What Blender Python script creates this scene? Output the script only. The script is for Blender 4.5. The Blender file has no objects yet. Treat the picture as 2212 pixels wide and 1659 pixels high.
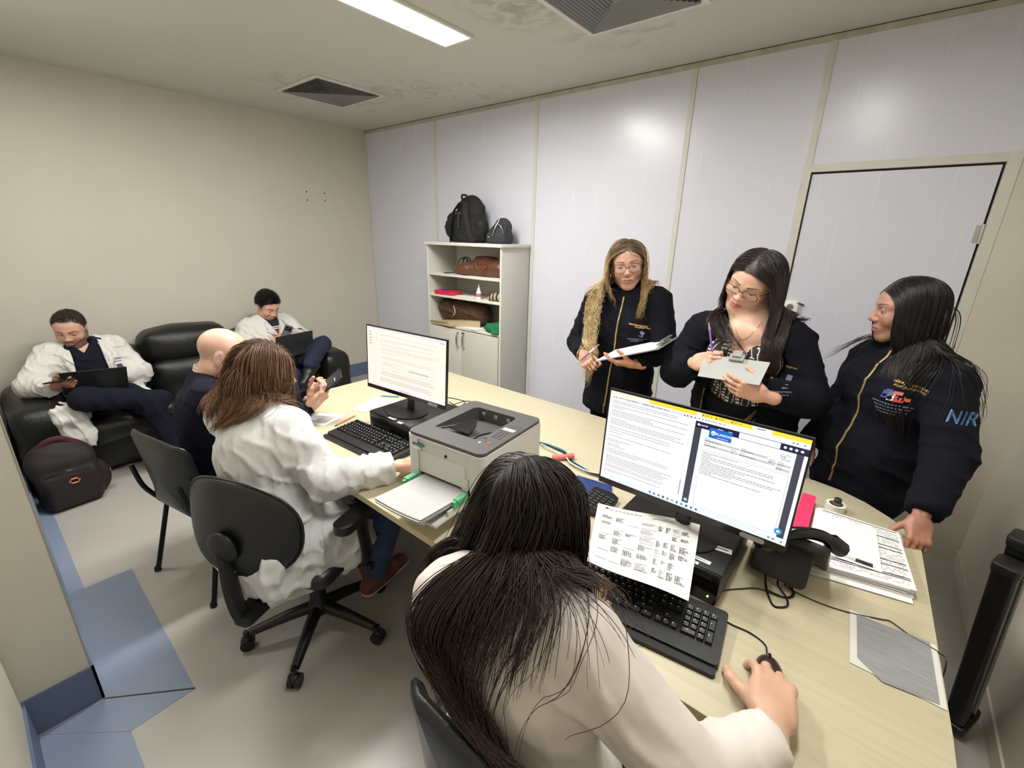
import bpy, bmesh, math, random
import numpy as np
from mathutils import Vector, Matrix
from mathutils.bvhtree import BVHTree

PI = math.pi
scene = bpy.context.scene
COL = scene.collection
random.seed(7)
rng = np.random.default_rng(7)

# ------------------------------------------------------------------ camera
# calibrated from the vanishing points of the room; f in pixels of the 2212 x 1659 frame
YAW, PITCH, ROLL, FPX = -0.6793, -0.3221, 0.0235, 965.74
CAM = np.array([4.709, -3.186, 1.667])
_cy, _sy, _cp, _sp = math.cos(YAW), math.sin(YAW), math.cos(PITCH), math.sin(PITCH)
_f = np.array([_sy*_cp, _cy*_cp, _sp]); _r = np.array([_cy, -_sy, 0.0]); _u = np.cross(_r, _f)
_r2 = math.cos(ROLL)*_r + math.sin(ROLL)*_u
_u2 = -math.sin(ROLL)*_r + math.cos(ROLL)*_u
cam_data = bpy.data.cameras.new('camera')
cam = bpy.data.objects.new('camera', cam_data)
COL.objects.link(cam)
cam.matrix_world = Matrix(((_r2[0], _u2[0], -_f[0], CAM[0]), (_r2[1], _u2[1], -_f[1], CAM[1]),
                           (_r2[2], _u2[2], -_f[2], CAM[2]), (0, 0, 0, 1)))
cam_data.sensor_width = 36.0
cam_data.lens = FPX/2212*36.0
cam_data.clip_start = 0.02
scene.camera = cam

def ray(px, py):
    return _r2*((px-1106)/FPX) - _u2*((py-829.5)/FPX) + _f

def W(px, py, x=None, y=None, z=None, d=None):
    """measured point of the room: the sight line of a photograph pixel met with a known plane"""
    v = ray(px, py)
    if x is not None: t = (x-CAM[0])/v[0]
    elif y is not None: t = (y-CAM[1])/v[1]
    elif z is not None: t = (z-CAM[2])/v[2]
    else: t = d
    return CAM + v*t

# ------------------------------------------------------------------ world, lamps, exposure
world = bpy.data.worlds.new('world'); scene.world = world
world.use_nodes = True
world.node_tree.nodes['Background'].inputs[0].default_value = (0.9, 0.95, 1.0, 1)
world.node_tree.nodes['Background'].inputs[1].default_value = 0.3

def area(name, loc, sx, sy, power, color=(1.0, 0.975, 0.94), spread=PI):
    l = bpy.data.lights.new(name, 'AREA'); l.shape = 'RECTANGLE'; l.size = sx; l.size_y = sy
    l.energy = power; l.color = color; l.spread = spread
    o = bpy.data.objects.new(name, l); COL.objects.link(o); o.location = loc
    return o
H = 2.69
area('lamp_light', (2.575, -1.70, H-0.015), 0.19, 1.18, 62)
area('added_fill_light', (4.35, -1.95, H-0.015), 0.19, 1.18, 26)  # unseen lamp, added to raise the ambient light of the room
area('lamp_light_third', (1.50, -2.90, H-0.015), 0.19, 0.52, 14)
scene.view_settings.view_transform = 'Standard'
scene.view_settings.look = 'None'
scene.view_settings.exposure = 0.22
scene.view_settings.gamma = 1.0
scene.cycles.use_denoising = True
scene.cycles.max_bounces = 8

# ------------------------------------------------------------------ materials
def lin(c):
    return tuple(((v/255.0)/12.92 if v/255.0 <= 0.04045 else ((v/255.0+0.055)/1.055)**2.4) for v in c)

def mat(name, rgb, rough=0.5, metal=0.0, bump=0.0, bscale=60.0, var=0.0, vscale=6.0, coat=0.0, stretch=(1, 1, 1),
        emit=None, estr=0.0, attr=False, spec=0.5, alpha=1.0, sheen=0.0, sss=0.0, rvar=0.0):
    m = bpy.data.materials.new(name); m.use_nodes = True
    nt = m.node_tree; N = nt.nodes; L = nt.links
    b = N['Principled BSDF']
    c = lin(rgb) + (1.0,)
    b.inputs['Base Color'].default_value = c
    b.inputs['Roughness'].default_value = rough
    b.inputs['Metallic'].default_value = metal
    b.inputs['Specular IOR Level'].default_value = spec
    b.inputs['Coat Weight'].default_value = coat
    b.inputs['Sheen Weight'].default_value = sheen
    b.inputs['Alpha'].default_value = alpha
    if sss:
        b.inputs['Subsurface Weight'].default_value = sss
        b.inputs['Subsurface Radius'].default_value = (0.012, 0.005, 0.003)
        b.inputs['Subsurface Scale'].default_value = 1.0
    src = None
    if attr:
        a = N.new('ShaderNodeAttribute'); a.attribute_name = 'Col'; src = a.outputs['Color']
        L.new(src, b.inputs['Base Color'])
    tc = N.new('ShaderNodeTexCoord'); mp = N.new('ShaderNodeMapping')
    mp.inputs['Scale'].default_value = stretch
    L.new(tc.outputs['Object'], mp.inputs['Vector'])
    if var > 0:
        n = N.new('ShaderNodeTexNoise'); n.inputs['Scale'].default_value = vscale
        n.inputs['Detail'].default_value = 4.0
        L.new(mp.outputs['Vector'], n.inputs['Vector'])
        r = N.new('ShaderNodeMapRange'); r.inputs['From Min'].default_value = 0.3; r.inputs['From Max'].default_value = 0.7
        r.inputs['To Min'].default_value = 1.0-var; r.inputs['To Max'].default_value = 1.0+var*0.6
        L.new(n.outputs['Fac'], r.inputs['Value'])
        mx = N.new('ShaderNodeMix'); mx.data_type = 'RGBA'; mx.blend_type = 'MULTIPLY'
        mx.inputs['Factor'].default_value = 1.0
        if src: L.new(src, mx.inputs[6])
        else: mx.inputs[6].default_value = c
        L.new(r.outputs['Result'], mx.inputs[7])
        L.new(mx.outputs[2], b.inputs['Base Color'])
        if rvar:
            r2 = N.new('ShaderNodeMapRange'); r2.inputs['To Min'].default_value = max(0.02, rough-rvar); r2.inputs['To Max'].default_value = rough+rvar
            L.new(n.outputs['Fac'], r2.inputs['Value']); L.new(r2.outputs['Result'], b.inputs['Roughness'])
    if bump > 0:
        n2 = N.new('ShaderNodeTexNoise'); n2.inputs['Scale'].default_value = bscale; n2.inputs['Detail'].default_value = 3.0
        L.new(mp.outputs['Vector'], n2.inputs['Vector'])
        bp = N.new('ShaderNodeBump'); bp.inputs['Strength'].default_value = bump; bp.inputs['Distance'].default_value = 0.01
        L.new(n2.outputs['Fac'], bp.inputs['Height']); L.new(bp.outputs['Normal'], b.inputs['Normal'])
    if emit is not None:
        if emit == 'attr':
            L.new(src, b.inputs['Emission Color'])
        else:
            b.inputs['Emission Color'].default_value = lin(emit) + (1,)
        b.inputs['Emission Strength'].default_value = estr
    return m

M = {}
M['wall'] = mat('beige_wall_paint', (205, 201, 188), 0.55, var=0.03, vscale=2.0, bump=0.04, bscale=90)
M['wall_r'] = mat('greyish_wall_paint', (205, 199, 184), 0.6, var=0.04, vscale=3.0, bump=0.04, bscale=90)
M['panel'] = mat('white_laminate_panel', (214, 215, 226), 0.27, var=0.006, vscale=5, rvar=0.012, stretch=(9, 9, 0.35), bump=0.004, bscale=8)
M['profile'] = mat('cream_metal_profile', (206, 204, 194), 0.4, var=0.05, vscale=9)
M['profile_dirty'] = mat('dirty_profile', (188, 184, 168), 0.6, var=0.2, vscale=14)
M['dark_gap'] = mat('dark_gap', (62, 56, 46), 0.8)
M['blue_base'] = mat('blue_vinyl_baseboard', (98, 112, 138), 0.5, var=0.08, vscale=5)
M['blue_floor'] = mat('blue_vinyl_floor', (134, 148, 170), 0.32, var=0.06, vscale=4, bump=0.02, bscale=30)
M['alu'] = mat('aluminium', (178, 178, 172), 0.35, metal=0.7)
M['white_metal'] = mat('white_painted_metal', (222, 220, 210), 0.4, var=0.05, vscale=20)
M['black_plastic'] = mat('black_plastic', (22, 22, 23), 0.42, bump=0.06, bscale=400)
M['black_gloss'] = mat('black_gloss_plastic', (12, 12, 13), 0.18)
M['dark_grey_plastic'] = mat('dark_grey_plastic', (44, 45, 47), 0.45, bump=0.05, bscale=300)
M['key'] = mat('key_plastic', (26, 26, 28), 0.38)
M['leather'] = mat('black_leather', (17, 19, 18), 0.34, bump=0.25, bscale=160, var=0.15, vscale=5, rvar=0.08)
M['chair_leather'] = mat('black_vinyl', (21, 23, 23), 0.34, bump=0.12, bscale=220)
M['steel'] = mat('black_steel', (20, 21, 22), 0.35, metal=0.3)
M['chrome'] = mat('chrome', (190, 190, 190), 0.18, metal=1.0)
M['paper'] = mat('white_paper', (236, 236, 234), 0.7)
M['paper_grey'] = mat('grey_paper', (205, 206, 204), 0.7, var=0.03, vscale=20)
M['printer'] = mat('printer_grey_plastic', (206, 206, 200), 0.45)
M['printer_dark'] = mat('printer_dark_plastic', (70, 70, 70), 0.5, bump=0.05, bscale=300)
M['cabinet'] = mat('grey_melamine', (196, 195, 186), 0.45, var=0.02, vscale=8)
M['cab_edge'] = mat('pale_melamine', (214, 213, 203), 0.4)
M['green'] = mat('green_plastic', (92, 178, 128), 0.4)
M['brown'] = mat('brown_leather', (96, 58, 38), 0.45, bump=0.15, bscale=60, var=0.15, vscale=8)
M['brown2'] = mat('brown_suede', (78, 52, 34), 0.75, bump=0.3, bscale=40, var=0.2, vscale=8)
M['olive'] = mat('beige_pouch', (182, 166, 132), 0.5, var=0.05)
M['pink'] = mat('pink_plastic', (232, 62, 108), 0.4)
M['red'] = mat('red_card', (205, 38, 70), 0.4, var=0.2, vscale=30)
M['salmon'] = mat('salmon_plastic', (222, 120, 112), 0.45)
M['nylon'] = mat('black_nylon', (18, 18, 19), 0.75, bump=0.3, bscale=250, var=0.1, vscale=12)
M['nylon2'] = mat('charcoal_nylon', (46, 48, 52), 0.75, bump=0.3, bscale=250)
M['bag_dark'] = mat('dark_brown_nylon', (34, 26, 27), 0.7, bump=0.3, bscale=220, var=0.15, vscale=9)
M['bag_red'] = mat('dark_red_nylon', (70, 26, 34), 0.7, bump=0.3, bscale=220)
M['copper'] = mat('copper_badge', (214, 140, 104), 0.3, metal=0.8)
M['ink'] = mat('black_ink', (40, 40, 42), 0.7)
M['ink_light'] = mat('grey_ink', (120, 120, 122), 0.7)
M['navy'] = mat('navy_fabric', (20, 22, 36), 0.9, spec=0.2, bump=0.25, bscale=180, var=0.12, vscale=15)
M['navy_jacket'] = mat('navy_jacket_fabric', (12, 14, 24), 0.9, spec=0.2, bump=0.2, bscale=300, var=0.1, vscale=15)
M['coat'] = mat('white_coat_cotton', (210, 211, 211), 0.8, bump=0.25, bscale=22, var=0.03, vscale=6)
M['coat_warm'] = mat('cream_coat_cotton', (220, 212, 206), 0.8, bump=0.25, bscale=14, var=0.02, vscale=6)
M['coat_sofa'] = mat('linen_coat_cotton', (214, 213, 209), 0.8, bump=0.35, bscale=26, var=0.04, vscale=9)
M['jeans'] = mat('blue_denim', (58, 78, 112), 0.85, bump=0.2, bscale=250, var=0.15, vscale=20)
M['skin'] = mat('skin', (200, 150, 120), 0.45, attr=True, sss=0.12, bump=0.04, bscale=200)
M['eye'] = mat('eye', (230, 225, 218), 0.15, attr=True)
M['hair'] = mat('hair', (30, 20, 16), 0.42, attr=True, spec=0.5)
M['gold'] = mat('gold_metal', (206, 168, 96), 0.25, metal=0.9)
M['zip'] = mat('brass_zip', (172, 150, 104), 0.4, metal=0.6)
M['rose_metal'] = mat('rose_gold_frame', (150, 96, 80), 0.3, metal=0.5)
M['glass_frame'] = mat('dark_red_frame', (78, 42, 46), 0.3)
M['print'] = mat('flat_print', (120, 120, 120), 0.7, attr=True)
M['purple'] = mat('purple_pen', (120, 84, 168), 0.3)
M['clear'] = mat('clear_plastic', (205, 208, 208), 0.2, alpha=0.35)
M['acrylic'] = mat('grey_acrylic', (172, 173, 172), 0.28, var=0.08, vscale=9)
M['green_cloth'] = mat('green_cloth', (20, 108, 66), 0.85, bump=0.2, bscale=60)
M['blue_plastic'] = mat('blue_folder', (48, 66, 120), 0.3, var=0.25, vscale=20)
M['white_plastic'] = mat('white_plastic', (236, 234, 228), 0.4)
M['wood_pencil'] = mat('pencil_wood', (186, 128, 80), 0.5)
M['cable'] = mat('black_cable', (16, 16, 17), 0.45)
M['cable_blue'] = mat('blue_cable', (70, 150, 190), 0.4)
M['cable_white'] = mat('white_cable', (215, 215, 210), 0.4)
M['brown_shoe'] = mat('maroon_shoe', (112, 62, 60), 0.6)
M['cream_sole'] = mat('cream_sole', (214, 200, 172), 0.6)
M['black_shoe'] = mat('black_shoe', (18, 18, 18), 0.4)
M['lens'] = mat('spectacle_lens', (225, 225, 230), 0.05, alpha=0.14)
M['lamp'] = mat('lamp_tube', (255, 250, 240), 0.4, emit=(255, 250, 240), estr=14.0)
M['lamp_box'] = mat('lamp_reflector', (235, 235, 230), 0.2, metal=0.8, emit=(255, 250, 236), estr=1.6)
M['screen'] = mat('screen_panel', (8, 8, 8), 0.35, attr=True, emit='attr', estr=0.9)
_nt = M['screen'].node_tree; _b = _nt.nodes['Principled BSDF']
for _l in list(_nt.links):
    if _l.to_socket == _b.inputs['Base Color']: _nt.links.remove(_l)

def desk_material():
    m = bpy.data.materials.new('pale_maple_laminate'); m.use_nodes = True
    nt = m.node_tree; N = nt.nodes; L = nt.links; b = N['Principled BSDF']
    tc = N.new('ShaderNodeTexCoord'); mp = N.new('ShaderNodeMapping'); mp.inputs['Scale'].default_value = (0.9, 26, 26)
    L.new(tc.outputs['Object'], mp.inputs['Vector'])
    n = N.new('ShaderNodeTexNoise'); n.inputs['Scale'].default_value = 2.4; n.inputs['Detail'].default_value = 6; n.inputs['Distortion'].default_value = 0.6
    L.new(mp.outputs['Vector'], n.inputs['Vector'])
    r = N.new('ShaderNodeValToRGB')
    r.color_ramp.elements[0].position = 0.3; r.color_ramp.elements[0].color = lin((188, 180, 151)) + (1,)
    r.color_ramp.elements[1].position = 0.62; r.color_ramp.elements[1].color = lin((196, 188, 160)) + (1,)
    L.new(n.outputs['Fac'], r.inputs['Fac']); L.new(r.outputs['Color'], b.inputs['Base Color'])
    b.inputs['Roughness'].default_value = 0.42
    return m
M['desk'] = desk_material()

def ceiling_material():
    m = bpy.data.materials.new('stained_ceiling_plaster'); m.use_nodes = True
    nt = m.node_tree; N = nt.nodes; L = nt.links; b = N['Principled BSDF']
    b.inputs['Roughness'].default_value = 0.75
    tc = N.new('ShaderNodeTexCoord')
    base = lin((206, 206, 198)) + (1,); stain = lin((132, 128, 104)) + (1,)
    def blob(cx, cy, r, scale, thr):
        mp = N.new('ShaderNodeVectorMath'); mp.operation = 'DISTANCE'; mp.inputs[1].default_value = (cx, cy, H)
        L.new(tc.outputs['Object'], mp.inputs[0])
        f = N.new('ShaderNodeMapRange'); f.inputs['From Min'].default_value = 0.0; f.inputs['From Max'].default_value = r
        f.inputs['To Min'].default_value = 1.0; f.inputs['To Max'].default_value = 0.0
        L.new(mp.outputs['Value'], f.inputs['Value'])
        n = N.new('ShaderNodeTexNoise'); n.inputs['Scale'].default_value = scale; n.inputs['Detail'].default_value = 6; n.inputs['Distortion'].default_value = 1.2
        L.new(tc.outputs['Object'], n.inputs['Vector'])
        g = N.new('ShaderNodeMapRange'); g.inputs['From Min'].default_value = thr; g.inputs['From Max'].default_value = thr+0.14
        L.new(n.outputs['Fac'], g.inputs['Value'])
        q = N.new('ShaderNodeMath'); q.operation = 'MULTIPLY'
        L.new(f.outputs['Result'], q.inputs[0]); L.new(g.outputs['Result'], q.inputs[1])
        return q.outputs[0]
    outs = [blob(1.05, -0.95, 0.75, 5, 0.52), blob(1.6, -0.6, 0.4, 7, 0.5), blob(3.5, -0.85, 0.62, 6, 0.54), blob(1.9, -0.35, 0.5, 8, 0.56), blob(3.1, -1.2, 0.35, 9, 0.45)]
    cur = outs[0]
    for o in outs[1:]:
        a = N.new('ShaderNodeMath'); a.operation = 'MAXIMUM'; L.new(cur, a.inputs[0]); L.new(o, a.inputs[1]); cur = a.outputs[0]
    s = N.new('ShaderNodeMath'); s.operation = 'MULTIPLY'; s.inputs[1].default_value = 0.55; L.new(cur, s.inputs[0])
    mx = N.new('ShaderNodeMix'); mx.data_type = 'RGBA'; mx.inputs[6].default_value = base; mx.inputs[7].default_value = stain
    L.new(s.outputs[0], mx.inputs['Factor']); L.new(mx.outputs[2], b.inputs['Base Color'])
    return m
M['ceiling'] = ceiling_material()
M['floor'] = mat('grey_vinyl_floor', (180, 176, 169), 0.3, var=0.035, vscale=3.0, bump=0.02, bscale=40, rvar=0.04)

# ------------------------------------------------------------------ mesh helpers
def tag(o, label=None, cat=None, group=None, kind=None):
    if label: o['label'] = label
    if cat: o['category'] = cat
    if group: o['group'] = group
    if kind: o['kind'] = kind
    return o

def thing(name, label, cat, loc=(0, 0, 0), rz=0.0, group=None):
    o = bpy.data.objects.new(name, None); COL.objects.link(o)
    o.location = loc; o.rotation_euler = (0, 0, rz); o.empty_display_size = 0.05
    return tag(o, label, cat, group)

def link(name, me, m, parent=None, smooth=False, loc=None):
    o = bpy.data.objects.new(name, me)
    if m is not None: me.materials.append(m)
    COL.objects.link(o)
    if parent is not None: o.parent = parent
    if loc is not None: o.location = loc
    if smooth and len(me.polygons):
        me.polygons.foreach_set('use_smooth', np.ones(len(me.polygons), bool))
    return o

def obj(name, bm, m, parent=None, smooth=False, bevel=0.0, seg=2, label=None, loc=None, sharp=None):
    if bevel > 0:
        es = [e for e in bm.edges if len(e.link_faces) == 2 and e.calc_face_angle(0) > 0.6]
        bmesh.ops.bevel(bm, geom=es, offset=bevel, segments=seg, affect='EDGES', profile=0.5, clamp_overlap=True)
    bmesh.ops.recalc_face_normals(bm, faces=bm.faces)
    me = bpy.data.meshes.new(name); bm.to_mesh(me); bm.free()
    o = link(name, me, m, parent, smooth or bevel > 0, loc)
    if smooth or bevel > 0:
        me.set_sharp_from_angle(angle=sharp if sharp else 0.7)
    if label: o['label'] = label
    return o

def B(): return bmesh.new()

def box(bm, x0, x1, y0, y1, z0, z1, Mx=None):
    v = [bm.verts.new(p) for p in ((x0, y0, z0), (x1, y0, z0), (x1, y1, z0), (x0, y1, z0), (x0, y0, z1), (x1, y0, z1), (x1, y1, z1), (x0, y1, z1))]
    for f in ((0, 3, 2, 1), (4, 5, 6, 7), (0, 1, 5, 4), (1, 2, 6, 5), (2, 3, 7, 6), (3, 0, 4, 7)):
        bm.faces.new([v[i] for i in f])
    if Mx is not None: bmesh.ops.transform(bm, matrix=Mx, verts=v)
    return v

def boxb(x0, x1, y0, y1, z0, z1):
    bm = B(); box(bm, x0, x1, y0, y1, z0, z1); return bm

def prism(bm, pts, z0, z1, Mx=None):
    n = len(pts)
    lo = [bm.verts.new((p[0], p[1], z0)) for p in pts]; hi = [bm.verts.new((p[0], p[1], z1)) for p in pts]
    bm.faces.new(lo[::-1]); bm.faces.new(hi)
    for i in range(n): bm.faces.new((lo[i], lo[(i+1) % n], hi[(i+1) % n], hi[i]))
    if Mx is not None: bmesh.ops.transform(bm, matrix=Mx, verts=lo+hi)
    return lo+hi

def tube(bm, pts, r, n=8, caps=True, flat=1.0):
    pts = [Vector(p) for p in pts]
    rs = r if isinstance(r, (list, tuple)) else [r]*len(pts)
    rings = []; up = Vector((0, 0, 1)); prev = None
    for i, p in enumerate(pts):
        d = (pts[min(i+1, len(pts)-1)] - pts[max(i-1, 0)])
        if d.length < 1e-9: d = Vector((0, 0, 1))
        d.normalize()
        if prev is None:
            a = up if abs(d.z) < 0.9 else Vector((1, 0, 0))
            s = d.cross(a).normalized()
        else:
            s = (prev - d*prev.dot(d)); s = s.normalized() if s.length > 1e-6 else d.orthogonal().normalized()
        t = d.cross(s); prev = s
        rings.append([bm.verts.new(p + (s*math.cos(2*PI*k/n) + t*math.sin(2*PI*k/n)*flat)*rs[i]) for k in range(n)])
    for a, b in zip(rings, rings[1:]):
        for k in range(n): bm.faces.new((a[k], a[(k+1) % n], b[(k+1) % n], b[k]))
    if caps:
        bm.faces.new(rings[0][::-1]); bm.faces.new(rings[-1])
    return bm

def lathe(bm, prof, n=20, c=(0, 0, 0), caps=True):
    rings = [[bm.verts.new((c[0]+r*math.cos(2*PI*k/n), c[1]+r*math.sin(2*PI*k/n), c[2]+z)) for k in range(n)] for r, z in prof]
    for a, b in zip(rings, rings[1:]):
        for k in range(n): bm.faces.new((a[k], a[(k+1) % n], b[(k+1) % n], b[k]))
    if caps:
        bm.faces.new(rings[0][::-1]); bm.faces.new(rings[-1])
    return bm

def curve(pts, n=12):
    """Catmull-Rom through the points"""
    P = [np.array(p, float) for p in pts]; P = [2*P[0]-P[1]] + P + [2*P[-1]-P[-2]]
    out = []
    for i in range(1, len(P)-2):
        for k in range(n):
            t = k/n
            out.append(0.5*((2*P[i]) + (-P[i-1]+P[i+1])*t + (2*P[i-1]-5*P[i]+4*P[i+1]-P[i+2])*t*t + (-P[i-1]+3*P[i]-3*P[i+1]+P[i+2])*t**3))
    out.append(P[-2]); return out

def copy_tree(o, parent=None):
    c = o.copy(); COL.objects.link(c)
    if parent is not None: c.parent = parent
    for ch in list(o.children): copy_tree(ch, c)
    return c

def T(x, y, z, rz=0.0): return Matrix.Translation((x, y, z)) @ Matrix.Rotation(rz, 4, 'Z')
def rrect(x0, x1, y0, y1, r, n=5):
    out = []
    for cx, cy, a in ((x1-r, y1-r, 0), (x0+r, y1-r, PI/2), (x0+r, y0+r, PI), (x1-r, y0+r, 1.5*PI)):
        for k in range(n+1): out.append((cx+r*math.cos(a+PI/2*k/n), cy+r*math.sin(a+PI/2*k/n)))
    return out

def colored_quads(name, quads, m, parent):
    """flat print: list of (4 corner points, rgb 0-255) in one mesh with a colour per face"""
    V = []; F = []; C = []
    for q, c in quads:
        b = len(V); V += [tuple(p) for p in q]; F.append(tuple(range(b, b+len(q)))); C += [lin(c)+(1.0,)]*len(q)
    me = bpy.data.meshes.new(name); me.from_pydata(V, [], F)
    ca = me.color_attributes.new('Col', 'FLOAT_COLOR', 'CORNER')
    ca.data.foreach_set('color', np.array(C, np.float32).ravel())
    return link(name, me, m, parent)

def text_mesh(txt, size, extrude=0.0):
    cu = bpy.data.curves.new('lettering', 'FONT'); cu.body = txt; cu.size = size; cu.extrude = extrude
    cu.align_x = 'CENTER'; cu.align_y = 'CENTER'; cu.resolution_u = 3
    o = bpy.data.objects.new('lettering', cu); COL.objects.link(o)
    dg = bpy.context.evaluated_depsgraph_get(); dg.update()
    me = bpy.data.meshes.new_from_object(o.evaluated_get(dg))
    bpy.data.objects.remove(o); bpy.data.curves.remove(cu)
    return me

# ------------------------------------------------------------------ room shell
def struct(name, bm, m, parent=None, **k):
    o = obj(name, bm, m, parent, **k)
    if parent is None: o['kind'] = 'structure'
    return o

XR, YS, YJ, XJ = 5.345, -3.37, -3.195, 2.79          # right wall, south wall, pier face, pier end
SE = [1.133, 2.326, 3.528, 4.2345, 5.0345]           # partition seams; door bay between the last two
struct('floor', boxb(-0.15, XR+0.15, YS-0.15, 0.15, -0.1, 0.0), M['floor'])
struct('ceiling', boxb(-0.15, XR+0.15, YS-0.15, 0.15, H, H+0.1), M['ceiling'])
wl = struct('wall_left', boxb(-0.12, 0.0, YS-0.12, 0.12, 0, H), M['wall'])
for y, z in ((-0.725, 2.033), (-0.725, 1.955), (-0.532, 2.031), (-0.535, 1.959)):
    bm = B(); lathe(bm, [(0.0075, 0), (0.0055, 0.003)], 10)
    bmesh.ops.transform(bm, matrix=Matrix.Translation((0.0, y, z)) @ Matrix.Rotation(PI/2, 4, 'Y'), verts=bm.verts)
    obj('screw_plug', bm, M['dark_gap'], wl)
struct('wall_right', boxb(XR, XR+0.12, YS-0.12, 0.12, 0, H), M['wall_r'])
struct('wall_south', boxb(XJ, XR+0.12, YS-0.12, YS, 0, H), M['wall_r'])
wj = struct('wall_south_pier', boxb(-0.12, XJ, YS-0.12, YJ, 0, H), M['wall'])
bm = B(); box(bm, XJ-0.045, XJ+0.002, YJ-0.001, YJ+0.003, 0.15, H)
struct('corner_guard', bm, M['alu'], wj)
# masonry return beside the door
struct('wall_back_return', boxb(SE[4]+0.035, XR, -0.03, 0.12, 0, H), M['wall_r'])

# partition of laminate panels held by profiles
wb = struct('wall_back', boxb(-0.12, SE[4]+0.035, 0.02, 0.12, 0, H), M['dark_gap'])
xs = [0.0] + SE[:4]
for a, b in zip(xs, xs[1:]):
    obj('wall_panel', boxb(a+0.004, b-0.004, 0.0, 0.03, 0.0, H-0.028), M['panel'], wb)
obj('wall_panel', boxb(SE[3]+0.004, SE[4]+0.03, 0.0, 0.03, 2.075, H-0.028), M['panel'], wb)
for i, x in enumerate(SE[:4]):
    bm = B(); z0 = 0.0
    box(bm, x-0.016, x+0.016, -0.006, 0.0, z0, H-0.03)
    obj('profile', bm, M['profile'], wb, bevel=0.002)
obj('profile', boxb(0.0, 0.03, -0.006, 0.0, 0, H-0.03), M['profile'], wb, bevel=0.002)
obj('top_rail', boxb(0.0, SE[4]+0.035, -0.010, 0.0, H-0.03, H-0.004), M['profile_dirty'], wb)
obj('sealant_line', boxb(0.0, SE[4]+0.035, -0.011, 0.0, H-0.0035, H+0.001), M['dark_gap'], wb)

d = thing('door_1', None, None, (0, 0, 0)); d['kind'] = 'structure'
fr = B()
box(fr, SE[3]-0.02, SE[3]+0.022, -0.016, 0.02, 0, 2.075); obj('door_jamb', fr, M['profile'], d, bevel=0.002)
fr = B(); box(fr, SE[4]-0.014, SE[4]+0.034, -0.016, 0.02, 0, 2.075); obj('door_jamb', fr, M['profile'], d, bevel=0.002)
fr = B(); box(fr, SE[3]+0.0222, SE[4]-0.0142, -0.015, 0.02, 2.035, 2.075); obj('door_head', fr, M['profile'], d, bevel=0.002)
obj('door_leaf', boxb(SE[3]+0.030, SE[4]-0.024, -0.004, 0.02, 0.01, 2.024), M['panel'], d, bevel=0.002)
for z in (1.72, 1.0, 0.25):
    bm = B(); tube(bm, [(SE[4]-0.019, -0.012, z-0.045), (SE[4]-0.019, -0.012, z+0.045)], 0.008, 8)
    box(bm, SE[4]-0.045, SE[4]-0.018, -0.0065, -0.004, z-0.04, z+0.04)
    obj('hinge', bm, M['alu'], d)
bm = B(); tube(bm, curve([(SE[3]+0.07, -0.004, 1.0), (SE[3]+0.07, -0.05, 1.0), (SE[3]+0.1, -0.055, 1.0), (SE[3]+0.18, -0.055, 0.998)], 5), 0.009, 8)
obj('door_handle', bm, M['alu'], d, smooth=True)

# baseboards and the blue vinyl border
for nm, b_ in (('baseboard_left', (0, 0.008, YJ, -0.001, 0, 0.155)), ('baseboard_pier_end', (XJ, XJ+0.008, YS, YJ+0.008, 0, 0.155)),
               ('baseboard_pier', (0.008, XJ+0.008, YJ, YJ+0.008, 0, 0.155)), ('baseboard_south', (XJ+0.008, XR, YS, YS+0.008, 0, 0.155))):
    struct(nm, boxb(*b_), M['blue_base'], bevel=0.002)
struct('baseboard_right', boxb(XR-0.008, XR, YS+0.008, -0.03, 0, 0.08), M['wall_r'])
bd = thing('floor_border', None, None); bd['kind'] = 'structure'
t = 0.0015
obj('border_piece', (lambda bm: (prism(bm, [(2.04, YJ), (2.80, YJ), (3.01, -2.962), (2.04, -2.95)], 0, t), bm)[1])(B()), M['blue_floor'], bd)
obj('border_piece', (lambda bm: (prism(bm, [(2.803, YJ), (2.803, -3.36), (3.02, -3.158), (3.013, -2.962)], 0, t), bm)[1])(B()), M['blue_floor'], bd)
obj('border_piece', (lambda bm: (prism(bm, [(2.806, -3.362), (5.3, -3.362), (5.3, -3.16), (3.023, -3.158)], 0, t), bm)[1])(B()), M['blue_floor'], bd)
obj('border_piece', boxb(0.5, 2.04, YJ+0.008, YJ+0.065, 0, t), M['blue_floor'], bd)
obj('border_seam', (lambda bm: (prism(bm, [(2.80, YJ+0.004), (2.804, YJ), (3.015, -2.964), (3.009, -2.960)], t, t+0.0004), bm)[1])(B()), M['dark_gap'], bd)

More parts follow.
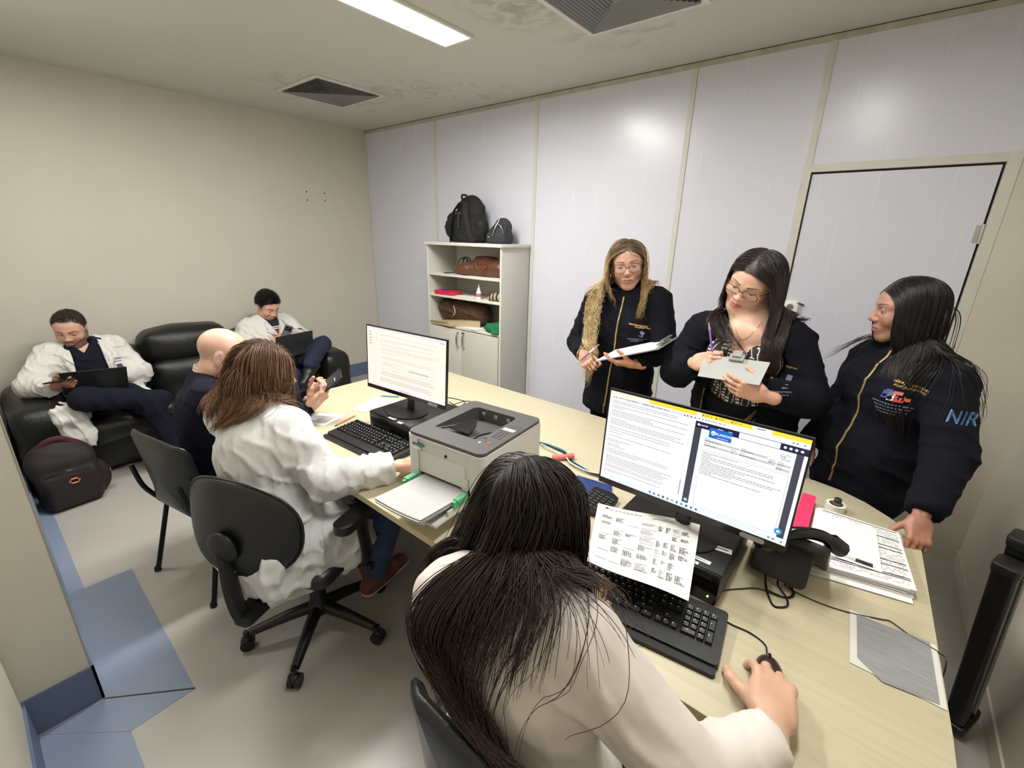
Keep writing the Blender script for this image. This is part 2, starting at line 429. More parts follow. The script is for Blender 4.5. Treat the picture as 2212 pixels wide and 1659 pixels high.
# ------------------------------------------------------------------ ceiling lamps
def ceiling_lamp(cx, cy, label, w=0.235, l=1.24):
    t_ = thing('ceiling_light', label, 'ceiling light', (cx, cy, H))
    fr = B(); x, y = w/2, l/2; e = 0.018
    for a in ((-x, x, -y, -y+e), (-x, x, y-e, y), (-x, -x+e, -y+e, y-e), (x-e, x, -y+e, y-e)):
        box(fr, a[0], a[1], a[2], a[3], -0.014, -0.001)
    obj('frame', fr, M['white_metal'], t_, bevel=0.002)
    bm = B(); xi, yi = x-e, y-e
    pts = [(-xi, -0.004), (-0.045, -0.001), (0.0, -0.0035), (0.045, -0.001), (xi, -0.004)]
    rows = [[bm.verts.new((px_, yy, pz)) for px_, pz in pts] for yy in (-yi, yi)]
    for k in range(4): bm.faces.new((rows[0][k], rows[0][k+1], rows[1][k+1], rows[1][k]))
    obj('reflector', bm, M['lamp_box'], t_)
    for sx in (-0.052, 0.052):
        bm = B(); tube(bm, [(sx, -yi+0.02, -0.009), (sx, yi-0.02, -0.009)], 0.007, 10)
        obj('lamp_tube', bm, M['lamp'], t_, smooth=True)
    n = 14
    for k in range(n):
        yy = -yi + (k+0.5)*2*yi/n
        bm = boxb(-xi, xi, yy-0.0008, yy+0.0008, -0.020, -0.0145)
        obj('louvre_blade', bm, M['chrome'], t_)
    return t_
ceiling_lamp(2.575, -1.70, 'recessed fluorescent ceiling light glowing above the desk, between the two air vents')

for _x, _y, _n in ((4.35, -1.95, 1.24), (1.50, -2.90, 0.58)):          # beyond the frame: one lamp added for ambient, one inferred from the wall's bright band
    _l = ceiling_lamp(_x, _y, None, l=_n); del _l['category']; _l['kind'] = 'structure'; _l.name = 'unseen_lamp_panel'
# ------------------------------------------------------------------ ceiling diffusers
def diffuser(cx, cy, w, h, label, dark):
    t_ = thing('ceiling_vent', label, 'air vent', (cx, cy, H))
    fr = B(); x, y = w/2, h/2; e = 0.03
    for a in ((-x, x, -y, -y+e), (-x, x, y-e, y), (-x, -x+e, -y+e, y-e), (x-e, x, -y+e, y-e)):
        box(fr, a[0], a[1], a[2], a[3], -0.012, -0.001)
    obj('frame', fr, M['white_metal'], t_, bevel=0.002)
    obj('backing', boxb(-x+e, x-e, -y+e, y-e, -0.002, -0.001), M['dark_gap'], t_)
    n = 13
    m = min(x, y)-e-0.002
    for k in range(n):
        s = k*(m/n)+0.004
        X, Y = x-e-s, y-e-s
        for side in range(4):
            # four mitred blades per ring, each tilted outwards like a real four-way diffuser
            if side == 0: a, b_, nx, ny = (-X, -Y), (X, -Y), 0, -1
            elif side == 1: a, b_, nx, ny = (X, -Y), (X, Y), 1, 0
            elif side == 2: a, b_, nx, ny = (X, Y), (-X, Y), 0, 1
            else: a, b_, nx, ny = (-X, Y), (-X, -Y), -1, 0
            if math.hypot(a[0]-b_[0], a[1]-b_[1]) < 0.03: continue
            bm = B(); dz, dn = 0.008, 0.006
            tx, ty = (b_[0]-a[0]), (b_[1]-a[1]); L_ = math.hypot(tx, ty); tx /= L_; ty /= L_
            v = [bm.verts.new(p) for p in ((a[0], a[1], -0.018), (b_[0], b_[1], -0.018),
                 (b_[0]-nx*dn-tx*dn, b_[1]-ny*dn-ty*dn, -0.018+dz), (a[0]-nx*dn+tx*dn, a[1]-ny*dn+ty*dn, -0.018+dz))]
            bm.faces.new(v)
            f2 = bmesh.ops.solidify(bm, geom=list(bm.faces), thickness=0.0012)
            obj('slat', bm, M['vent_slat'], t_)
    return t_
M['vent_slat'] = mat('grey_vent_metal', (190, 192, 194), 0.35, metal=0.4)
diffuser(1.05, -0.985, 0.60, 0.58, 'small square air vent in the ceiling near the far left corner', True)
diffuser(3.52, -1.02, 0.62, 0.58, 'large square air vent in the ceiling, cut by the top edge of the photo', False)
# ------------------------------------------------------------------ furniture helper: parts given in room coordinates
class Thing:
    def __init__(self, name, label, cat, loc, group=None):
        self.loc = Vector(loc); self.o = thing(name, label, cat, loc, 0, group)
    def add(self, name, bm, m, parent=None, **k):
        bmesh.ops.translate(bm, vec=-self.loc, verts=bm.verts)
        return obj(name, bm, m, parent or self.o, **k)

def pad(x0, x1, y0, y1, z0, z1, r=0.05, puff=0.02, n=7, wob=0.004, seed=0):
    """upholstered block: subdivided box with rounded edges and a swollen, slightly uneven face"""
    bm = B(); bmesh.ops.create_cube(bm, size=2.0)
    bmesh.ops.subdivide_edges(bm, edges=list(bm.edges), cuts=n, use_grid_fill=True)
    c = np.array([(x0+x1)/2, (y0+y1)/2, (z0+z1)/2]); hs = np.array([(x1-x0)/2, (y1-y0)/2, (z1-z0)/2])
    rr = min(r, hs.min()*0.98); g = random.Random(seed); ph = [g.uniform(0, 6) for _ in range(6)]
    for v in bm.verts:
        q = np.array(v.co)
        # crowd the grid near the edges so the rounding has vertices
        q = np.sign(q)*(np.abs(q)**0.75)
        p = q*hs; inner = hs-rr; cl = np.clip(p, -inner, inner); dv = p-cl; L = np.linalg.norm(dv)
        if L > 1e-9: p = cl + dv/L*min(L, rr) if L > rr else p
        if L > 1e-9:
            p = cl + dv/L*rr*min(1.0, L/rr if L < rr else 1.0)
        u = p/hs
        for a in range(3):
            b, e = (a+1) % 3, (a+2) % 3
            if abs(u[a]) > 0.6:
                p[a] += np.sign(u[a])*puff*(1-u[b]**2)*(1-u[e]**2)
        w = wob*(math.sin(p[0]*23+ph[0])+math.sin(p[1]*19+ph[1])+math.sin(p[2]*27+ph[2]))
        p = p + (dv/L if L > 1e-9 else np.sign(u)*0)*w
        v.co = Vector(c+p)
    return bm

def ground(bm, z=0.0):
    pass

# ------------------------------------------------------------------ sofa
s = Thing('sofa', 'long black leather sofa against the beige wall with a raised middle headrest', 'sofa', (0.47, -2.06, 0))
s.add('base', pad(0.06, 0.76, -3.13, -0.95, 0.03, 0.30, 0.03, 0.004, 8), M['leather'], smooth=True)
for y0, y1 in ((-3.17, -2.90), (-1.20, -0.93)):
    bm = pad(0.04, 0.90, y0, y1, 0.02, 0.585, 0.07, 0.02, 9, seed=int(y0*10))
    a = s.add('arm', bm, M['leather'], smooth=True)
bm = boxb(0.903, 0.911, -1.095, -1.035, 0.375, 0.387)
s.add('badge', bm, M['chrome'], bevel=0.002)
for i, (y0, y1) in enumerate(((-2.90, -2.36), (-2.36, -1.74), (-1.74, -1.20))):
    s.add('seat_cushion', pad(0.24, 0.86, y0+0.004, y1-0.004, 0.24, 0.43, 0.06, 0.018, 8, seed=i), M['leather'], smooth=True)
    zt = 0.62 if i == 1 else 0.60
    s.add('back_cushion', pad(0.06, 0.34, y0+0.006, y1-0.006, 0.36, zt, 0.07, 0.03, 8, seed=i+5), M['leather'], smooth=True)
    zh = 0.86 if i == 1 else 0.77
    bm = pad(0.05, 0.30, y0+0.01, y1-0.01, zt-0.03, zh, 0.08, 0.03, 8, seed=i+9)
    s.add('headrest', bm, M['leather'], smooth=True)
s.add('back_frame', pad(0.012, 0.12, -3.0, -1.1, 0.05, 0.72, 0.03, 0.0, 6), M['leather'], smooth=True)
for x in (0.12, 0.7):
    for y in (-3.0, -1.05):
        bm = B(); lathe(bm, [(0.022, 0.0), (0.028, 0.035)], 12, (x, y, 0)); s.add('leg', bm, M['steel'])

# ------------------------------------------------------------------ desk
dk = Thing('desk', 'long pale maple meeting desk with rounded corners in the middle of the room', 'desk', (3.55, -1.78, 0))
pts = [(2.20, -2.413), (4.99, -2.413)]
pts += [(4.955+0.055*math.sin(a), -2.358-0.055*math.cos(a)) for a in np.linspace(0.2, PI/2, 6)]
pts += [(5.01, -2.14), (4.985, -1.43)]
pts += [(4.955, -1.335), (4.905, -1.265), (4.83, -1.20), (4.75, -1.158), (4.66, -1.14)]
pts += [(2.20, -1.12)]
bm = B(); prism(bm, pts, 0.715, 0.74); dk.add('desk_top', bm, M['desk'], bevel=0.003)
M['desk_panel'] = mat('desk_leg_panel', (196, 184, 150), 0.5, var=0.04)
dk.add('leg_panel', boxb(2.34, 2.365, -2.25, -1.25, 0.0, 0.715), M['desk_panel'], bevel=0.002)
dk.add('leg_panel', boxb(4.80, 4.825, -2.25, -1.25, 0.0, 0.715), M['desk_panel'], bevel=0.002)
dk.add('modesty_panel', boxb(2.365, 4.80, -1.34, -1.322, 0.30, 0.715), M['desk_panel'])
dk.add('edge_strip', (lambda b_: (box(b_, 2.2, 4.99, -2.4145, -2.4131, 0.7155, 0.7395), b_)[1])(B()), mat('desk_edge_band', (206, 192, 152), 0.4))
DZ = 0.74

# ------------------------------------------------------------------ storage cabinet
cb = Thing('storage_cabinet', 'tall grey melamine cabinet with three open shelves over two doors', 'cabinet', (1.85, -0.2, 0))
X0, X1, Y0, ZT = 1.40, 2.305, -0.395, 1.592
cb.add('side_panel', boxb(X0, X0+0.018, Y0+0.02, -0.012, 0, ZT-0.025), M['cabinet'], bevel=0.001)
cb.add('side_panel', boxb(X1-0.018, X1, Y0+0.02, -0.012, 0, ZT-0.025), M['cabinet'], bevel=0.001)
cb.add('top_panel', boxb(X0-0.01, X1+0.01, Y0, -0.012, ZT-0.025, ZT), M['cab_edge'], bevel=0.002)
cb.add('back_panel', boxb(X0+0.018, X1-0.018, -0.018, -0.012, 0.05, ZT-0.025), M['cabinet'])
for x in (X0, X1-0.018):
    cb.add('edge_strip', boxb(x, x+0.018, Y0+0.018, Y0+0.0199, 0.05, ZT-0.026), M['cab_edge'])
SH = (1.318, 1.128, 0.860)
for z in SH:
    cb.add('shelf', boxb(X0+0.0185, X1-0.0185, Y0+0.022, -0.019, z-0.018, z), M['cab_edge'], bevel=0.001)
cb.add('plinth', boxb(X0+0.02, X1-0.02, Y0+0.04, -0.02, 0, 0.07), M['cabinet'])
xm = (X0+X1)/2
for i, (a, b_) in enumerate(((X0+0.02, xm-0.0015), (xm+0.0015, X1-0.02))):
    dr = cb.add('door', boxb(a, b_, Y0+0.003, Y0+0.019, 0.075, 0.838), M['cabinet'], bevel=0.0015)
    hx = xm + (-0.04 if i == 0 else 0.035)
    bm = B(); tube(bm, curve([(hx, Y0+0.003, 0.68), (hx, Y0-0.022, 0.70), (hx, Y0-0.026, 0.75), (hx, Y0-0.022, 0.80), (hx, Y0+0.003, 0.82)], 4), 0.006, 8)
    bmesh.ops.translate(bm, vec=-cb.loc, verts=bm.verts)
    h_ = obj('handle', bm, M['chrome'], dr, smooth=True)
bm = B(); lathe(bm, [(0.010, 0), (0.010, 0.006)], 12); bmesh.ops.transform(bm, matrix=Matrix.Translation((xm+0.02, Y0+0.003, 0.815)) @ Matrix.Rotation(PI/2, 4, 'X'), verts=bm.verts)
cb.add('lock', bm, M['black_plastic'])
cb.add('shelf_sticker', boxb(xm+0.27, xm+0.32, Y0-0.0006, Y0-0.0001, ZT-0.018, ZT-0.008), M['paper'])

# ------------------------------------------------------------------ monitors
def monitor(name_label, cx, cy, cz, yaw, tilt, base_z, content, group=None):
    """screen in local coordinates: x to the right, -y towards the viewer"""
    t_ = thing('monitor', name_label, 'monitor', (cx, cy, base_z), yaw)
    w, h = 0.54, 0.318
    R = Matrix.Translation((0, 0, cz-base_z)) @ Matrix.Rotation(-tilt, 4, 'X')
    bm = B(); box(bm, -w/2, w/2, 0.0, 0.012, -h/2, h/2, R); box(bm, -0.17, 0.17, 0.012, 0.040, -h/2+0.03, h/2-0.07, R)
    obj('screen_housing', bm, M['black_plastic'], t_, bevel=0.003)
    bm = B(); box(bm, -w/2, w/2, -0.0022, 0.0, -h/2, -h/2+0.019, R)
    obj('chin_bezel', bm, M['black_gloss'], t_)
    bm = B()
    for a in ((-w/2, -w/2+0.0045, -h/2+0.019, h/2), (w/2-0.0045, w/2, -h/2+0.019, h/2), (-w/2+0.0045, w/2-0.0045, h/2-0.006, h/2)):
        box(bm, a[0], a[1], -0.0022, 0.0, a[2], a[3], R)
    obj('bezel', bm, M['black_gloss'], t_)
    bm = B(); tube(bm, [Vector((0, 0.028, 0.012)), Vector((0, 0.034, cz-base_z-0.10))], 0.014, 12, flat=1.6)
    box(bm, -0.022, 0.022, 0.014, 0.046, cz-base_z-0.15, cz-base_z-0.02)
    obj('stand_neck', bm, M['black_plastic'], t_, smooth=True)
    bm = B(); lathe(bm, [(0.104, 0.0), (0.106, 0.003), (0.104, 0.007), (0.06, 0.010), (0.02, 0.014)], 40, (0, 0.0, 0))
    bmesh.ops.scale(bm, vec=(1.05, 0.88, 1), verts=bm.verts)
    obj('stand_base', bm, M['black_plastic'], t_, smooth=True, sharp=0.5)
    # picture area: u 0..1 left to right, v 0..1 top to bottom
    ax0, ax1, az0, az1 = -w/2+0.0045, w/2-0.0045, h/2-0.006, -h/2+0.019
    def P(u, v, lift=0.0):
        return R @ Vector((ax0+(ax1-ax0)*u, -0.0006-lift, az0+(az1-az0)*v))
    quads = content(P)
    colored_quads('screen_picture', quads, M['screen'], t_)
    return t_, P, R

def rq(P, u0, v0, u1, v1, c, lift=0.0002):
    return ([P(u0, v0, lift), P(u0, v1, lift), P(u1, v1, lift), P(u1, v0, lift)], c)

def text_lines(P, q, u0, u1, v, n, dv, c, g, full=0.75, lift=0.0004, th=0.0042, word=0.03):
    """rows of illegible small print broken into words"""
    for k in range(n):
        u = u0; end = u0 + (u1-u0)*(g.uniform(0.85, 1.0) if g.random() < full else g.uniform(0.15, 0.6))
        while u < end:
            wd = g.uniform(0.35, 1.3)*word
            q.append(rq(P, u, v+k*dv, min(u+wd, end), v+k*dv+th, c, lift)); u += wd + word*0.18

def content_a(P):
    g = random.Random(3); q = [rq(P, 0, 0, 1, 1, (250, 246, 232), 0)]
    q.append(rq(P, 0, 0, 1, 0.035, (238, 232, 238))); q.append(rq(P, 0.0, 0.04, 0.13, 0.95, (252, 244, 230), 0.0001))
    for k in range(5): q.append(rq(P, 0.03, 0.08+k*0.05, 0.07, 0.095+k*0.05, (205, 170, 190)))
    for k in range(4): q.append(rq(P, 0.135, 0.08+k*0.04, 0.142, 0.09+k*0.04, (90, 90, 90)))
    v = 0.10
    while v < 0.92:
        n = g.randint(1, 4); bold = g.random() < 0.2
        text_lines(P, q, 0.17+g.uniform(0, 0.03), 0.92, v, n, 0.019, (182, 150, 150) if bold else (214, 196, 186), g, th=0.005)
        v += n*0.019 + g.uniform(0.015, 0.05)
    text_lines(P, q, 0.56, 0.82, 0.60, 2, 0.017, (140, 110, 120), g, th=0.006)
    q.append(rq(P, 0, 0.955, 1, 1, (246, 238, 240)))
    for k in range(7): q.append(rq(P, 0.44+k*0.022, 0.968, 0.452+k*0.022, 0.988, (150, 170, 200), 0.0004))
    for k in range(3): q.append(rq(P, 0.93+k*0.02, 0.045, 0.938+k*0.02, 0.06, (120, 110, 120), 0.0004))
    return q

def content_b(P):
    g = random.Random(5); q = [rq(P, 0, 0, 1, 1, (252, 253, 252), 0)]
    Y = (255, 232, 70); NV = (26, 30, 72); DG = (66, 70, 84)
    # left browser window
    q.append(rq(P, 0.235, 0, 0.492, 0.040, Y)); q.append(rq(P, 0.0, 0.0, 0.235, 0.040, (252, 248, 226)))
    q.append(rq(P, 0.11, 0.052, 0.475, 0.078, (230, 232, 238)))
    text_lines(P, q, 0.05, 0.18, 0.060, 1, 0.02, (130, 130, 140), g, 1, th=0.007)
    text_lines(P, q, 0.20, 0.36, 0.060, 1, 0.02, (120, 120, 130), g, 1, th=0.007)
    for u in (0.02, 0.035, 0.43, 0.445, 0.465, 0.484): q.append(rq(P, u, 0.058, u+0.006, 0.072, (90, 90, 96), 0.0005))
    v = 0.10
    while v < 0.90:
        n = g.randint(1, 5)
        text_lines(P, q, 0.02, 0.46 if v < 0.35 else 0.42, v, n, 0.0185, (128, 130, 134), g, 0.7, th=0.0048, word=0.016)
        v += n*0.0185 + g.uniform(0.008, 0.026)
    q.append(rq(P, 0.470, 0.09, 0.4712, 0.93, (210, 210, 214), 0.0004)); q.append(rq(P, 0.468, 0.72, 0.4716, 0.88, (110, 110, 116), 0.0006))
    # right browser window
    q.append(rq(P, 0.4935, 0, 0.4945, 0.94, (170, 170, 176), 0.0003))
    q.append(rq(P, 0.515, 0, 0.755, 0.040, Y)); q.append(rq(P, 0.84, 0, 1.0, 0.040, Y))
    for u in (0.52, 0.585, 0.66): text_lines(P, q, u+0.012, u+0.05, 0.016, 1, 0.02, (190, 170, 60), g, 1, th=0.008)
    for u in (0.52, 0.585, 0.66): q.append(rq(P, u, 0.014, u+0.007, 0.028, (110, 96, 40), 0.0005))
    text_lines(P, q, 0.775, 0.815, 0.014, 1, 0.02, (120, 120, 120), g, 1, th=0.008)
    for u in (0.505, 0.522, 0.54, 0.553, 0.93, 0.945, 0.975): q.append(rq(P, u, 0.056, u+0.006, 0.068, (110, 110, 116), 0.0005))
    text_lines(P, q, 0.565, 0.64, 0.058, 1, 0.02, (130, 130, 140), g, 1, th=0.006)
    q.append(rq(P, 0.4945, 0.088, 1.0, 0.150, NV, 0.0003)); q.append(rq(P, 0.985, 0.15, 1.0, 0.94, (250, 250, 250), 0.0002))
    q.append(rq(P, 0.4945, 0.15, 0.528, 0.94, DG, 0.0003)); q.append(rq(P, 0.955, 0.15, 0.985, 0.94, DG, 0.0003))
    q.append(rq(P, 0.705, 0.092, 0.885, 0.146, (252, 252, 252), 0.0006))
    for u0 in (0.505,):
        for k in range(8):
            a = 2*PI*k/8; q.append(([P(u0+0.0055+0.0065*math.cos(a+i*PI/4), 0.118+0.012*math.sin(a+i*PI/4), 0.0006) for i in (0, 1)] + [P(u0+0.0055, 0.118, 0.0006)], (255, 255, 255)))
    for u in (0.905, 0.928, 0.951, 0.974):
        pts = [P(u+0.007*math.cos(2*PI*i/10), 0.119+0.012*math.sin(2*PI*i/10), 0.0006) for i in range(10)]
        q.append((pts, (250, 250, 255)))
    for u, u1 in ((0.605, 0.632), (0.655, 0.675)): text_lines(P, q, u, u1, 0.113, 1, 0.02, (235, 235, 245), g, 1, th=0.012, lift=0.0006)
    # form page header: blue emblem, fields
    q.append(rq(P, 0.568, 0.118, 0.676, 0.215, (36, 112, 206), 0.0007))
    pts = [P(0.588+0.012*math.cos(2*PI*i/14), 0.165+0.022*math.sin(2*PI*i/14), 0.0009) for i in range(14)]; q.append((pts, (250, 252, 255)))
    for k in range(3):
        q.append(rq(P, 0.580+k*0.0065, 0.158+0.003*k, 0.583+k*0.0065, 0.178, (36, 112, 206), 0.0011))
    text_lines(P, q, 0.608, 0.662, 0.196, 1, 0.02, (225, 235, 255), g, 1, th=0.006, lift=0.0009, word=0.009)
    F_ = (206, 206, 208)
    for a in ((0.552, 0.243, 0.72, 0.263), (0.724, 0.243, 0.845, 0.263), (0.85, 0.272, 0.885, 0.292), (0.888, 0.272, 0.945, 0.292),
              (0.552, 0.288, 0.677, 0.308), (0.68, 0.288, 0.716, 0.308), (0.72, 0.288, 0.88, 0.308), (0.885, 0.312, 0.945, 0.332)):
        q.append(rq(P, *a, F_, 0.0004)); text_lines(P, q, a[0]+0.003, a[0]+(a[2]-a[0])*0.5, a[1]+0.006, 1, 0.02, (120, 120, 124), g, 1, th=0.007, lift=0.0007, word=0.012)
        text_lines(P, q, a[0]+0.003, a[0]+0.03, a[1]-0.014, 1, 0.02, (150, 150, 154), g, 1, th=0.006, lift=0.0007, word=0.01)
    for k in range(60):
        u = 0.893+0.042*g.random(); v = 0.178+0.055*g.random()
        q.append(rq(P, u, v, u+0.003, v+0.0035, (90, 92, 98), 0.0005))
    for v in (0.337, 0.345): q.append(rq(P, 0.552, v, 0.948, v+0.0012, (170, 170, 172), 0.0004))
    bx = (0.553, 0.358, 0.945, 0.928); lc = (120, 122, 126)
    q.append(rq(P, bx[0], bx[1], bx[2], bx[1]+0.0018, lc)); q.append(rq(P, bx[0], bx[3], bx[2], bx[3]+0.0018, lc))
    q.append(rq(P, bx[0], bx[1], bx[0]+0.001, bx[3], lc)); q.append(rq(P, bx[2]-0.001, bx[1], bx[2], bx[3], lc))
    for k, L_ in enumerate((0.48, 0.10, 0.96, 0.90, 0.12, 0.98, 0.6, 0.45, 0.98, 0.97, 0.4, 0.15, 0.82)):
        text_lines(P, q, 0.558, 0.558+0.385*L_, 0.372+k*0.0175, 1, 0.02, (104, 106, 112), g, 1, th=0.005, word=0.015)
    for u, v, r_, c in ((0.512, 0.905, 0.010, (150, 214, 240)), (0.957, 0.885, 0.017, (48, 160, 214)), (0.957, 0.885, 0.007, (245, 250, 255))):
        pts = [P(u+r_*math.cos(2*PI*i/16), v+r_*1.75*math.sin(2*PI*i/16), 0.0008 if r_ > 0.008 else 0.001) for i in range(16)]; q.append((pts, c))
    q.append(rq(P, 0, 0.942, 1, 1, (236, 246, 252), 0.0008))
    cols = [(40, 130, 210), (120, 124, 130), (110, 120, 140), (60, 60, 70), (90, 140, 190), (210, 170, 140), (50, 110, 180), (70, 150, 200), (60, 70, 80), (90, 110, 150), (60, 120, 190)]
    for i, c in enumerate(cols): q.append(rq(P, 0.31+i*0.026, 0.958, 0.321+i*0.026, 0.982, c, 0.001))
    for u in (0.92, 0.94, 0.975): q.append(rq(P, u, 0.964, u+0.01, 0.978, (120, 130, 140), 0.001))
    return q

# desktop computers lying under the screens
def computer(label, x0, x1, y0, y1, stickers):
    c = Thing('computer', label, 'computer', ((x0+x1)/2, (y0+y1)/2, DZ))
    c.add('case', boxb(x0, x1, y0+0.008, y1, DZ+0.004, DZ+0.098), M['black_plastic'], bevel=0.004)
    c.add('front_panel', boxb(x0+0.001, x1-0.001, y0, y0+0.0082, DZ+0.004, DZ+0.097), M['black_gloss'], bevel=0.003)
    bm = B()
    for k in range(11): box(bm, x0+0.03+k*0.012, x0+0.036+k*0.012, y0-0.0015, y0, DZ+0.02, DZ+0.05)
    c.add('vent_grille', bm, M['dark_grey_plastic'])
    c.add('drive_slot', boxb(x1-0.15, x1-0.02, y0-0.001, y0, DZ+0.075, DZ+0.082), M['dark_grey_plastic'])
    bm = B(); lathe(bm, [(0.007, 0), (0.007, 0.002)], 14); bmesh.ops.transform(bm, matrix=Matrix.Translation((x1-0.03, y0, DZ+0.03)) @ Matrix.Rotation(PI/2, 4, 'X'), verts=bm.verts)
    c.add('power_button', bm, M['dark_grey_plastic'])
    for sx, sy, w, h, a in stickers:
        bm = B(); box(bm, -w/2, w/2, -h/2, h/2, 0, 0.0004, T(sx, sy, DZ+0.0985, a)); s_ = c.add('sticker', bm, M['paper'])
        bm = B(); box(bm, -w*0.4, w*0.4, -h*0.1, h*0.15, 0.0004, 0.0006, T(sx, sy, DZ+0.0985, a)); bmesh.ops.translate(bm, vec=-c.loc, verts=bm.verts)
        obj('sticker_text', bm, M['ink_light'], s_)
    return c
computer('flat black desktop computer under the monitor beside the printer', 2.893, 3.20, -2.045, -1.72, [(3.06, -2.03, 0.045, 0.02, 0.05), (3.13, -2.04, 0.03, 0.016, 0.05)])
c2 = computer('flat black desktop computer under the monitor showing the blue emblem', 4.21, 4.548, -2.105, -1.77, [(4.46, -2.07, 0.10, 0.014, 0.0), (4.50, -1.99, 0.085, 0.022, 0.15), (4.45, -2.092, 0.07, 0.012, 0.0)])
bm = boxb(4.522, 4.526, -2.107, -2.105, DZ+0.022, DZ+0.026)
M['led'] = mat('white_led', (255, 255, 255), 0.3, emit=(255, 255, 255), estr=6)
c2.add('status_light', bm, M['led'])

mA, PA, RA = monitor('thin black monitor with a pale document page, left of the printer', 3.045, -1.935, 1.075, 0.075, 0.064, DZ+0.099, content_a)
mB, PB, RB = monitor('thin black monitor with two browser windows and a yellow tab bar', 4.392, -1.985, 1.066, -0.005, 0.06, DZ+0.099, content_b)
# lettering on the second screen
def screen_text(txt, size, u, v, parent, P, R, m, lift=0.0012):
    me = text_mesh(txt, size)
    c = P(u, v, lift); Mx = Matrix.Translation(c) @ R.to_3x3().to_4x4() @ Matrix.Rotation(PI/2, 4, 'X')
    me.transform(Mx); o = link('lettering', me, m, parent); return o
M['white_emit'] = mat('white_screen_ink', (255, 255, 255), 0.5, emit=(255, 255, 255), estr=0.95)
screen_text('ALAGOAS', 0.0092, 0.637, 0.165, mB, PB, RB, M['white_emit'])
screen_text('ALAGOAS', 0.0052, 0.535, 0.119, mB, PB, RB, M['white_emit'])
for mo, Rm in ((mA, RA), (mB, RB)):
    bm = B(); prism(bm, rrect(-0.03, 0.03, -0.007, 0.007, 0.006), 0, 0.0008)
    bmesh.ops.transform(bm, matrix=Rm @ Matrix.Translation((0.19, -0.0024, -0.151)) @ Matrix.Rotation(PI/2, 4, 'X'), verts=bm.verts)
    obj('asset_tag', bm, M['clear'], mo)

# ------------------------------------------------------------------ keyboards
def make_keyboard(label, loc, rz):
    """local: x along the width, +y away from the typist"""
    t_ = thing('keyboard', label, 'keyboard', loc, rz)
    w = 0.455
    bm = B(); bmv = prism(bm, rrect(-w/2, w/2, -0.085, 0.085, 0.012), 0.0, 0.020)
    for v in bm.verts:
        if v.co.z > 0.01: v.co.z = 0.018 + 0.010*(v.co.y+0.085)/0.17
    obj('body', bm, M['black_plastic'], t_, bevel=0.003)
    bm = B(); prism(bm, rrect(-w/2+0.002, w/2-0.002, -0.108, -0.0855, 0.01), 0.0, 0.012)
    obj('wrist_rest', bm, M['black_plastic'], t_, bevel=0.004)
    p = 0.0188; kd = {}
    def key_mesh(kw, kh=0.0165):
        k_ = (round(kw, 4), kh)
        if k_ not in kd:
            b_ = B(); x, y = kw/2, kh/2; i = 0.0022
            vs = [b_.verts.new(c) for c in ((-x, -y, 0), (x, -y, 0), (x, y, 0), (-x, y, 0), (-x+i, -y+i, 0.0075), (x-i, -y+i, 0.0075), (x-i, y-i*1.2, 0.0085), (-x+i, y-i*1.2, 0.0085))]
            for f in ((4, 5, 6, 7), (0, 1, 5, 4), (1, 2, 6, 5), (2, 3, 7, 6), (3, 0, 4, 7)): b_.faces.new([vs[q] for q in f])
            me = bpy.data.meshes.new('key'); b_.to_mesh(me); b_.free(); me.materials.append(M['key']); kd[k_] = me
        return kd[k_]
    leg = []
    def key(x, y, kw, kh=0.0165):
        o = bpy.data.objects.new('key', key_mesh(kw, kh)); COL.objects.link(o); o.parent = t_
        z = 0.0185 + 0.010*(y+0.085)/0.17; o.location = (x, y, z); o.rotation_euler = (math.atan(0.01/0.17), 0, 0)
        leg.append((x, y, z+0.0092, kw))
    def row(x, y, ws):
        for u in ws:
            if u > 0: key(x+u*p/2, y, u*p-0.0022)
            x += abs(u)*p
    xl = -w/2+0.010; ys = [0.070, 0.044, 0.0252, 0.0064, -0.0124, -0.0312]
    row(xl, ys[0], [1, -1, 1, 1, 1, 1, -.5, 1, 1, 1, 1, -.5, 1, 1, 1, 1])
    row(xl, ys[1], [1]*13+[2]); row(xl, ys[2], [1.5]+[1]*12+[-.25, 1.25]); row(xl, ys[3], [1.75]+[1]*12+[1.25])
    row(xl, ys[4], [1.25]+[1]*11+[2.75]); row(xl, ys[5], [1.25, 1.25, 1.25, 6, 1.25, 1.25, 1.25, 1.5])
    xn = xl+15.3*p
    row(xn, ys[0], [1, 1, 1]); row(xn, ys[1], [1, 1, 1]); row(xn, ys[2], [1, 1, 1]); row(xn, ys[4], [-1, 1]); row(xn, ys[5], [1, 1, 1])
    xk = xn+3.3*p
    row(xk, ys[1], [1, 1, 1, 1]); row(xk, ys[2], [1, 1, 1]); row(xk, ys[3], [1, 1, 1]); row(xk, ys[4], [1, 1, 1]); row(xk, ys[5], [2, 1])
    key(xk+3.5*p, (ys[2]+ys[3])/2, p-0.0022, 0.0353); key(xk+3.5*p, (ys[4]+ys[5])/2, p-0.0022, 0.0353)
    # printed legends, one small mark per key
    q = []; g = random.Random(2)
    for x, y, z, kw in leg:
        if kw > 0.06: continue
        s_ = 0.0022; ox = -min(kw/2-0.006, 0.003)
        q.append(([(x+ox-s_, y+0.001, z-0.0006), (x+ox+s_*g.uniform(0.2, 1), y+0.001, z-0.0006), (x+ox+s_*g.uniform(0.2, 1), y+0.001+0.0034, z-0.0004), (x+ox-s_, y+0.0044, z-0.0004)], (190, 190, 192)))
    colored_quads('key_legends', q, M['print'], t_)['kind'] = 'stuff'
    return t_
k1 = make_keyboard('black keyboard in front of the left monitor, beside the printer', (3.07, -2.118, DZ), 0.045)
k1.location = (3.035, -2.135, DZ)
k2 = make_keyboard('large black keyboard on the near edge of the desk beside the mouse', (4.37, -2.245, DZ), 0.13)
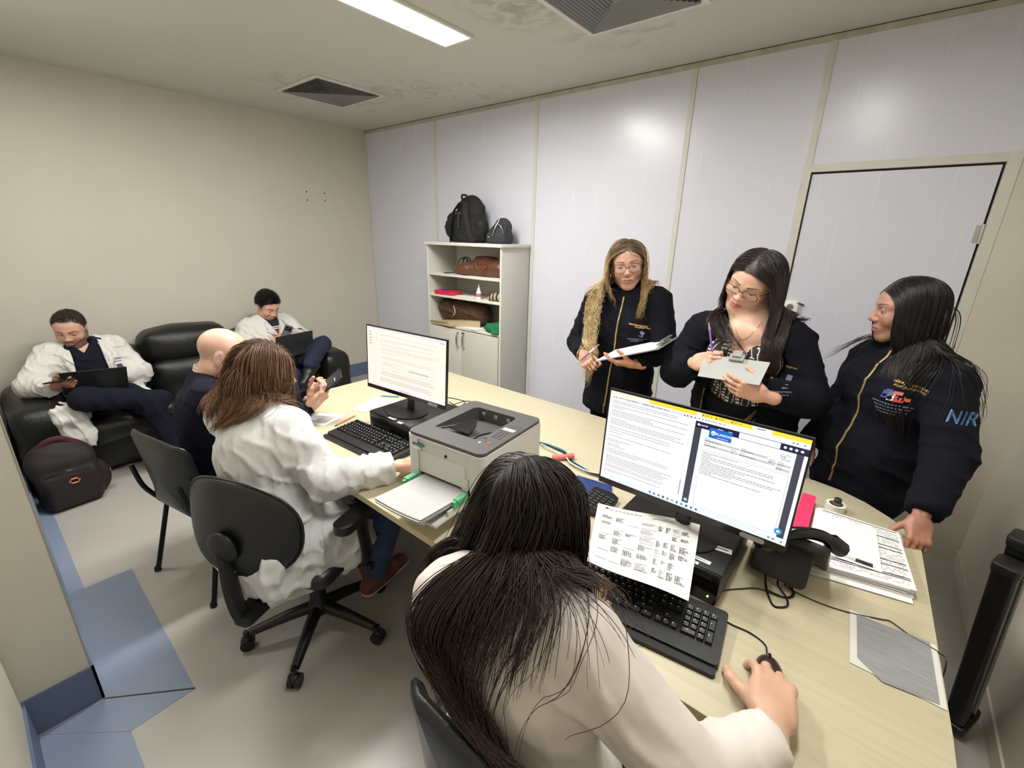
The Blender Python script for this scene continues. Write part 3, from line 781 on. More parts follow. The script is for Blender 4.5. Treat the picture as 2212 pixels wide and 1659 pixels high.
# ------------------------------------------------------------------ sculpting toolkit: signed distance fields, polygonised with surface nets
def frame_from(fwd, up):
    f = np.array(fwd, float); f /= np.linalg.norm(f); u = np.array(up, float)
    r = np.cross(f, u); r /= np.linalg.norm(r); u = np.cross(r, f)
    return np.stack([r, f, u], 1)          # columns: right, forward, up

def _ell(P, c, r, F=None):
    q = P-np.asarray(c)
    if F is not None: q = q @ F
    r = np.asarray(r, float)
    k0 = np.sqrt(((q/r)**2).sum(-1)); k1 = np.sqrt(((q/(r*r))**2).sum(-1))+1e-9
    return k0*(k0-1.0)/k1

def _cap(P, a, b, ra, rb, F=None, sc=None):
    a = np.asarray(a, float); b = np.asarray(b, float)
    if F is not None:
        P = (P-a) @ F / sc; b = ((b-a) @ F)/sc; a = np.zeros(3)
    d = b-a; L = max(float(d @ d), 1e-12)
    t = np.clip(((P-a) @ d)/L, 0, 1)
    dist = np.sqrt((((P-a)-t[..., None]*d)**2).sum(-1)) - (ra+(rb-ra)*t)
    if sc is not None: dist = dist*float(np.min(sc))
    return dist

def _box(P, c, h, r, F=None):
    q = P-np.asarray(c)
    if F is not None: q = q @ F
    q = np.abs(q)-(np.asarray(h)-r)
    return np.sqrt((np.maximum(q, 0)**2).sum(-1)) + np.minimum(q.max(-1), 0) - r

class SDF:
    """list of primitives merged with a smooth union; each only touches the voxels near it"""
    def __init__(s): s.p = []
    def ell(s, c, r, k=0.02, F=None, op='+', tagv=0):
        r = np.asarray(r, float); R = r.max(); c = np.asarray(c, float)
        s.p.append((lambda P: _ell(P, c, r, F), c-R, c+R, k, op, tagv)); return s
    def cap(s, a, b, ra, rb=None, k=0.02, F=None, sc=None, op='+', tagv=0):
        rb = ra if rb is None else rb; a = np.asarray(a, float); b = np.asarray(b, float)
        m = max(ra, rb)*(max(sc) if sc is not None else 1)
        s.p.append((lambda P: _cap(P, a, b, ra, rb, F, np.asarray(sc, float) if sc is not None else None), np.minimum(a, b)-m, np.maximum(a, b)+m, k, op, tagv)); return s
    def box(s, c, h, r=0.01, k=0.02, F=None, op='+', tagv=0):
        h = np.asarray(h, float); c = np.asarray(c, float); R = np.linalg.norm(h) if F is not None else h
        s.p.append((lambda P: _box(P, c, h, r, F), c-R, c+R, k, op, tagv)); return s
    def fn(s, f, lo, hi, k=0.01, op='+', tagv=0):
        s.p.append((f, np.asarray(lo, float), np.asarray(hi, float), k, op, tagv)); return s
    def chain(s, pts, rs, k=0.02, **kw):
        for i in range(len(pts)-1): s.cap(pts[i], pts[i+1], rs[i], rs[i+1], k, **kw)
        return s
    def value(s, P):
        """field at loose points (used to drape hair and lay badges)"""
        D = np.full(P.shape[:-1], 1e3)
        for f, lo, hi, k, op, tg in s.p:
            d = f(P)
            if op == '+':
                h = np.maximum(k-np.abs(D-d), 0)/k; D = np.minimum(D, d)-h*h*k*0.25
            else:
                h = np.maximum(k-np.abs(D+d), 0)/k; D = np.maximum(D, -d)+h*h*k*0.25
        return D
    def bounds(s):
        lo = np.min([p[1] for p in s.p if p[4] == '+'], 0); hi = np.max([p[2] for p in s.p if p[4] == '+'], 0); return lo, hi
    def mesh(s, h=0.008, disp=None, clip=None, pad=None, lo=None, hi=None):
        b0, b1 = s.bounds()
        lo = b0 if lo is None else np.maximum(lo, b0); hi = b1 if hi is None else np.minimum(hi, b1)
        pad = 3*h if pad is None else pad
        lo = lo-pad; hi = hi+pad
        n = np.ceil((hi-lo)/h).astype(int)+1
        ax = [lo[i]+h*np.arange(n[i]) for i in range(3)]
        D = np.full(tuple(n), 0.5, np.float64)
        for f, a, b, k, op, tg in s.p:
            m = k+2.5*h
            i0 = np.maximum(np.floor((a-m-lo)/h).astype(int), 0); i1 = np.minimum(np.ceil((b+m-lo)/h).astype(int)+1, n)
            if np.any(i1 <= i0): continue
            sl = tuple(slice(i0[j], i1[j]) for j in range(3))
            G = np.stack(np.meshgrid(*[ax[j][sl[j]] for j in range(3)], indexing='ij'), -1)
            d = f(G); C = D[sl]
            if op == '+':
                w = np.maximum(k-np.abs(C-d), 0)/k; D[sl] = np.minimum(C, d)-w*w*k*0.25
            else:
                w = np.maximum(k-np.abs(C+d), 0)/k; D[sl] = np.maximum(C, -d)+w*w*k*0.25
        if disp is not None or clip is not None:
            G = np.stack(np.meshgrid(*ax, indexing='ij'), -1)
            if disp is not None:
                near = np.abs(D) < 0.06
                D[near] += disp(G[near])
            if clip is not None: D = np.maximum(D, clip(G))
        return nets(D, lo, h)

def nets(D, lo, h):
    S = D < 0
    n = np.array(D.shape)-1
    corner = [(i, j, k) for i in (0, 1) for j in (0, 1) for k in (0, 1)]
    cs = lambda A, c: A[c[0]:c[0]+n[0], c[1]:c[1]+n[1], c[2]:c[2]+n[2]]
    cnt = np.zeros(tuple(n), np.int8)
    for c in corner: cnt += cs(S, c)
    act = (cnt > 0) & (cnt < 8)
    idx = np.argwhere(act)
    ids = np.full(tuple(n), -1, np.int64); ids[act] = np.arange(len(idx))
    acc = np.zeros((len(idx), 3)); num = np.zeros(len(idx))
    val = {c: D[idx[:, 0]+c[0], idx[:, 1]+c[1], idx[:, 2]+c[2]] for c in corner}
    for c in corner:
        for a in range(3):
            if c[a]: continue
            e = list(c); e[a] = 1; e = tuple(e)
            x, y = val[c], val[e]; m = (x < 0) != (y < 0)
            t = np.where(m, x/np.where(np.abs(x-y) < 1e-12, 1e-12, x-y), 0)
            p = np.tile(np.array(c, float), (len(idx), 1)); p[:, a] += t
            acc[m] += p[m]; num[m] += 1
    V = lo + h*(idx + acc/np.maximum(num, 1)[:, None])
    F = []
    for a in range(3):
        b, c = (a+1) % 3, (a+2) % 3
        sl0 = [slice(None)]*3; sl1 = [slice(None)]*3
        sl0[a] = slice(0, -1); sl1[a] = slice(1, None)
        s0, s1 = S[tuple(sl0)], S[tuple(sl1)]
        E = np.argwhere(s0 != s1)
        E = E[(E[:, b] > 0) & (E[:, c] > 0) & (E[:, b] < n[b]) & (E[:, c] < n[c]) & (E[:, a] < n[a])]
        if not len(E): continue
        def g(db, dc):
            q = E.copy(); q[:, b] -= db; q[:, c] -= dc; return ids[q[:, 0], q[:, 1], q[:, 2]]
        quad = np.stack([g(1, 1), g(0, 1), g(0, 0), g(1, 0)], 1)
        ins = s0[E[:, 0], E[:, 1], E[:, 2]]
        quad[~ins] = quad[~ins][:, ::-1]
        F.append(quad)
    F = np.concatenate(F) if F else np.zeros((0, 4), int)
    F = F[(F >= 0).all(1)]
    return V, F

def smooth_verts(V, F, it=1, f=0.5):
    E = np.concatenate([F[:, [0, 1]], F[:, [1, 2]], F[:, [2, 3]], F[:, [3, 0]]])
    for _ in range(it):
        A = np.zeros_like(V); n = np.zeros(len(V))
        np.add.at(A, E[:, 0], V[E[:, 1]]); np.add.at(n, E[:, 0], 1)
        np.add.at(A, E[:, 1], V[E[:, 0]]); np.add.at(n, E[:, 1], 1)
        V = V*(1-f)+f*A/np.maximum(n, 1)[:, None]
    return V

def np_mesh(name, V, F, m, parent=None, col=None, loc=None, smooth=True, label=None):
    V = np.asarray(V, float)
    if loc is not None: V = V-np.asarray(loc)
    me = bpy.data.meshes.new(name)
    nf, k = F.shape
    me.vertices.add(len(V)); me.vertices.foreach_set('co', V.astype(np.float32).ravel())
    me.loops.add(nf*k); me.loops.foreach_set('vertex_index', F.astype(np.int32).ravel())
    me.polygons.add(nf); me.polygons.foreach_set('loop_start', (np.arange(nf)*k).astype(np.int32))
    me.polygons.foreach_set('loop_total', np.full(nf, k, np.int32))
    if smooth: me.polygons.foreach_set('use_smooth', np.ones(nf, bool))
    me.update(calc_edges=True); me.validate()
    if col is not None:
        ca = me.color_attributes.new('Col', 'FLOAT_COLOR', 'POINT')
        c = np.ones((len(V), 4), np.float32); c[:, :3] = col
        ca.data.foreach_set('color', c.ravel())
    return link(name, me, m, parent)

def join(parts):
    Vs, Fs, Cs, o = [], [], [], 0
    for V, F, C in parts:
        Vs.append(V); Fs.append(F+o); Cs.append(C); o += len(V)
    return np.concatenate(Vs), np.concatenate(Fs), np.concatenate(Cs)

def wav(P, f, ph=0.0, a=(1, 0.7, 0.5)):
    """smooth pseudo-random field in about [-1, 1]"""
    x, y, z = P[..., 0]*f, P[..., 1]*f, P[..., 2]*f
    u = np.sin(x*a[0]+1.7*np.sin(y*0.9+ph)+ph)+np.sin(y*a[1]*1.3+1.5*np.sin(z*0.8+ph*2)+2.1*ph)+np.sin(z*a[2]*1.9+1.6*np.sin(x*0.7-ph)+3.3*ph)
    return u/3.0

def folds(amp, f, ph, direction):
    """cloth creases running across `direction`"""
    d = np.asarray(direction, float); d /= np.linalg.norm(d)
    def g(P):
        w = wav(P, f*0.35, ph)*2.2
        s_ = np.sin((P @ d)*f + w)
        mask = 0.5+0.5*wav(P, f*0.22, ph+1.3)
        return -amp*(np.maximum(s_, 0)**2.2)*mask - amp*0.35*wav(P, f*0.5, ph+4)
    return g

# ------------------------------------------------------------------ laser printer
def printer():
    w, d, h = 0.345, 0.386, 0.258
    t_ = thing('printer', 'boxy grey laser printer with a black top and an open paper tray', 'printer', (3.496, -2.286, DZ), 0.094)
    t_.location = (3.498, -2.286, DZ)
    R_ = 0.028
    def wall_ring():
        bm = B(); out = rrect(0, w, 0, d, R_, 6); prism(bm, out, 0.0, h-0.012); return bm
    # body built as slabs so the front is really recessed
    bm = B(); pts = [(R_, 0.03)] + [(w-0.0, 0.03), (w, d-R_)] + [(w-R_+R_*math.cos(a), d-R_+R_*math.sin(a)) for a in np.linspace(0.2, PI/2, 5)] + [(R_+R_*math.cos(a), d-R_+R_*math.sin(a)) for a in np.linspace(PI/2, PI, 6)] + [(0, 0.03)]
    prism(bm, pts[1:], 0.0, h-0.064); obj('body', bm, M['printer'], t_, bevel=0.002)
    for nm_, pp in (('side_cover', [(0, 0.03), (0.058, 0.03), (0.058, d), (R_, d)] + [(R_+R_*math.cos(a), d-R_+R_*math.sin(a)) for a in np.linspace(PI/2, PI, 6)][1:]),
                    ('side_cover', [(0.266, 0.03), (w, 0.03), (w, d-R_)] + [(w-R_+R_*math.cos(a), d-R_+R_*math.sin(a)) for a in np.linspace(0.2, PI/2, 5)] + [(0.266, d)]),
                    ('rear_cover', [(0.0582, 0.334), (0.2658, 0.334), (0.2658, d), (0.0582, d)]), ('front_cover', [(0.0582, 0.03), (0.2658, 0.03), (0.2658, 0.081), (0.0582, 0.081)])):
        bm = B(); prism(bm, pp, h-0.0638, h-0.0142); obj(nm_, bm, M['printer'], t_)
    for x0, x1 in ((0.0, 0.058), (w-0.052, w)):
        bm = B()
        if x0 == 0: pp = [(R_*1.0*(1-math.cos(a)), R_*(1-math.sin(a))) for a in np.linspace(0, PI/2, 6)] + [(x1, 0), (x1, 0.03), (0, 0.03)]
        else: pp = [(x0, 0.03), (x0, 0)] + [(w-R_+R_*math.sin(a), R_*(1-math.cos(a))) for a in np.linspace(0, PI/2, 6)] + [(w, 0.03)]
        prism(bm, pp, 0.0, h-0.014); obj('front_column', bm, M['printer'], t_, bevel=0.001)
    obj('front_door', boxb(0.060, w-0.054, 0.006, 0.029, 0.112, h-0.018), M['printer'], t_, bevel=0.003)
    obj('door_step', boxb(0.060, w-0.075, 0.0035, 0.0062, 0.112, 0.195), M['printer'], t_, bevel=0.0015)
    obj('door_latch', boxb(w-0.088, w-0.062, 0.001, 0.0063, 0.105, 0.150), M['printer'], t_, bevel=0.002)
    obj('tray_slot', boxb(0.062, w-0.056, 0.014, 0.0295, 0.075, 0.112), M['black_plastic'], t_)
    obj('cassette_front', boxb(0.060, w-0.054, 0.003, 0.029, 0.004, 0.068), M['printer'], t_, bevel=0.003)
    obj('paper_gauge', boxb(w-0.085, w-0.081, 0.0018, 0.003, 0.018, 0.040), M['black_plastic'], t_)
    bm = B(); tube(bm, [(0.185, 0.0062, 0.206), (0.185, 0.003, 0.206)], 0.006, 10); obj('keyhole', bm, M['black_plastic'], t_)
    # dark lid with the sunken output bin
    def ring_lid():
        bm = B(); out = rrect(0.004, w-0.004, 0.004, d-0.004, R_-0.003, 5)
        inn = [(0.065, 0.085), (0.25, 0.085), (0.262, 0.10), (0.262, 0.315), (0.25, 0.33), (0.075, 0.33), (0.062, 0.315), (0.062, 0.10)]
        n = len(out); m_ = len(inn)
        vo = [bm.verts.new((x, y, h)) for x, y in out]; vi = [bm.verts.new((x, y, h)) for x, y in inn]
        es = [bm.edges.new((vo[i], vo[(i+1) % n])) for i in range(n)] + [bm.edges.new((vi[i], vi[(i+1) % m_])) for i in range(m_)]
        bmesh.ops.triangle_fill(bm, use_beauty=True, edges=es)
        vl = [bm.verts.new((x, y, h-0.014)) for x, y in out]
        for i in range(n): bm.faces.new((vo[i], vo[(i+1) % n], vl[(i+1) % n], vl[i]))
        dep = lambda y: h-0.004-0.050*max(0, (y-0.085)/0.245)
        vb = [bm.verts.new((x, y, dep(y))) for x, y in inn]
        for i in range(m_): bm.faces.new((vi[i], vi[(i+1) % m_], vb[(i+1) % m_], vb[i]))
        bm.faces.new(vb)
        return bm
    M['printer_lid'] = mat('printer_lid_plastic', (78, 77, 76), 0.5, bump=0.04, bscale=300)
    obj('top_cover', ring_lid(), M['printer_lid'], t_)
    bm = B(); out = rrect(0, w, 0, d, R_, 6); inn = rrect(.005, w-.005, .005, d-.005, R_-.004, 6); n_ = len(out)
    rr = [[bm.verts.new((x, y, z)) for x, y in o_] for o_, z in ((out, h-.016), (out, h-.0125), (inn, h-.0125), (inn, h-.016))]
    for q_ in range(4):
        for i in range(n_): bm.faces.new((rr[q_][i], rr[q_][(i+1) % n_], rr[(q_+1) % 4][(i+1) % n_], rr[(q_+1) % 4][i]))
    obj('trim_band', bm, M['printer'], t_)
    for x in (0.105, 0.165, 0.225):
        bm = B(); box(bm, x-0.007, x+0.007, 0.321, 0.3265, h-0.026, h-0.014); obj('exit_roller', bm, M['alu'], t_, bevel=0.002)
    for sx in (0.085, 0.235):
        bm = B(); tube(bm, curve([(sx, 0.095, h-0.005), (sx+(0.012 if sx < .1 else -0.012), 0.16, h-0.0165), (sx, 0.25, h-0.035)], 4), 0.0022, 6)
        obj('bin_rib', bm, M['black_gloss'], t_)
    bm = B(); v = prism(bm, [(0.125, 0.10), (0.21, 0.10), (0.20, 0.155), (0.18, 0.185), (0.15, 0.185), (0.13, 0.155)], 0, 0.003, T(0, 0, h-0.010) @ Matrix.Rotation(0.12, 4, 'X'))
    obj('paper_stop', bm, M['black_gloss'], t_)
    bm = B(); box(bm, 0.150, 0.158, 0.13, 0.20, h-0.008, h+0.004); obj('paper_stop_arm', bm, M['black_gloss'], t_, bevel=0.001)
    # control panel
    obj('display', boxb(0.275, 0.325, 0.205, 0.228, h, h+0.0015), mat('lcd', (176, 186, 180), 0.15), t_, bevel=0.0005)
    obj('display_frame', boxb(0.270, 0.332, 0.198, 0.262, h-0.0005, h+0.0006), M['printer_dark'], t_)
    g = random.Random(4)
    for r_ in range(4):
        for c_ in range(3):
            bm = B(); lathe(bm, [(0.0042, 0), (0.0038, 0.0018)], 10, (0.285+c_*0.014, 0.185-r_*0.016, h)); obj('button', bm, M['printer_dark'], t_)
    for x, y, mm in ((0.272, 0.113, 'dark_grey_plastic'), (0.288, 0.095, 'chrome'), (0.276, 0.075, 'white_plastic')):
        bm = B(); lathe(bm, [(0.005, 0), (0.0045, 0.002)], 12, (x, y, h)); obj('button', bm, M[mm], t_)
    M['orange_led'] = mat('orange_button', (240, 96, 66), 0.3)
    bm = B(); lathe(bm, [(0.006, 0), (0.0055, 0.0022)], 12, (0.306, 0.088, h)); obj('stop_button', bm, M['orange_led'], t_, label='round orange stop button')
    # model plate: small plain coloured strips
    obj('name_plate', boxb(0.032, 0.085, -0.0008, 0.0008+0.002, 0.212, 0.222), mat('teal_strip', (70, 120, 112), 0.4), t_)
    obj('name_plate', boxb(0.030, 0.070, -0.0004, 0.002, 0.198, 0.208), M['white_plastic'], t_)
    # open multipurpose tray
    ty = -0.16
    bm = B(); box(bm, 0.064, w-0.058, ty, 0.012, 0.058, 0.066); box(bm, 0.064, 0.072, ty, 0.012, 0.066, 0.084); box(bm, w-0.066, w-0.058, ty+0.06, 0.012, 0.066, 0.084); box(bm, 0.064, w-0.1, ty-0.008, ty, 0.056, 0.075)
    obj('paper_tray', bm, M['printer'], t_, bevel=0.003)
    for x in (0.050, w-0.066):
        bm = B(); box(bm, x, x+0.011, -0.075, -0.005, 0.080, 0.106); box(bm, x-0.004, x+0.016, -0.062, -0.022, 0.100, 0.110)
        obj('paper_guide', bm, M['green'], t_, bevel=0.003)
    # thick stack of blank paper: a few wavy layers
    return t_
pr_ = printer()
def ream():
    t_ = thing('paper_stack', 'thick stack of blank white sheets sticking out of the printer tray', 'paper', (3.498, -2.286, DZ), 0.094)
    for k in range(7):
        bm = B(); nx, ny = 6, 12; g = random.Random(k); dx = g.uniform(-0.0015, 0.0015); dy = g.uniform(-0.004, 0.004)
        x0, x1, y0, y1 = 0.072+dx, 0.276+dx, -0.215+dy, 0.045+dy
        z = lambda u, v: 0.084+k*0.0026 + 0.030*(1-v)**1.6*0.55 - 0.006*math.sin(PI*u)*(1-v)
        vs = [[bm.verts.new((x0+(x1-x0)*i/nx, y0+(y1-y0)*j/ny, z(i/nx, j/ny))) for j in range(ny+1)] for i in range(nx+1)]
        for i in range(nx):
            for j in range(ny): bm.faces.new((vs[i][j], vs[i+1][j], vs[i+1][j+1], vs[i][j+1]))
        bmesh.ops.solidify(bm, geom=list(bm.faces), thickness=-0.0022)
        obj('sheet_bundle', bm, M['paper'], t_, smooth=True)
ream()

# ------------------------------------------------------------------ sheets and small things on the desk
def sheet(name, label, corners, z, quads=None, group=None, m='paper', th=0.0008, cat='paper', bend=0.0, fold=None):
    """paper from four corner points (far-left, far-right, near-right, near-left), thin solid grid"""
    c = [np.array([p[0], p[1], p[2] if len(p) > 2 else z]) for p in corners]
    o = sum(c)/4; bm = B(); n = 10; rows = []
    def S(u, v, lift=0.0):
        p = (c[0]*(1-u)+c[1]*u)*(1-v)+(c[3]*(1-u)+c[2]*u)*v
        p = p+np.array([0, 0, bend*math.sin(PI*u)*math.sin(PI*v)])
        if fold: p = p+np.array([0, 0, fold(u, v)])
        nn = np.cross(c[1]-c[0], c[0]-c[3]); nn /= np.linalg.norm(nn)
        if nn[2] < 0: nn = -nn
        return p-o+nn*lift
    up_ = 1.0
    hi = [[bm.verts.new(S(i/n, j/n, th)) for j in range(n+1)] for i in range(n+1)]; lo_ = [[bm.verts.new(S(i/n, j/n, 0)) for j in range(n+1)] for i in range(n+1)]
    for i in range(n):
        for j in range(n):
            bm.faces.new((hi[i][j], hi[i][j+1], hi[i+1][j+1], hi[i+1][j])); bm.faces.new((lo_[i][j], lo_[i+1][j], lo_[i+1][j+1], lo_[i][j+1]))
    rim = [(i, 0) for i in range(n)] + [(n, j) for j in range(n)] + [(i, n) for i in range(n, 0, -1)] + [(0, j) for j in range(n, 0, -1)]
    for k in range(len(rim)):
        p_, q_ = rim[k], rim[(k+1) % len(rim)]; bm.faces.new((lo_[p_[0]][p_[1]], hi[p_[0]][p_[1]], hi[q_[0]][q_[1]], lo_[q_[0]][q_[1]]))
    ob = obj(name, bm, M[m] if isinstance(m, str) else m, None)
    ob.location = Vector(o)+Vector((0, 0, .001)); tag(ob, label, cat, group)
    if quads:
        q = []
        quads(lambda u0, v0, u1, v1, col: q.append(([S(u0, v0, th+0.0013), S(u1, v0, th+0.0013), S(u1, v1, th+0.0013), S(u0, v1, th+0.0013)], col)))
        colored_quads('printing', q, M['print'], ob)
    return ob

def form_print(seed, dens=1.0, dark=(104, 102, 104)):
    def f(add):
        g = random.Random(seed)
        add(0.08, 0.045, 0.115, 0.065, (40, 40, 44)); add(0.10, 0.035, 0.108, 0.05, (40, 40, 44)); add(0.12, 0.05, 0.135, 0.062, (60, 60, 64))
        for v in (0.10, 0.135, 0.17): add(0.06, v, 0.96, v+0.0015, (150, 150, 152))
        for u in (0.2, 0.32, 0.46, 0.62, 0.69, 0.76, 0.84): add(u, 0.17, u+0.0015, 0.90, (165, 165, 166))
        for v in (0.30, 0.42, 0.53, 0.66, 0.78): add(0.06, v, 0.96, v+0.0015, (160, 160, 162))
        cells = [(0.07, 0.19), (0.21, 0.31), (0.33, 0.45), (0.47, 0.61), (0.63, 0.68), (0.70, 0.75), (0.77, 0.83), (0.85, 0.95)]
        for (v0, v1) in ((0.19, 0.29), (0.31, 0.41), (0.43, 0.52), (0.55, 0.65), (0.68, 0.77), (0.80, 0.89)):
            for u0, u1 in cells:
                n = g.randint(3, 6)
                if g.random() < 0.08: continue
                if g.random() < .35: add(u0-.004, v0-.006, u1+.004, v1-.004, (214, 214, 214))
                for k in range(n):
                    v = v0+k*0.0155
                    if v > v1-0.01: break
                    e = u0+(u1-u0)*g.uniform(0.4, 1.0); u = u0
                    while u < e:
                        w_ = g.uniform(0.006, 0.02); add(u, v, min(u+w_, e), v+0.0085, dark if g.random() > 0.15 else (60, 60, 64)); u += w_+0.004
        for k in range(8): add(0.14+0.04*k, 0.06, 0.17+0.04*k, 0.069, dark)
        for k in range(5): add(0.56+0.04*k, 0.075, 0.595+0.04*k, 0.083, dark)
        for v in (0.24, 0.35, 0.6, 0.71):
            for i in range(10):
                a = 2*PI*i/10; add(0.79+0.010*math.cos(a), v+0.016*math.sin(a), 0.7935+0.010*math.cos(a), v+0.005+0.016*math.sin(a), (90, 90, 92))
    return f

# creased form propped against the computer
zt = DZ+0.112
a0, a1 = W(1292, 1088, z=zt), W(1512, 1135, z=zt)
b0, b1 = W(1268, 1213, z=DZ+0.103), W(1487, 1300, z=DZ+0.094)
sheet('printed_form', 'creased printed form leaning on the computer behind the large keyboard', [a0, a1, b1, b0], 0,
      form_print(1), m='paper', fold=lambda u, v: 0.004*abs(math.sin(PI*(v-0.05)))*1.0-0.003*math.sin(2*PI*u))
# sheets beside the bald man's hands
def small_print(seed, a=(0.1, 0.9, 0.15, 0.85), pic=None):
    def f(add):
        g = random.Random(seed)
        if pic: add(*pic[0], pic[1])
        add(a[0], a[2]-0.05, a[1], a[2]-0.04, (90, 90, 100))
        v = a[2]
        while v < a[3]:
            e = a[0]+(a[1]-a[0])*g.uniform(0.5, 1); u = a[0]
            while u < e:
                w_ = g.uniform(0.02, 0.07); add(u, v, min(u+w_, e), v+0.012, (150, 152, 158)); u += w_+0.012
            v += 0.035
    return f
p = [W(690, 893, z=DZ), W(748, 896, z=DZ), W(702, 920, z=DZ), W(640, 915, z=DZ)]
sheet('document', 'white printed sheet with a grey picture under the hands holding the phone', p, DZ+0.001, small_print(4, (0.1, 0.9, 0.5, 0.6), ((0.1, 0.25, 0.85, 0.8), (176, 172, 176))))
p = [W(812, 857, z=DZ), W(868, 868, z=DZ), W(835, 897, z=DZ), W(758, 886, z=DZ)]
sheet('document', 'white printed sheet lying beside the computer under the left monitor', p, DZ+0.001, small_print(5, (0.1, 0.8, 0.3, 0.8)))
def stick(name, label, cat, a, b, r, mats, group=None, z=None):
    """pencil or pen along a-b; mats: list of (fraction, material, radius factor, part name)"""
    a, b = Vector(a), Vector(b); o = a.copy(); d = (b-a)
    t_ = thing(name, label, cat, o, 0, group); f0 = 0
    for f1, mm, k0, k1, nm in mats:
        bm = B(); tube(bm, [d*f0, d*f1], [r*k0, r*k1], 8); obj(nm, bm, M[mm], t_, smooth=True); f0 = f1
    return t_
a, b = W(768, 897, z=DZ+0.004), W(722, 921, z=DZ+0.004)
stick('pencil', 'brown wooden pencil on the desk beside the left keyboard', 'pencil', a, b, 0.0037, [(0.04, 'white_plastic', 1, 1, 'eraser'), (0.10, 'alu', 1.05, 1.05, 'ferrule'), (0.9, 'wood_pencil', 1, 1, 'shaft'), (1.0, 'ink', 1, 0.1, 'tip')])
a, b = W(822, 855, z=DZ+0.004), W(862, 857, z=DZ+0.004)
stick('pen', 'dark blue pen lying behind the left monitor', 'pen', a, b, 0.004, [(0.15, 'alu', 0.5, 1, 'tip'), (1.0, 'cable_blue', 1, 1, 'barrel')])

# paper stack at the rounded end
def stack():
    t_ = thing('paper_stack', 'untidy pile of printed forms near the rounded end of the desk', 'papers', (4.82, -1.60, DZ))
    g = random.Random(9); base = [W(1765, 1108, z=DZ), W(1935, 1165, z=DZ), W(1965, 1290, z=DZ), W(1742, 1225, z=DZ)]
    n = 12; H0 = 0.0
    for k in range(n):
        dx, dy, rot = g.uniform(-0.008, 0.008), g.uniform(-0.010, 0.010), g.uniform(-0.035, 0.035)
        if k < 2: dy -= 0.022
        c = sum(base)/4; pts = []
        for p_ in base:
            q = p_-c; q = np.array([q[0]*math.cos(rot)-q[1]*math.sin(rot), q[0]*math.sin(rot)+q[1]*math.cos(rot), 0]); pts.append(c+q+np.array([dx, dy, 0])-np.array([4.82, -1.60, DZ]))
        bm = B(); prism(bm, [(p_[0], p_[1]) for p_ in pts], H0+0.0002, H0+0.0022); H0 += 0.0024
        o = obj('sheet', bm, M['paper'] if k % 3 else M['paper_grey'], t_)
        if k == n-1:
            q = []; P = lambda u, v: Vector((pts[0]*(1-u)+pts[1]*u)*(1-v)+(pts[3]*(1-u)+pts[2]*u)*v)+Vector((0, 0, H0+0.0006))
            for v in (0.03, 0.20, 0.36, 0.42, 0.62, 0.70, 0.84, 0.865):
                q.append(([P(0.05, v), P(0.97, v), P(0.97, v+0.010), P(0.05, v+0.010)], (40, 40, 44)))
            gg = random.Random(3)
            for v in np.arange(0.06, 0.95, 0.022):
                u = 0.06
                while u < 0.95:
                    w_ = gg.uniform(0.01, 0.04)
                    if gg.random() < 0.7: q.append(([P(u, v), P(u+w_, v), P(u+w_, v+0.006), P(u, v+0.006)], (158, 158, 162)))
                    u += w_+0.008
            colored_quads('printing', q, M['print'], o)
    return H0
hs = stack()
zt = DZ+hs+0.0015
ob = sheet('document', 'blank white sheet on top of the pile of forms, under the pen', [W(1772, 1108, z=zt), W(1892, 1146, z=zt), W(1905, 1238, z=zt), W(1765, 1190, z=zt)], zt)
a, b = W(1795, 1190, z=zt+0.006), W(1885, 1222, z=zt+0.006)
stick('pen', 'grey and black ballpoint pen lying on the blank sheet', 'pen', a, b, 0.0045, [(0.12, 'alu', 0.3, 0.9, 'tip'), (0.6, 'clear', 1, 1, 'barrel'), (1.0, 'dark_grey_plastic', 1.15, 1.1, 'cap')])

# grey sheet in a clear sleeve
sl = sheet('document_sleeve', 'grey printed sheet in a clear plastic sleeve at the edge of the desk',
           [W(1835, 1318, z=DZ), W(2022, 1396, z=DZ), W(2046, 1537, z=DZ), W(1835, 1432, z=DZ)], DZ+0.001, m=mat('sleeve_plastic', (214, 214, 208), 0.25), th=0.0012)
M['grey_sheet'] = mat('grey_printed_sheet', (148, 149, 150), 0.3, var=0.16, vscale=9, stretch=(1.5, 14, 1))
cs = [W(1850, 1328, z=DZ)-np.array(sl.location), W(2008, 1390, z=DZ)-np.array(sl.location), W(2030, 1525, z=DZ)-np.array(sl.location), W(1905, 1475, z=DZ)-np.array(sl.location), W(1851, 1422, z=DZ)-np.array(sl.location)]
bm = B(); prism(bm, [(q[0], q[1]) for q in cs], 0.0016, 0.0022); obj('grey_sheet', bm, M['grey_sheet'], sl)

# roll of white tape with a dark stopper
c = W(1803, 1100, z=DZ)
tp = thing('tape_roll', 'roll of white tape holding a small dark bottle on the rounded desk end', 'tape', (c[0], c[1], DZ))
bm = B(); n = 28
ring = [(0.031, 0), (0.031, 0.024), (0.022, 0.024), (0.022, 0)]
lathe(bm, ring+[ring[0]], n, caps=False); obj('tape', bm, M['white_plastic'], tp, smooth=True, sharp=0.5)
bt = thing('bottle', 'tiny dark bottle standing inside the roll of white tape', 'bottle', (c[0]+0.002, c[1]+0.002, DZ))
bm = B(); lathe(bm, [(0.016, 0), (0.017, 0.004), (0.017, 0.026), (0.011, 0.030)], 20); obj('body', bm, mat('brown_bottle', (92, 84, 66), 0.2), bt, smooth=True)
bm = B(); lathe(bm, [(0.012, 0.030), (0.012, 0.043), (0.010, 0.045)], 20); obj('cap', bm, M['dark_grey_plastic'], bt, smooth=True, sharp=0.5)

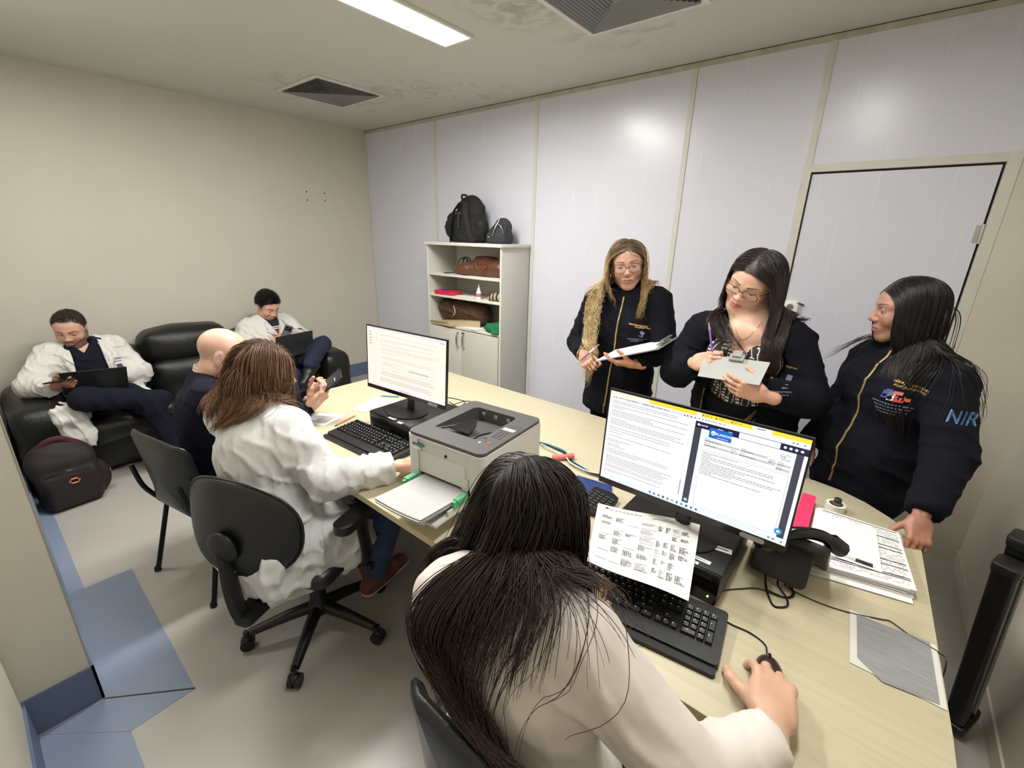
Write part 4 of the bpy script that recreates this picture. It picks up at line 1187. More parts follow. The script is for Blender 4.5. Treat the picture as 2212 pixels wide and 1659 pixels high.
# pink file box
pk = thing('file_box', 'bright pink document box standing flat behind the desk telephone', 'box', (4.665, -1.47, DZ), 0.02)
bm = B(); prism(bm, rrect(-0.022, 0.022, -0.16, 0.13, 0.006), 0.0, 0.030); obj('case', bm, M['pink'], pk, bevel=0.003)
obj('lid_seam', boxb(-0.0223, 0.0223, -0.158, 0.128, 0.0145, 0.0155), mat('pink_seam', (170, 40, 80), 0.5), pk)

# desk telephone seen from behind: wedge body, stand foot and handset
tl = thing('desk_telephone', 'black office desk telephone seen from behind, right of the large monitor', 'telephone', (4.665, -1.80, DZ), -0.06)
tl.location = (4.655, -1.83, DZ); tl.scale = (1.15, 1.15, 1.15)
bm = B(); prism(bm, rrect(-0.088, 0.088, -0.10, 0.10, 0.018), -0.012, 0.012, Matrix.Translation((0, 0.01, 0.075)) @ Matrix.Rotation(-0.72, 4, 'X'))
obj('body', bm, M['black_plastic'], tl, bevel=0.004)
bm = B(); prism(bm, rrect(-0.062, 0.062, -0.05, 0.055, 0.014), -0.004, 0.004, Matrix.Translation((0.0, -0.045, 0.062)) @ Matrix.Rotation(1.05, 4, 'X'))
obj('stand', bm, M['black_plastic'], tl, bevel=0.003)
bm = B(); hp = curve([(0.052, -0.085, 0.133), (0.062, -0.03, 0.160), (0.064, 0.03, 0.156), (0.058, 0.085, 0.120)], 6)
tube(bm, hp, [0.020]*4+[0.014]*(len(hp)-8)+[0.020]*4, 10); lathe(bm, [(0.024, 0), (0.026, 0.01), (0.02, 0.022)], 16, (0.05, -0.085, 0.112))
bmesh.ops.rotate(bm, cent=(0, 0, 0.13), matrix=Matrix.Rotation(-0.9, 3, 'Z'), verts=bm.verts)
obj('handset', bm, M['black_gloss'], tl, smooth=True)
def cable(name, label, pts, r, m, cat='cable', group=None, n=7, z0=None):
    P = [np.array(q, float) for q in pts]; o = P[0].copy()
    bm = B(); tube(bm, [Vector(q-o) for q in curve(P, n)], r, 6)
    ob = obj(name, bm, M[m], None, smooth=True); ob.location = Vector(o); return tag(ob, label, cat, group)
zc = DZ+0.0025
wz = lambda px, py, z=zc: W(px, py, z=z)
cable('telephone_cord', 'black cord looped in front of the desk telephone', [(4.62, -1.88, zc+0.02), wz(1655, 1268), wz(1668, 1305), wz(1685, 1312), wz(1701, 1308), wz(1698, 1290), wz(1680, 1262, zc+0.006), (4.66, -1.87, zc+0.015)], 0.0028, 'cable')
cable('network_cable', 'long thin black cable running from the telephone over the grey sheet to the desk edge', [(4.675, -1.88, zc+0.01), wz(1700, 1268), wz(1760, 1298), wz(1830, 1322), wz(1900, 1337), wz(1925, 1343), wz(1965, 1372), wz(2005, 1395), wz(2028, 1410), (5.012, -1.93, 0.739), (5.0155, -1.94, 0.60), (5.03, -1.95, 0.2), (5.06, -1.97, 0.006), (5.15, -1.9, 0.004)], 0.0016, 'cable')
cable('telephone_cord', 'thin black cord curling beside the looped telephone cord', [(4.69, -1.87, zc+0.01), wz(1712, 1272), wz(1716, 1285), wz(1706, 1292), wz(1685, 1287), wz(1660, 1275)], 0.0016, 'cable')
# mouse and its cable
ms = W(1663, 1452, z=DZ+0.01)
mo = thing('mouse', 'small black computer mouse under the hand of the seated woman', 'mouse', (ms[0], ms[1], DZ), 0.35)
bm = B(); bmesh.ops.create_uvsphere(bm, u_segments=20, v_segments=12, radius=1)
for v in bm.verts:
    v.co = Vector((v.co.x*0.029, v.co.y*0.050, max(0, v.co.z)*0.033))
    if v.co.y > 0.03: v.co.z *= 0.9
obj('body', bm, mat('mouse_plastic', (44, 28, 32), 0.35), mo, smooth=True)
bm = B(); bmesh.ops.create_cone(bm, cap_ends=True, segments=16, radius1=0.008, radius2=0.008, depth=0.006)
bmesh.ops.transform(bm, matrix=Matrix.Translation((0, 0.026, 0.0265)) @ Matrix.Rotation(PI/2, 4, 'Y'), verts=bm.verts); obj('wheel', bm, M['black_gloss'], mo)
cable('mouse_cable', 'black mouse cable curving over the desk beside the computer', [(ms[0]-0.015, ms[1]+0.047, zc+0.008), wz(1652, 1392), wz(1620, 1367), wz(1575, 1346), wz(1545, 1322), wz(1541, 1298), wz(1562, 1277), wz(1600, 1272), wz(1640, 1272), wz(1690, 1290), wz(1712, 1284), wz(1705, 1265, zc+0.004), (4.63, -1.83, zc)], 0.0019, 'cable')
# cables and bits behind the printer
c0 = wz(1172, 960)
for k, (m_, off, lab) in enumerate((('cable_blue', 0.0, 'blue cable running from the printer towards the large monitor'), ('cable', 0.012, 'thick black cable in the bundle behind the seated woman'), ('cable', -0.012, 'second black cable crossing the bundle near the pink bottle cap'), ('cable_white', 0.02, 'pale cable lying along the black cable bundle'))):
    g = random.Random(k+3)
    P = [wz(1166, 955+k*3), wz(1190, 962+k*4), wz(1222, 974+k*6), wz(1230, 992+k*4), wz(1258, 1008+k*4), wz(1282, 1022+k*2), wz(1310, 1032), (4.12, -1.70, zc)]
    P = [np.array([q[0]+g.uniform(-.006, .006), q[1]+g.uniform(-.006, .006), zc+0.004*k]) for q in P]
    cable('cable', lab, P, 0.003, m_)
cc = W(1215, 993, z=DZ)
bt = thing('marker_pen', 'salmon pink capped marker lying behind the dark-haired seated woman', 'marker', (cc[0], cc[1], DZ), 0.9)
bm = B(); tube(bm, [(-0.045, 0, 0.013), (0.02, 0, 0.013)], 0.012, 14); obj('barrel', bm, M['salmon'], bt, smooth=True, sharp=0.6)
bm = B(); tube(bm, [(0.02, 0, 0.014), (0.05, 0, 0.014)], 0.0135, 14); obj('cap', bm, M['salmon'], bt, smooth=True, sharp=0.6)
P = [wz(964, 858), wz(985, 862), wz(1005, 868), wz(990, 878), wz(970, 868)]
cable('cable', 'loop of thin black cable on the desk right of the left monitor', P, 0.0022, 'cable')
cable('cable', 'thin black cable end between the left monitor and the printer', [wz(966, 880), wz(985, 872), wz(1010, 866), wz(1025, 872)], 0.0018, 'cable')
cable('cable', 'thin black keyboard cable looping up to the left computer', [(2.98, -2.05, DZ+0.02), (2.955, -2.052, DZ+0.05), (2.93, -2.052, DZ+0.03), (2.885, -2.055, DZ+0.012), (2.87, -2.02, DZ+0.004), (2.85, -1.95, DZ+0.003)], 0.0014, 'cable')
# blue folder with a black numbered card on it
P = [W(1247, 1029, z=DZ), W(1322, 1052, z=DZ), W(1322, 1062, z=DZ), W(1298, 1112, z=DZ), W(1258, 1113, z=DZ), W(1240, 1060, z=DZ)]
c = sum(P)/len(P); bm = B(); prism(bm, [(q[0]-c[0], q[1]-c[1]) for q in P], 0, 0.006)
ob = obj('folder', bm, M['blue_plastic'], None, bevel=0.001); ob.location = (c[0], c[1], DZ); tag(ob, 'shiny blue plastic folder under a dark calculator behind the form', 'folder')
P = [W(1286, 1053, z=DZ+.012), W(1324, 1067, z=DZ+.012), W(1336, 1078, z=DZ+.012), W(1322, 1096, z=DZ+.012), W(1287, 1112, z=DZ+.012), W(1245, 1103, z=DZ+.012), W(1262, 1073, z=DZ+.012)]
c = sum(P)/len(P); ob = thing('calculator', 'dark flat calculator with rows of small keys on the blue folder', 'calculator', (c[0], c[1], DZ+0.0062))
bm = B(); prism(bm, [(q[0]-c[0], q[1]-c[1]) for q in P], 0, 0.010); obj('case', bm, M['black_plastic'], ob, bevel=0.002)
kb_ = boxb(-0.0075, 0.0075, -0.004, 0.004, 0, 0.003); km = bpy.data.meshes.new('key'); kb_.to_mesh(km); kb_.free(); km.materials.append(mat('grey_key', (74, 72, 66), 0.5))
for i in range(5):
    for j in range(6):
        x, y = -0.052+i*0.022, 0.045-j*0.018-0.004*i
        if abs(x)+abs(y) > 0.088: continue
        o_ = bpy.data.objects.new('key', km); COL.objects.link(o_); o_.parent = ob; o_.location = (x, y, 0.010)

# spiral notebook by the dark-haired woman's shoulder
nb = thing('spiral_notebook', 'white spiral notebook on the desk edge beside the printer', 'notebook', (3.93, -2.31, DZ), 0.8)
obj('pages', boxb(0.0, 0.10, -0.075, 0.07, 0.001, 0.011), M['paper'], nb, bevel=0.001)
obj('cover', boxb(-0.002, 0.102, -0.077, 0.072, 0.011, 0.0125), M['paper_grey'], nb)
for k in range(16):
    bm = B(); y = -0.07+k*0.009
    tube(bm, [(0.006+0.007*math.cos(a)-0.006, y, 0.008+0.007*math.sin(a)) for a in np.linspace(0, 2*PI, 9)], 0.0009, 4, caps=False)
    obj('ring', bm, M['chrome'], nb)

# ------------------------------------------------------------------ chairs
def office_chair():
    """local: origin on the floor below the gas lift, +y is where the sitter faces"""
    t_ = thing('office_chair', 'black five-star swivel chair with armrests under the woman in the white coat', 'chair', (3.10, -2.50, 0), 0.38)
    angs = [math.radians(a) for a in (-62, 12, 84, 155, 228)]
    angs = [math.atan2(-0.22, 0.20), math.atan2(0.12, 0.28), math.atan2(0.3, 0.02), math.atan2(0.1, -0.28), math.atan2(-0.23, -0.11)]
    angs = [a-0.38 for a in angs]
    for a in angs:
        c_, s_ = math.cos(a), math.sin(a)
        bm = B(); tube(bm, [(0.03*c_, 0.03*s_, 0.115), (0.12*c_, 0.12*s_, 0.105), (0.27*c_, 0.27*s_, 0.075)], [0.027, 0.024, 0.017], 10)
        obj('base_leg', bm, M['black_plastic'], t_, smooth=True)
        x, y = 0.285*c_, 0.285*s_
        bm = B(); tube(bm, [(x, y, 0.085), (x, y, 0.05)], 0.011, 8)
        for o_ in (-0.013, 0.013):
            px_, py_ = x-s_*o_, y+c_*o_
            tube(bm, [(px_-s_*0.009, py_+c_*0.009, 0.027), (px_+s_*0.009, py_-c_*0.009, 0.027)], 0.027, 14)
        bmesh.ops.create_uvsphere(bm, u_segments=12, v_segments=8, radius=0.024, matrix=Matrix.Translation((x, y, 0.038)))
        obj('caster', bm, M['black_plastic'], t_, smooth=True, sharp=0.6)
    bm = B(); lathe(bm, [(0.045, 0.09), (0.048, 0.13), (0.034, 0.15), (0.033, 0.27), (0.026, 0.275), (0.025, 0.38)], 20); obj('gas_lift', bm, M['black_plastic'], t_, smooth=True, sharp=0.6)
    bm = B(); box(bm, -0.09, 0.09, -0.10, 0.12, 0.375, 0.405); obj('seat_mechanism', bm, M['black_plastic'], t_, bevel=0.01)
    bm = pad(-0.215, 0.215, -0.19, 0.24, 0.405, 0.475, 0.034, 0.012, 9); obj('seat', bm, M['chair_leather'], t_, smooth=True)
    bm = B(); tube(bm, [(-0.10, 0.03, 0.385), (-0.27, 0.03, 0.372)], 0.006, 8); tube(bm, [(-0.24, 0.03, 0.373), (-0.29, 0.03, 0.37)], 0.012, 10); obj('height_lever', bm, M['black_plastic'], t_, smooth=True)
    bm = B(); tube(bm, [(0.13, 0.02, 0.385), (0.27, 0.02, 0.38)], 0.006, 8); tube(bm, [(0.235, 0.02, 0.382), (0.28, 0.02, 0.38)], 0.018, 12); obj('tension_knob', bm, M['black_plastic'], t_, smooth=True, sharp=0.6)
    # back bracket, sleeve and elliptical back
    bm = B(); prism(bm, rrect(-0.036, 0.036, -0.36, -0.08, 0.02), 0.355, 0.395); obj('back_bracket', bm, M['black_plastic'], t_, bevel=0.012)
    bm = B(); tube(bm, curve([(0, -0.335, 0.372), (-.01, -0.345, 0.42), (-.035, -0.335, 0.50), (-.055, -0.315, 0.62)], 5), 0.030, 10, flat=0.55); obj('back_bar', bm, M['black_plastic'], t_, smooth=True)
    R = Matrix.Translation((-0.055, -0.28, 0.69)) @ Matrix.Rotation(-0.13, 4, 'X')
    bm = B(); n, m_ = 36, 8
    def surf(front):
        rings = []
        for j in range(m_+1):
            r_ = math.sin(PI/2*j/m_)
            ring = []
            for i in range(n):
                a = 2*PI*i/n; x = 0.250*r_*math.copysign(abs(math.cos(a))**0.8, math.cos(a)); z = 0.172*r_*math.copysign(abs(math.sin(a))**0.86, math.sin(a))
                th = math.sqrt(max(0, 1-r_**3))
                y = (0.030*th if front else -0.022*th) + 0.9*x*x - 0.25*z*z*(1 if z < 0 else 0.2)
                ring.append((x, y, z))
            rings.append(ring)
        return rings
    for front in (True, False):
        rg = surf(front); vs = [[bm.verts.new(R @ Vector(p)) for p in (r_ if j else [r_[0]])] for j, r_ in enumerate(rg)]
        for j in range(1, m_):
            for i in range(n): bm.faces.new((vs[j][i], vs[j][(i+1) % n], vs[j+1][(i+1) % n], vs[j+1][i]))
        for i in range(n): bm.faces.new((vs[0][0], vs[1][i], vs[1][(i+1) % n]))
    bmesh.ops.remove_doubles(bm, verts=bm.verts, dist=0.0005)
    obj('backrest', bm, M['chair_leather'], t_, smooth=True, sharp=2.5)
    bm = B(); pts_ = [R @ Vector((0.2515*math.copysign(abs(math.cos(a))**0.8, math.cos(a)), 0.9*(0.2515*math.cos(a))**2+0.003, 0.1735*math.copysign(abs(math.sin(a))**0.86, math.sin(a)))) for a in np.linspace(0, 2*PI, 49)]
    tube(bm, pts_, 0.005, 6, caps=False); obj('back_edging', bm, M['black_plastic'], t_, smooth=True)
    bm = B(); bmesh.ops.create_uvsphere(bm, u_segments=16, v_segments=10, radius=1, matrix=Matrix.Translation((-0.055, -0.322, 0.64)) @ Matrix.Diagonal((0.062, 0.022, 0.058, 1))); obj('back_boss', bm, M['black_plastic'], t_, smooth=True)
    for sx in (-1, 1):
        bm = B(); tube(bm, curve([(0.10*sx, 0.0, 0.395), (0.24*sx, 0.0, 0.405), (0.275*sx, 0.0, 0.45), (0.272*sx, -0.005, 0.55), (0.265*sx, -0.01, 0.64)], 5), 0.030, 10, flat=0.45)
        obj('arm_post', bm, M['black_plastic'], t_, smooth=True)
        bm = B(); prism(bm, rrect(0.268*sx-0.036, 0.268*sx+0.036, -0.14, 0.12, 0.035), 0.635, 0.668); obj('armrest', bm, M['black_plastic'], t_, bevel=0.012)
    return t_
och = office_chair()

def visitor_chair(label, loc, rz, bz=0.655):
    """four-legged chair with a moulded back; faces +y"""
    t_ = thing('visitor_chair', label, 'chair', loc, rz, None)
    obj('seat', pad(-0.23, 0.23, -0.20, 0.24, 0.41, 0.465, 0.028, 0.010, 8), M['chair_leather'], t_, smooth=True)
    R = Matrix.Translation((0, -0.262, bz)) @ Matrix.Rotation(0.14, 4, 'X')
    bm = B(); nx, nz = 14, 10; rows = []
    out = rrect(-0.222, 0.222, -0.19, 0.19, 0.06, 5)
    def yy(x, z): return 1.1*x*x-0.55*(z*z if z < 0 else 0)
    for s_, dy in ((1, 0.020), (-1, -0.012)):
        c = bm.verts.new(R @ Vector((0, dy, 0))); rings = [[c]]
        for f in (0.35, 0.7, 0.93, 1.0):
            rings.append([bm.verts.new(R @ Vector((x*f, yy(x*f, z*f)+(dy if f < 0.95 else dy*0.35), z*f))) for x, z in out])
        n = len(out)
        for i in range(n): bm.faces.new((c, rings[1][i], rings[1][(i+1) % n]))
        for j in range(1, 4):
            for i in range(n): bm.faces.new((rings[j][i], rings[j][(i+1) % n], rings[j+1][(i+1) % n], rings[j+1][i]))
        if s_ == 1: keep = rings[4]
        else:
            for i in range(n): bm.faces.new((keep[i], keep[(i+1) % n], rings[4][(i+1) % n], rings[4][i]))
    obj('backrest', bm, M['chair_leather'], t_, smooth=True, sharp=1.2)
    for sx in (-1, 1):
        bm = B(); tube(bm, curve([(0.20*sx, -0.285, 0.62), (0.20*sx, -0.262, 0.5), (0.20*sx, -0.215, 0.41), (0.205*sx, -0.20, 0.395)], 4), 0.011, 8); obj('back_bar', bm, M['steel'], t_, smooth=True)
        bm = B(); tube(bm, [(0.205*sx, -0.17, 0.405), (0.24*sx, -0.275, 0.012)], 0.0115, 10); lathe(bm, [(0.015, 0), (0.015, 0.02), (0.012, 0.024)], 10, (0.241*sx, -0.278, 0)); obj('leg', bm, M['steel'], t_, smooth=True)
        bm = B(); tube(bm, [(0.205*sx, 0.18, 0.405), (0.235*sx, 0.235, 0.012)], 0.0115, 10); lathe(bm, [(0.015, 0), (0.015, 0.02), (0.012, 0.024)], 10, (0.236*sx, 0.237, 0)); obj('leg', bm, M['steel'], t_, smooth=True)
        bm = B(); tube(bm, [(0.205*sx, -0.19, 0.402), (0.205*sx, 0.2, 0.402)], 0.011, 8); obj('seat_rail', bm, M['steel'], t_, smooth=True)
    bm = B(); tube(bm, [(-0.205, 0.0, 0.402), (0.205, 0.0, 0.402)], 0.010, 8); obj('cross_rail', bm, M['steel'], t_, smooth=True)
    return t_
vc1 = visitor_chair('black moulded chair on steel legs behind the bald man', (2.335, -2.545, 0), 0.20, 0.60)
vc2 = visitor_chair('black padded chair under the long-haired woman at the large keyboard', (4.37, -2.56, 0), -0.02)

# ------------------------------------------------------------------ bags
def sdf_thing(name, label, cat, S, m, h, base, disp=None, sm=1, clip=None):
    V, F = S.mesh(h, disp=disp, clip=clip); V = smooth_verts(V, F, sm)
    t_ = thing(name, label, cat, base)
    np_mesh('body', V, F, M[m], t_, loc=base)
    return t_, V, F
def zt_(bm, base, nm, m, t_, **k):
    bmesh.ops.translate(bm, vec=-Vector(base), verts=bm.verts); return obj(nm, bm, M[m], t_, **k)
# big black backpack on the cabinet, straps facing the room
base = (1.73, -0.2, ZT)
S = SDF()
S.cap((1.74, -0.17, ZT+0.11), (1.745, -0.145, ZT+0.245), 0.185, 0.150, 0.05, F=np.eye(3), sc=(1, 0.62, 1))
S.box((1.735, -0.175, ZT+0.105), (0.175, 0.085, 0.100), 0.05, 0.04)
S.ell((1.53, -0.19, ZT+0.12), (0.05, 0.06, 0.08), 0.03); S.ell((1.57, -0.19, ZT+0.20), (0.05, 0.06, 0.06), 0.03)
S.ell((1.93, -0.20, ZT+0.12), (0.05, 0.06, 0.09), 0.03)
t_, V, F = sdf_thing('backpack', 'large black backpack with shoulder straps standing on top of the cabinet', 'backpack', S, 'nylon', 0.008, base, disp=folds(0.009, 110, 1.0, (0.6, 0, 1)), clip=lambda P: ZT+0.001-P[..., 2])
for sx in (-1, 1):
    bm = B(); tube(bm, curve([(1.74+0.035*sx, -0.245, ZT+0.33), (1.74+0.075*sx, -0.285, ZT+0.25), (1.74+0.10*sx, -0.29, ZT+0.15), (1.74+0.13*sx, -0.275, ZT+0.04), (1.74+0.15*sx, -0.25, ZT+0.015)], 5), 0.028, 8, flat=0.35)
    zt_(bm, base, 'shoulder_strap', 'nylon', t_, smooth=True)
bm = B(); tube(bm, curve([(1.74, -0.24, ZT+0.34), (1.74, -0.255, ZT+0.385), (1.77, -0.23, ZT+0.385), (1.775, -0.21, ZT+0.35)], 4), 0.009, 8); zt_(bm, base, 'grab_handle', 'nylon', t_, smooth=True)
bm = B(); box(bm, 1.725, 1.745, -0.297, -0.293, ZT+0.12, ZT+0.25); zt_(bm, base, 'webbing', 'nylon2', t_)
for x, z in ((1.715, 0.235), (1.765, 0.235)):
    bm = B(); box(bm, x-0.006, x+0.006, -0.305, -0.298, ZT+z, ZT+z+0.008); zt_(bm, base, 'buckle', 'chrome', t_)
# small charcoal backpack
base = (2.14, -0.22, ZT)
S = SDF(); S.cap((2.13, -0.19, ZT+0.075), (2.135, -0.165, ZT+0.125), 0.105, 0.082, 0.04, F=np.eye(3), sc=(1, 0.75, 1)); S.box((2.13, -0.2, ZT+0.045), (0.10, 0.075, 0.044), 0.03, 0.03)
t_, V, F = sdf_thing('backpack', 'small charcoal backpack beside the large black one on the cabinet', 'backpack', S, 'nylon2', 0.007, base, disp=folds(0.004, 60, 2.0, (0.4, 0, 1)), clip=lambda P: ZT+0.001-P[..., 2])
bm = B(); tube(bm, curve([(2.165, -0.25, ZT+0.19), (2.145, -0.285, ZT+0.12), (2.125, -0.292, ZT+0.06)], 5), 0.003, 6); tube(bm, curve([(2.155, -0.265, ZT+0.16), (2.20, -0.265, ZT+0.13), (2.215, -0.25, ZT+0.06), (2.19, -0.26, ZT+0.01)], 5), 0.003, 6)
zt_(bm, base, 'piping', 'alu', t_)
bm = B(); tube(bm, curve([(2.19, -0.24, ZT+0.16), (2.225, -0.24, ZT+0.12), (2.22, -0.25, ZT+0.03)], 5), 0.014, 8, flat=0.4); zt_(bm, base, 'side_strap', 'nylon2', t_, smooth=True)
bm = B(); box(bm, 2.07, 2.09, -0.286, -0.282, ZT+0.052, ZT+0.056); zt_(bm, base, 'badge', 'paper', t_)
# slumped brown leather bag, first shelf
zs = SH[0]+0.001; base = (1.95, -0.25, zs)
S = SDF(); S.cap((1.80, -0.24, zs+0.05), (2.20, -0.22, zs+0.07), 0.06, 0.085, 0.04, F=np.eye(3), sc=(1, 1.2, 1)); S.ell((1.97, -0.2, zs+0.12), (0.12, 0.07, 0.05), 0.05); S.cap((1.71, -0.27, zs+0.045), (1.84, -0.3, zs+0.05), 0.045, 0.05, 0.04)
t_, V, F = sdf_thing('leather_bag', 'slouching brown leather bag on the top open shelf', 'bag', S, 'brown', 0.007, base, disp=folds(0.012, 100, 3.0, (0.8, 0, 0.7)), clip=lambda P: np.maximum(zs-P[..., 2], P[..., 0]-2.285))
bm = B(); tube(bm, curve([(1.98, -0.325, zs+0.10), (2.02, -0.335, zs+0.13), (2.09, -0.325, zs+0.12), (2.10, -0.335, zs+0.08), (2.04, -0.345, zs+0.06)], 5), 0.006, 6, flat=0.5); zt_(bm, base, 'strap', 'brown', t_, smooth=True)
g = random.Random(1)
P = [np.array([1.72+0.075*math.cos(a)*(0.7+0.3*math.sin(a*0.4)), -0.2+0.02*math.sin(a*1.7), zs+0.078+0.068*math.sin(a)]) for a in np.linspace(0, 8*PI/1.4, 34)]
P += [np.array([1.62, -0.30, zs+0.006]), np.array([1.57, -0.33, zs+0.006])]
cable('cable_coil', 'tangled coil of black cable beside the brown leather bag', P, 0.0045, 'cable', n=4)
sheet('document', 'white paper corner sticking out under the brown leather bag', [(2.16, -0.29), (2.27, -0.29), (2.27, -0.37), (2.19, -0.36)], zs, None)
# second shelf: red packet, glue, striped pouch
z2 = SH[1]+0.001
rb = thing('packet', 'flat red packet with purple print on the middle shelf', 'packet', (1.6, -0.3, z2), 0.06)
bm = B(); prism(bm, rrect(-0.13, 0.11, -0.06, 0.06, 0.01), 0.0, 0.038); obj('wrapper', bm, M['red'], rb, bevel=0.007)
obj('label_patch', boxb(-0.08, 0.0, -0.045, 0.045, 0.0382, 0.0388), mat('violet_print', (96, 48, 150), 0.4), rb)
gl = thing('glue_bottle', 'small white glue bottle with a pointed nozzle on the middle shelf', 'bottle', (2.0, -0.32, z2))
bm = B(); lathe(bm, [(0.022, 0), (0.024, 0.004), (0.023, 0.055), (0.018, 0.068), (0.012, 0.074)], 20); obj('body', bm, M['white_plastic'], gl, smooth=True)
bm = B(); lathe(bm, [(0.014, 0.074), (0.012, 0.090), (0.006, 0.098), (0.002, 0.130)], 16); obj('nozzle', bm, M['white_plastic'], gl, smooth=True, sharp=0.6)
bm = B(); lathe(bm, [(0.0243, 0.020), (0.0243, 0.048)], 20, caps=False); obj('label_band', bm, mat('mauve_label', (176, 110, 130), 0.5), gl, smooth=True)
zb = thing('pouch', 'zebra-striped cream pouch at the right end of the middle shelf', 'pouch', (2.20, -0.30, z2), 0.3)
for k in range(9):
    bm = B(); a = -0.075+k*0.0165; r_ = 0.045*math.sqrt(max(0.05, 1-(a/0.085)**2))
    bmesh.ops.create_cone(bm, cap_ends=True, segments=14, radius1=r_, radius2=r_, depth=0.0165); bmesh.ops.transform(bm, matrix=Matrix.Translation((a, 0, r_*0.8)) @ Matrix.Rotation(PI/2, 4, 'Y') @ Matrix.Diagonal((0.8, 1, 1, 1)), verts=bm.verts)
    obj('stripe', bm, M['ink'] if k % 2 else M['olive'], zb, smooth=True, sharp=0.9)
sheet('document', 'white sheet lying flat beside the red packet on the middle shelf', [(1.72, -0.20), (1.98, -0.22), (1.95, -0.36), (1.70, -0.35)], z2, None)
# third shelf: brown bag, beige case, paper, green cloth
z3 = SH[2]+0.001; base = (1.65, -0.2, z3)
S = SDF(); S.cap((1.48, -0.22, z3+0.13), (1.93, -0.20, z3+0.12), 0.075, 0.085, 0.05, F=np.eye(3), sc=(1, 1.1, 1)); S.cap((1.52, -0.22, z3+0.06), (1.90, -0.18, z3+0.06), 0.055, 0.06, 0.05)
t_, V, F = sdf_thing('suede_bag', 'crumpled dark brown suede bag on the lowest open shelf', 'bag', S, 'brown2', 0.007, base, disp=folds(0.015, 110, 5.0, (0.2, 0, 1)), clip=lambda P: np.maximum(z3-P[..., 2], 1.425-P[..., 0]))
bm = B(); tube(bm, curve([(1.66, -0.30, z3+0.17), (1.70, -0.32, z3+0.12), (1.67, -0.315, z3+0.08)], 4), 0.006, 6); zt_(bm, base, 'pull_cord', 'olive', t_)
base = (1.66, -0.36, z3)
bm = B(); pts_ = [(-0.245, -0.02), (0.05, -0.055), (0.13, 0.0), (0.30, 0.10), (0.27, 0.14), (-0.10, 0.06)]
prism(bm, pts_, 0.0, 0.03)
for v in bm.verts:
    if v.co.z > 0.01: v.co.z = 0.012+0.05*max(0, min(1, (v.co.x+0.25)/0.5))
    if v.co.z < 0.01 and v.co.y > 0.05: v.co.z = 0.0
ob = obj('case', bm, M['olive'], None, bevel=0.008); ob.location = base; tag(ob, 'beige pointed zip case sticking out under the brown suede bag', 'case')
bm = B(); tube(bm, [(-0.24, -0.024, 0.012), (0.045, -0.058, 0.028)], 0.0018, 5); obj('zip', bm, M['brown'], ob)
sheet('document', 'white sheet between the suede bag and the green cloth', [(1.86, -0.28), (2.05, -0.24), (2.02, -0.385), (1.80, -0.36)], z3, None)
S = SDF(); S.ell((2.18, -0.32, z3+0.035), (0.095, 0.06, 0.045), 0.03); S.ell((2.24, -0.30, z3+0.05), (0.05, 0.06, 0.05), 0.03); S.ell((2.24, -0.375, z3+0.01), (0.04, 0.03, 0.02), 0.02)
t_, V, F = sdf_thing('cloth', 'bunched dark green cloth at the right end of the lowest shelf', 'cloth', S, 'green_cloth', 0.006, (2.2, -0.32, z3), disp=folds(0.010, 140, 1.0, (0.8, 0.3, 0.5)), clip=lambda P: np.maximum(z3-P[..., 2], P[..., 0]-2.285))
# dark brown backpack on the floor against the sofa
base = (0.98, -2.99, 0.0)
S = SDF(); Fb = frame_from((math.cos(-0.35), math.sin(-0.35), 0), (0, 0, 1))
Fb = frame_from((0.93, 0.10, 0), (0.0, 0, 1))
S.box((1.03, -3.02, 0.17), (0.145, 0.09, 0.17), 0.06, 0.04, F=Fb); S.ell((1.02, -3.03, 0.30), (0.15, 0.085, 0.13), 0.05, F=Fb); S.box((1.10, -3.01, 0.13), (0.125, 0.045, 0.115), 0.03, 0.03, F=Fb)
S.ell((1.0, -2.875, 0.12), (0.05, 0.06, 0.11), 0.03)
t_, V, F = sdf_thing('backpack', 'dark brown backpack with a copper badge on the floor against the sofa', 'backpack', S, 'bag_dark', 0.008, base, disp=folds(0.005, 40, 2.0, (0.1, 0.3, 1)), clip=lambda P: 0.001-P[..., 2])
bm = B(); tube(bm, curve([(1.03, -3.13, 0.32), (1.05, -3.08, 0.42), (1.05, -2.99, 0.43), (1.04, -2.91, 0.33)], 5), 0.020, 8, flat=0.5); zt_(bm, base, 'top_flap_trim', 'bag_red', t_, smooth=True)
bm = B(); tube(bm, curve([(1.14, -3.12, 0.245), (1.15, -3.02, 0.262), (1.14, -2.91, 0.245)], 5), 0.004, 6); zt_(bm, base, 'zip', 'black_gloss', t_)
bm = B(); tube(bm, [(1.147+0.0*k, -3.0+0.024*math.cos(a), 0.185+0.016*math.sin(a)) for k, a in enumerate(np.linspace(0, 2*PI, 7))], 0.005, 6); zt_(bm, base, 'badge', 'copper', t_, label='copper-coloured emblem plate')
bm = B(); box(bm, 1.04, 1.05, -2.822, -2.818, 0.14, 0.165); zt_(bm, base, 'side_tag', 'copper', t_)

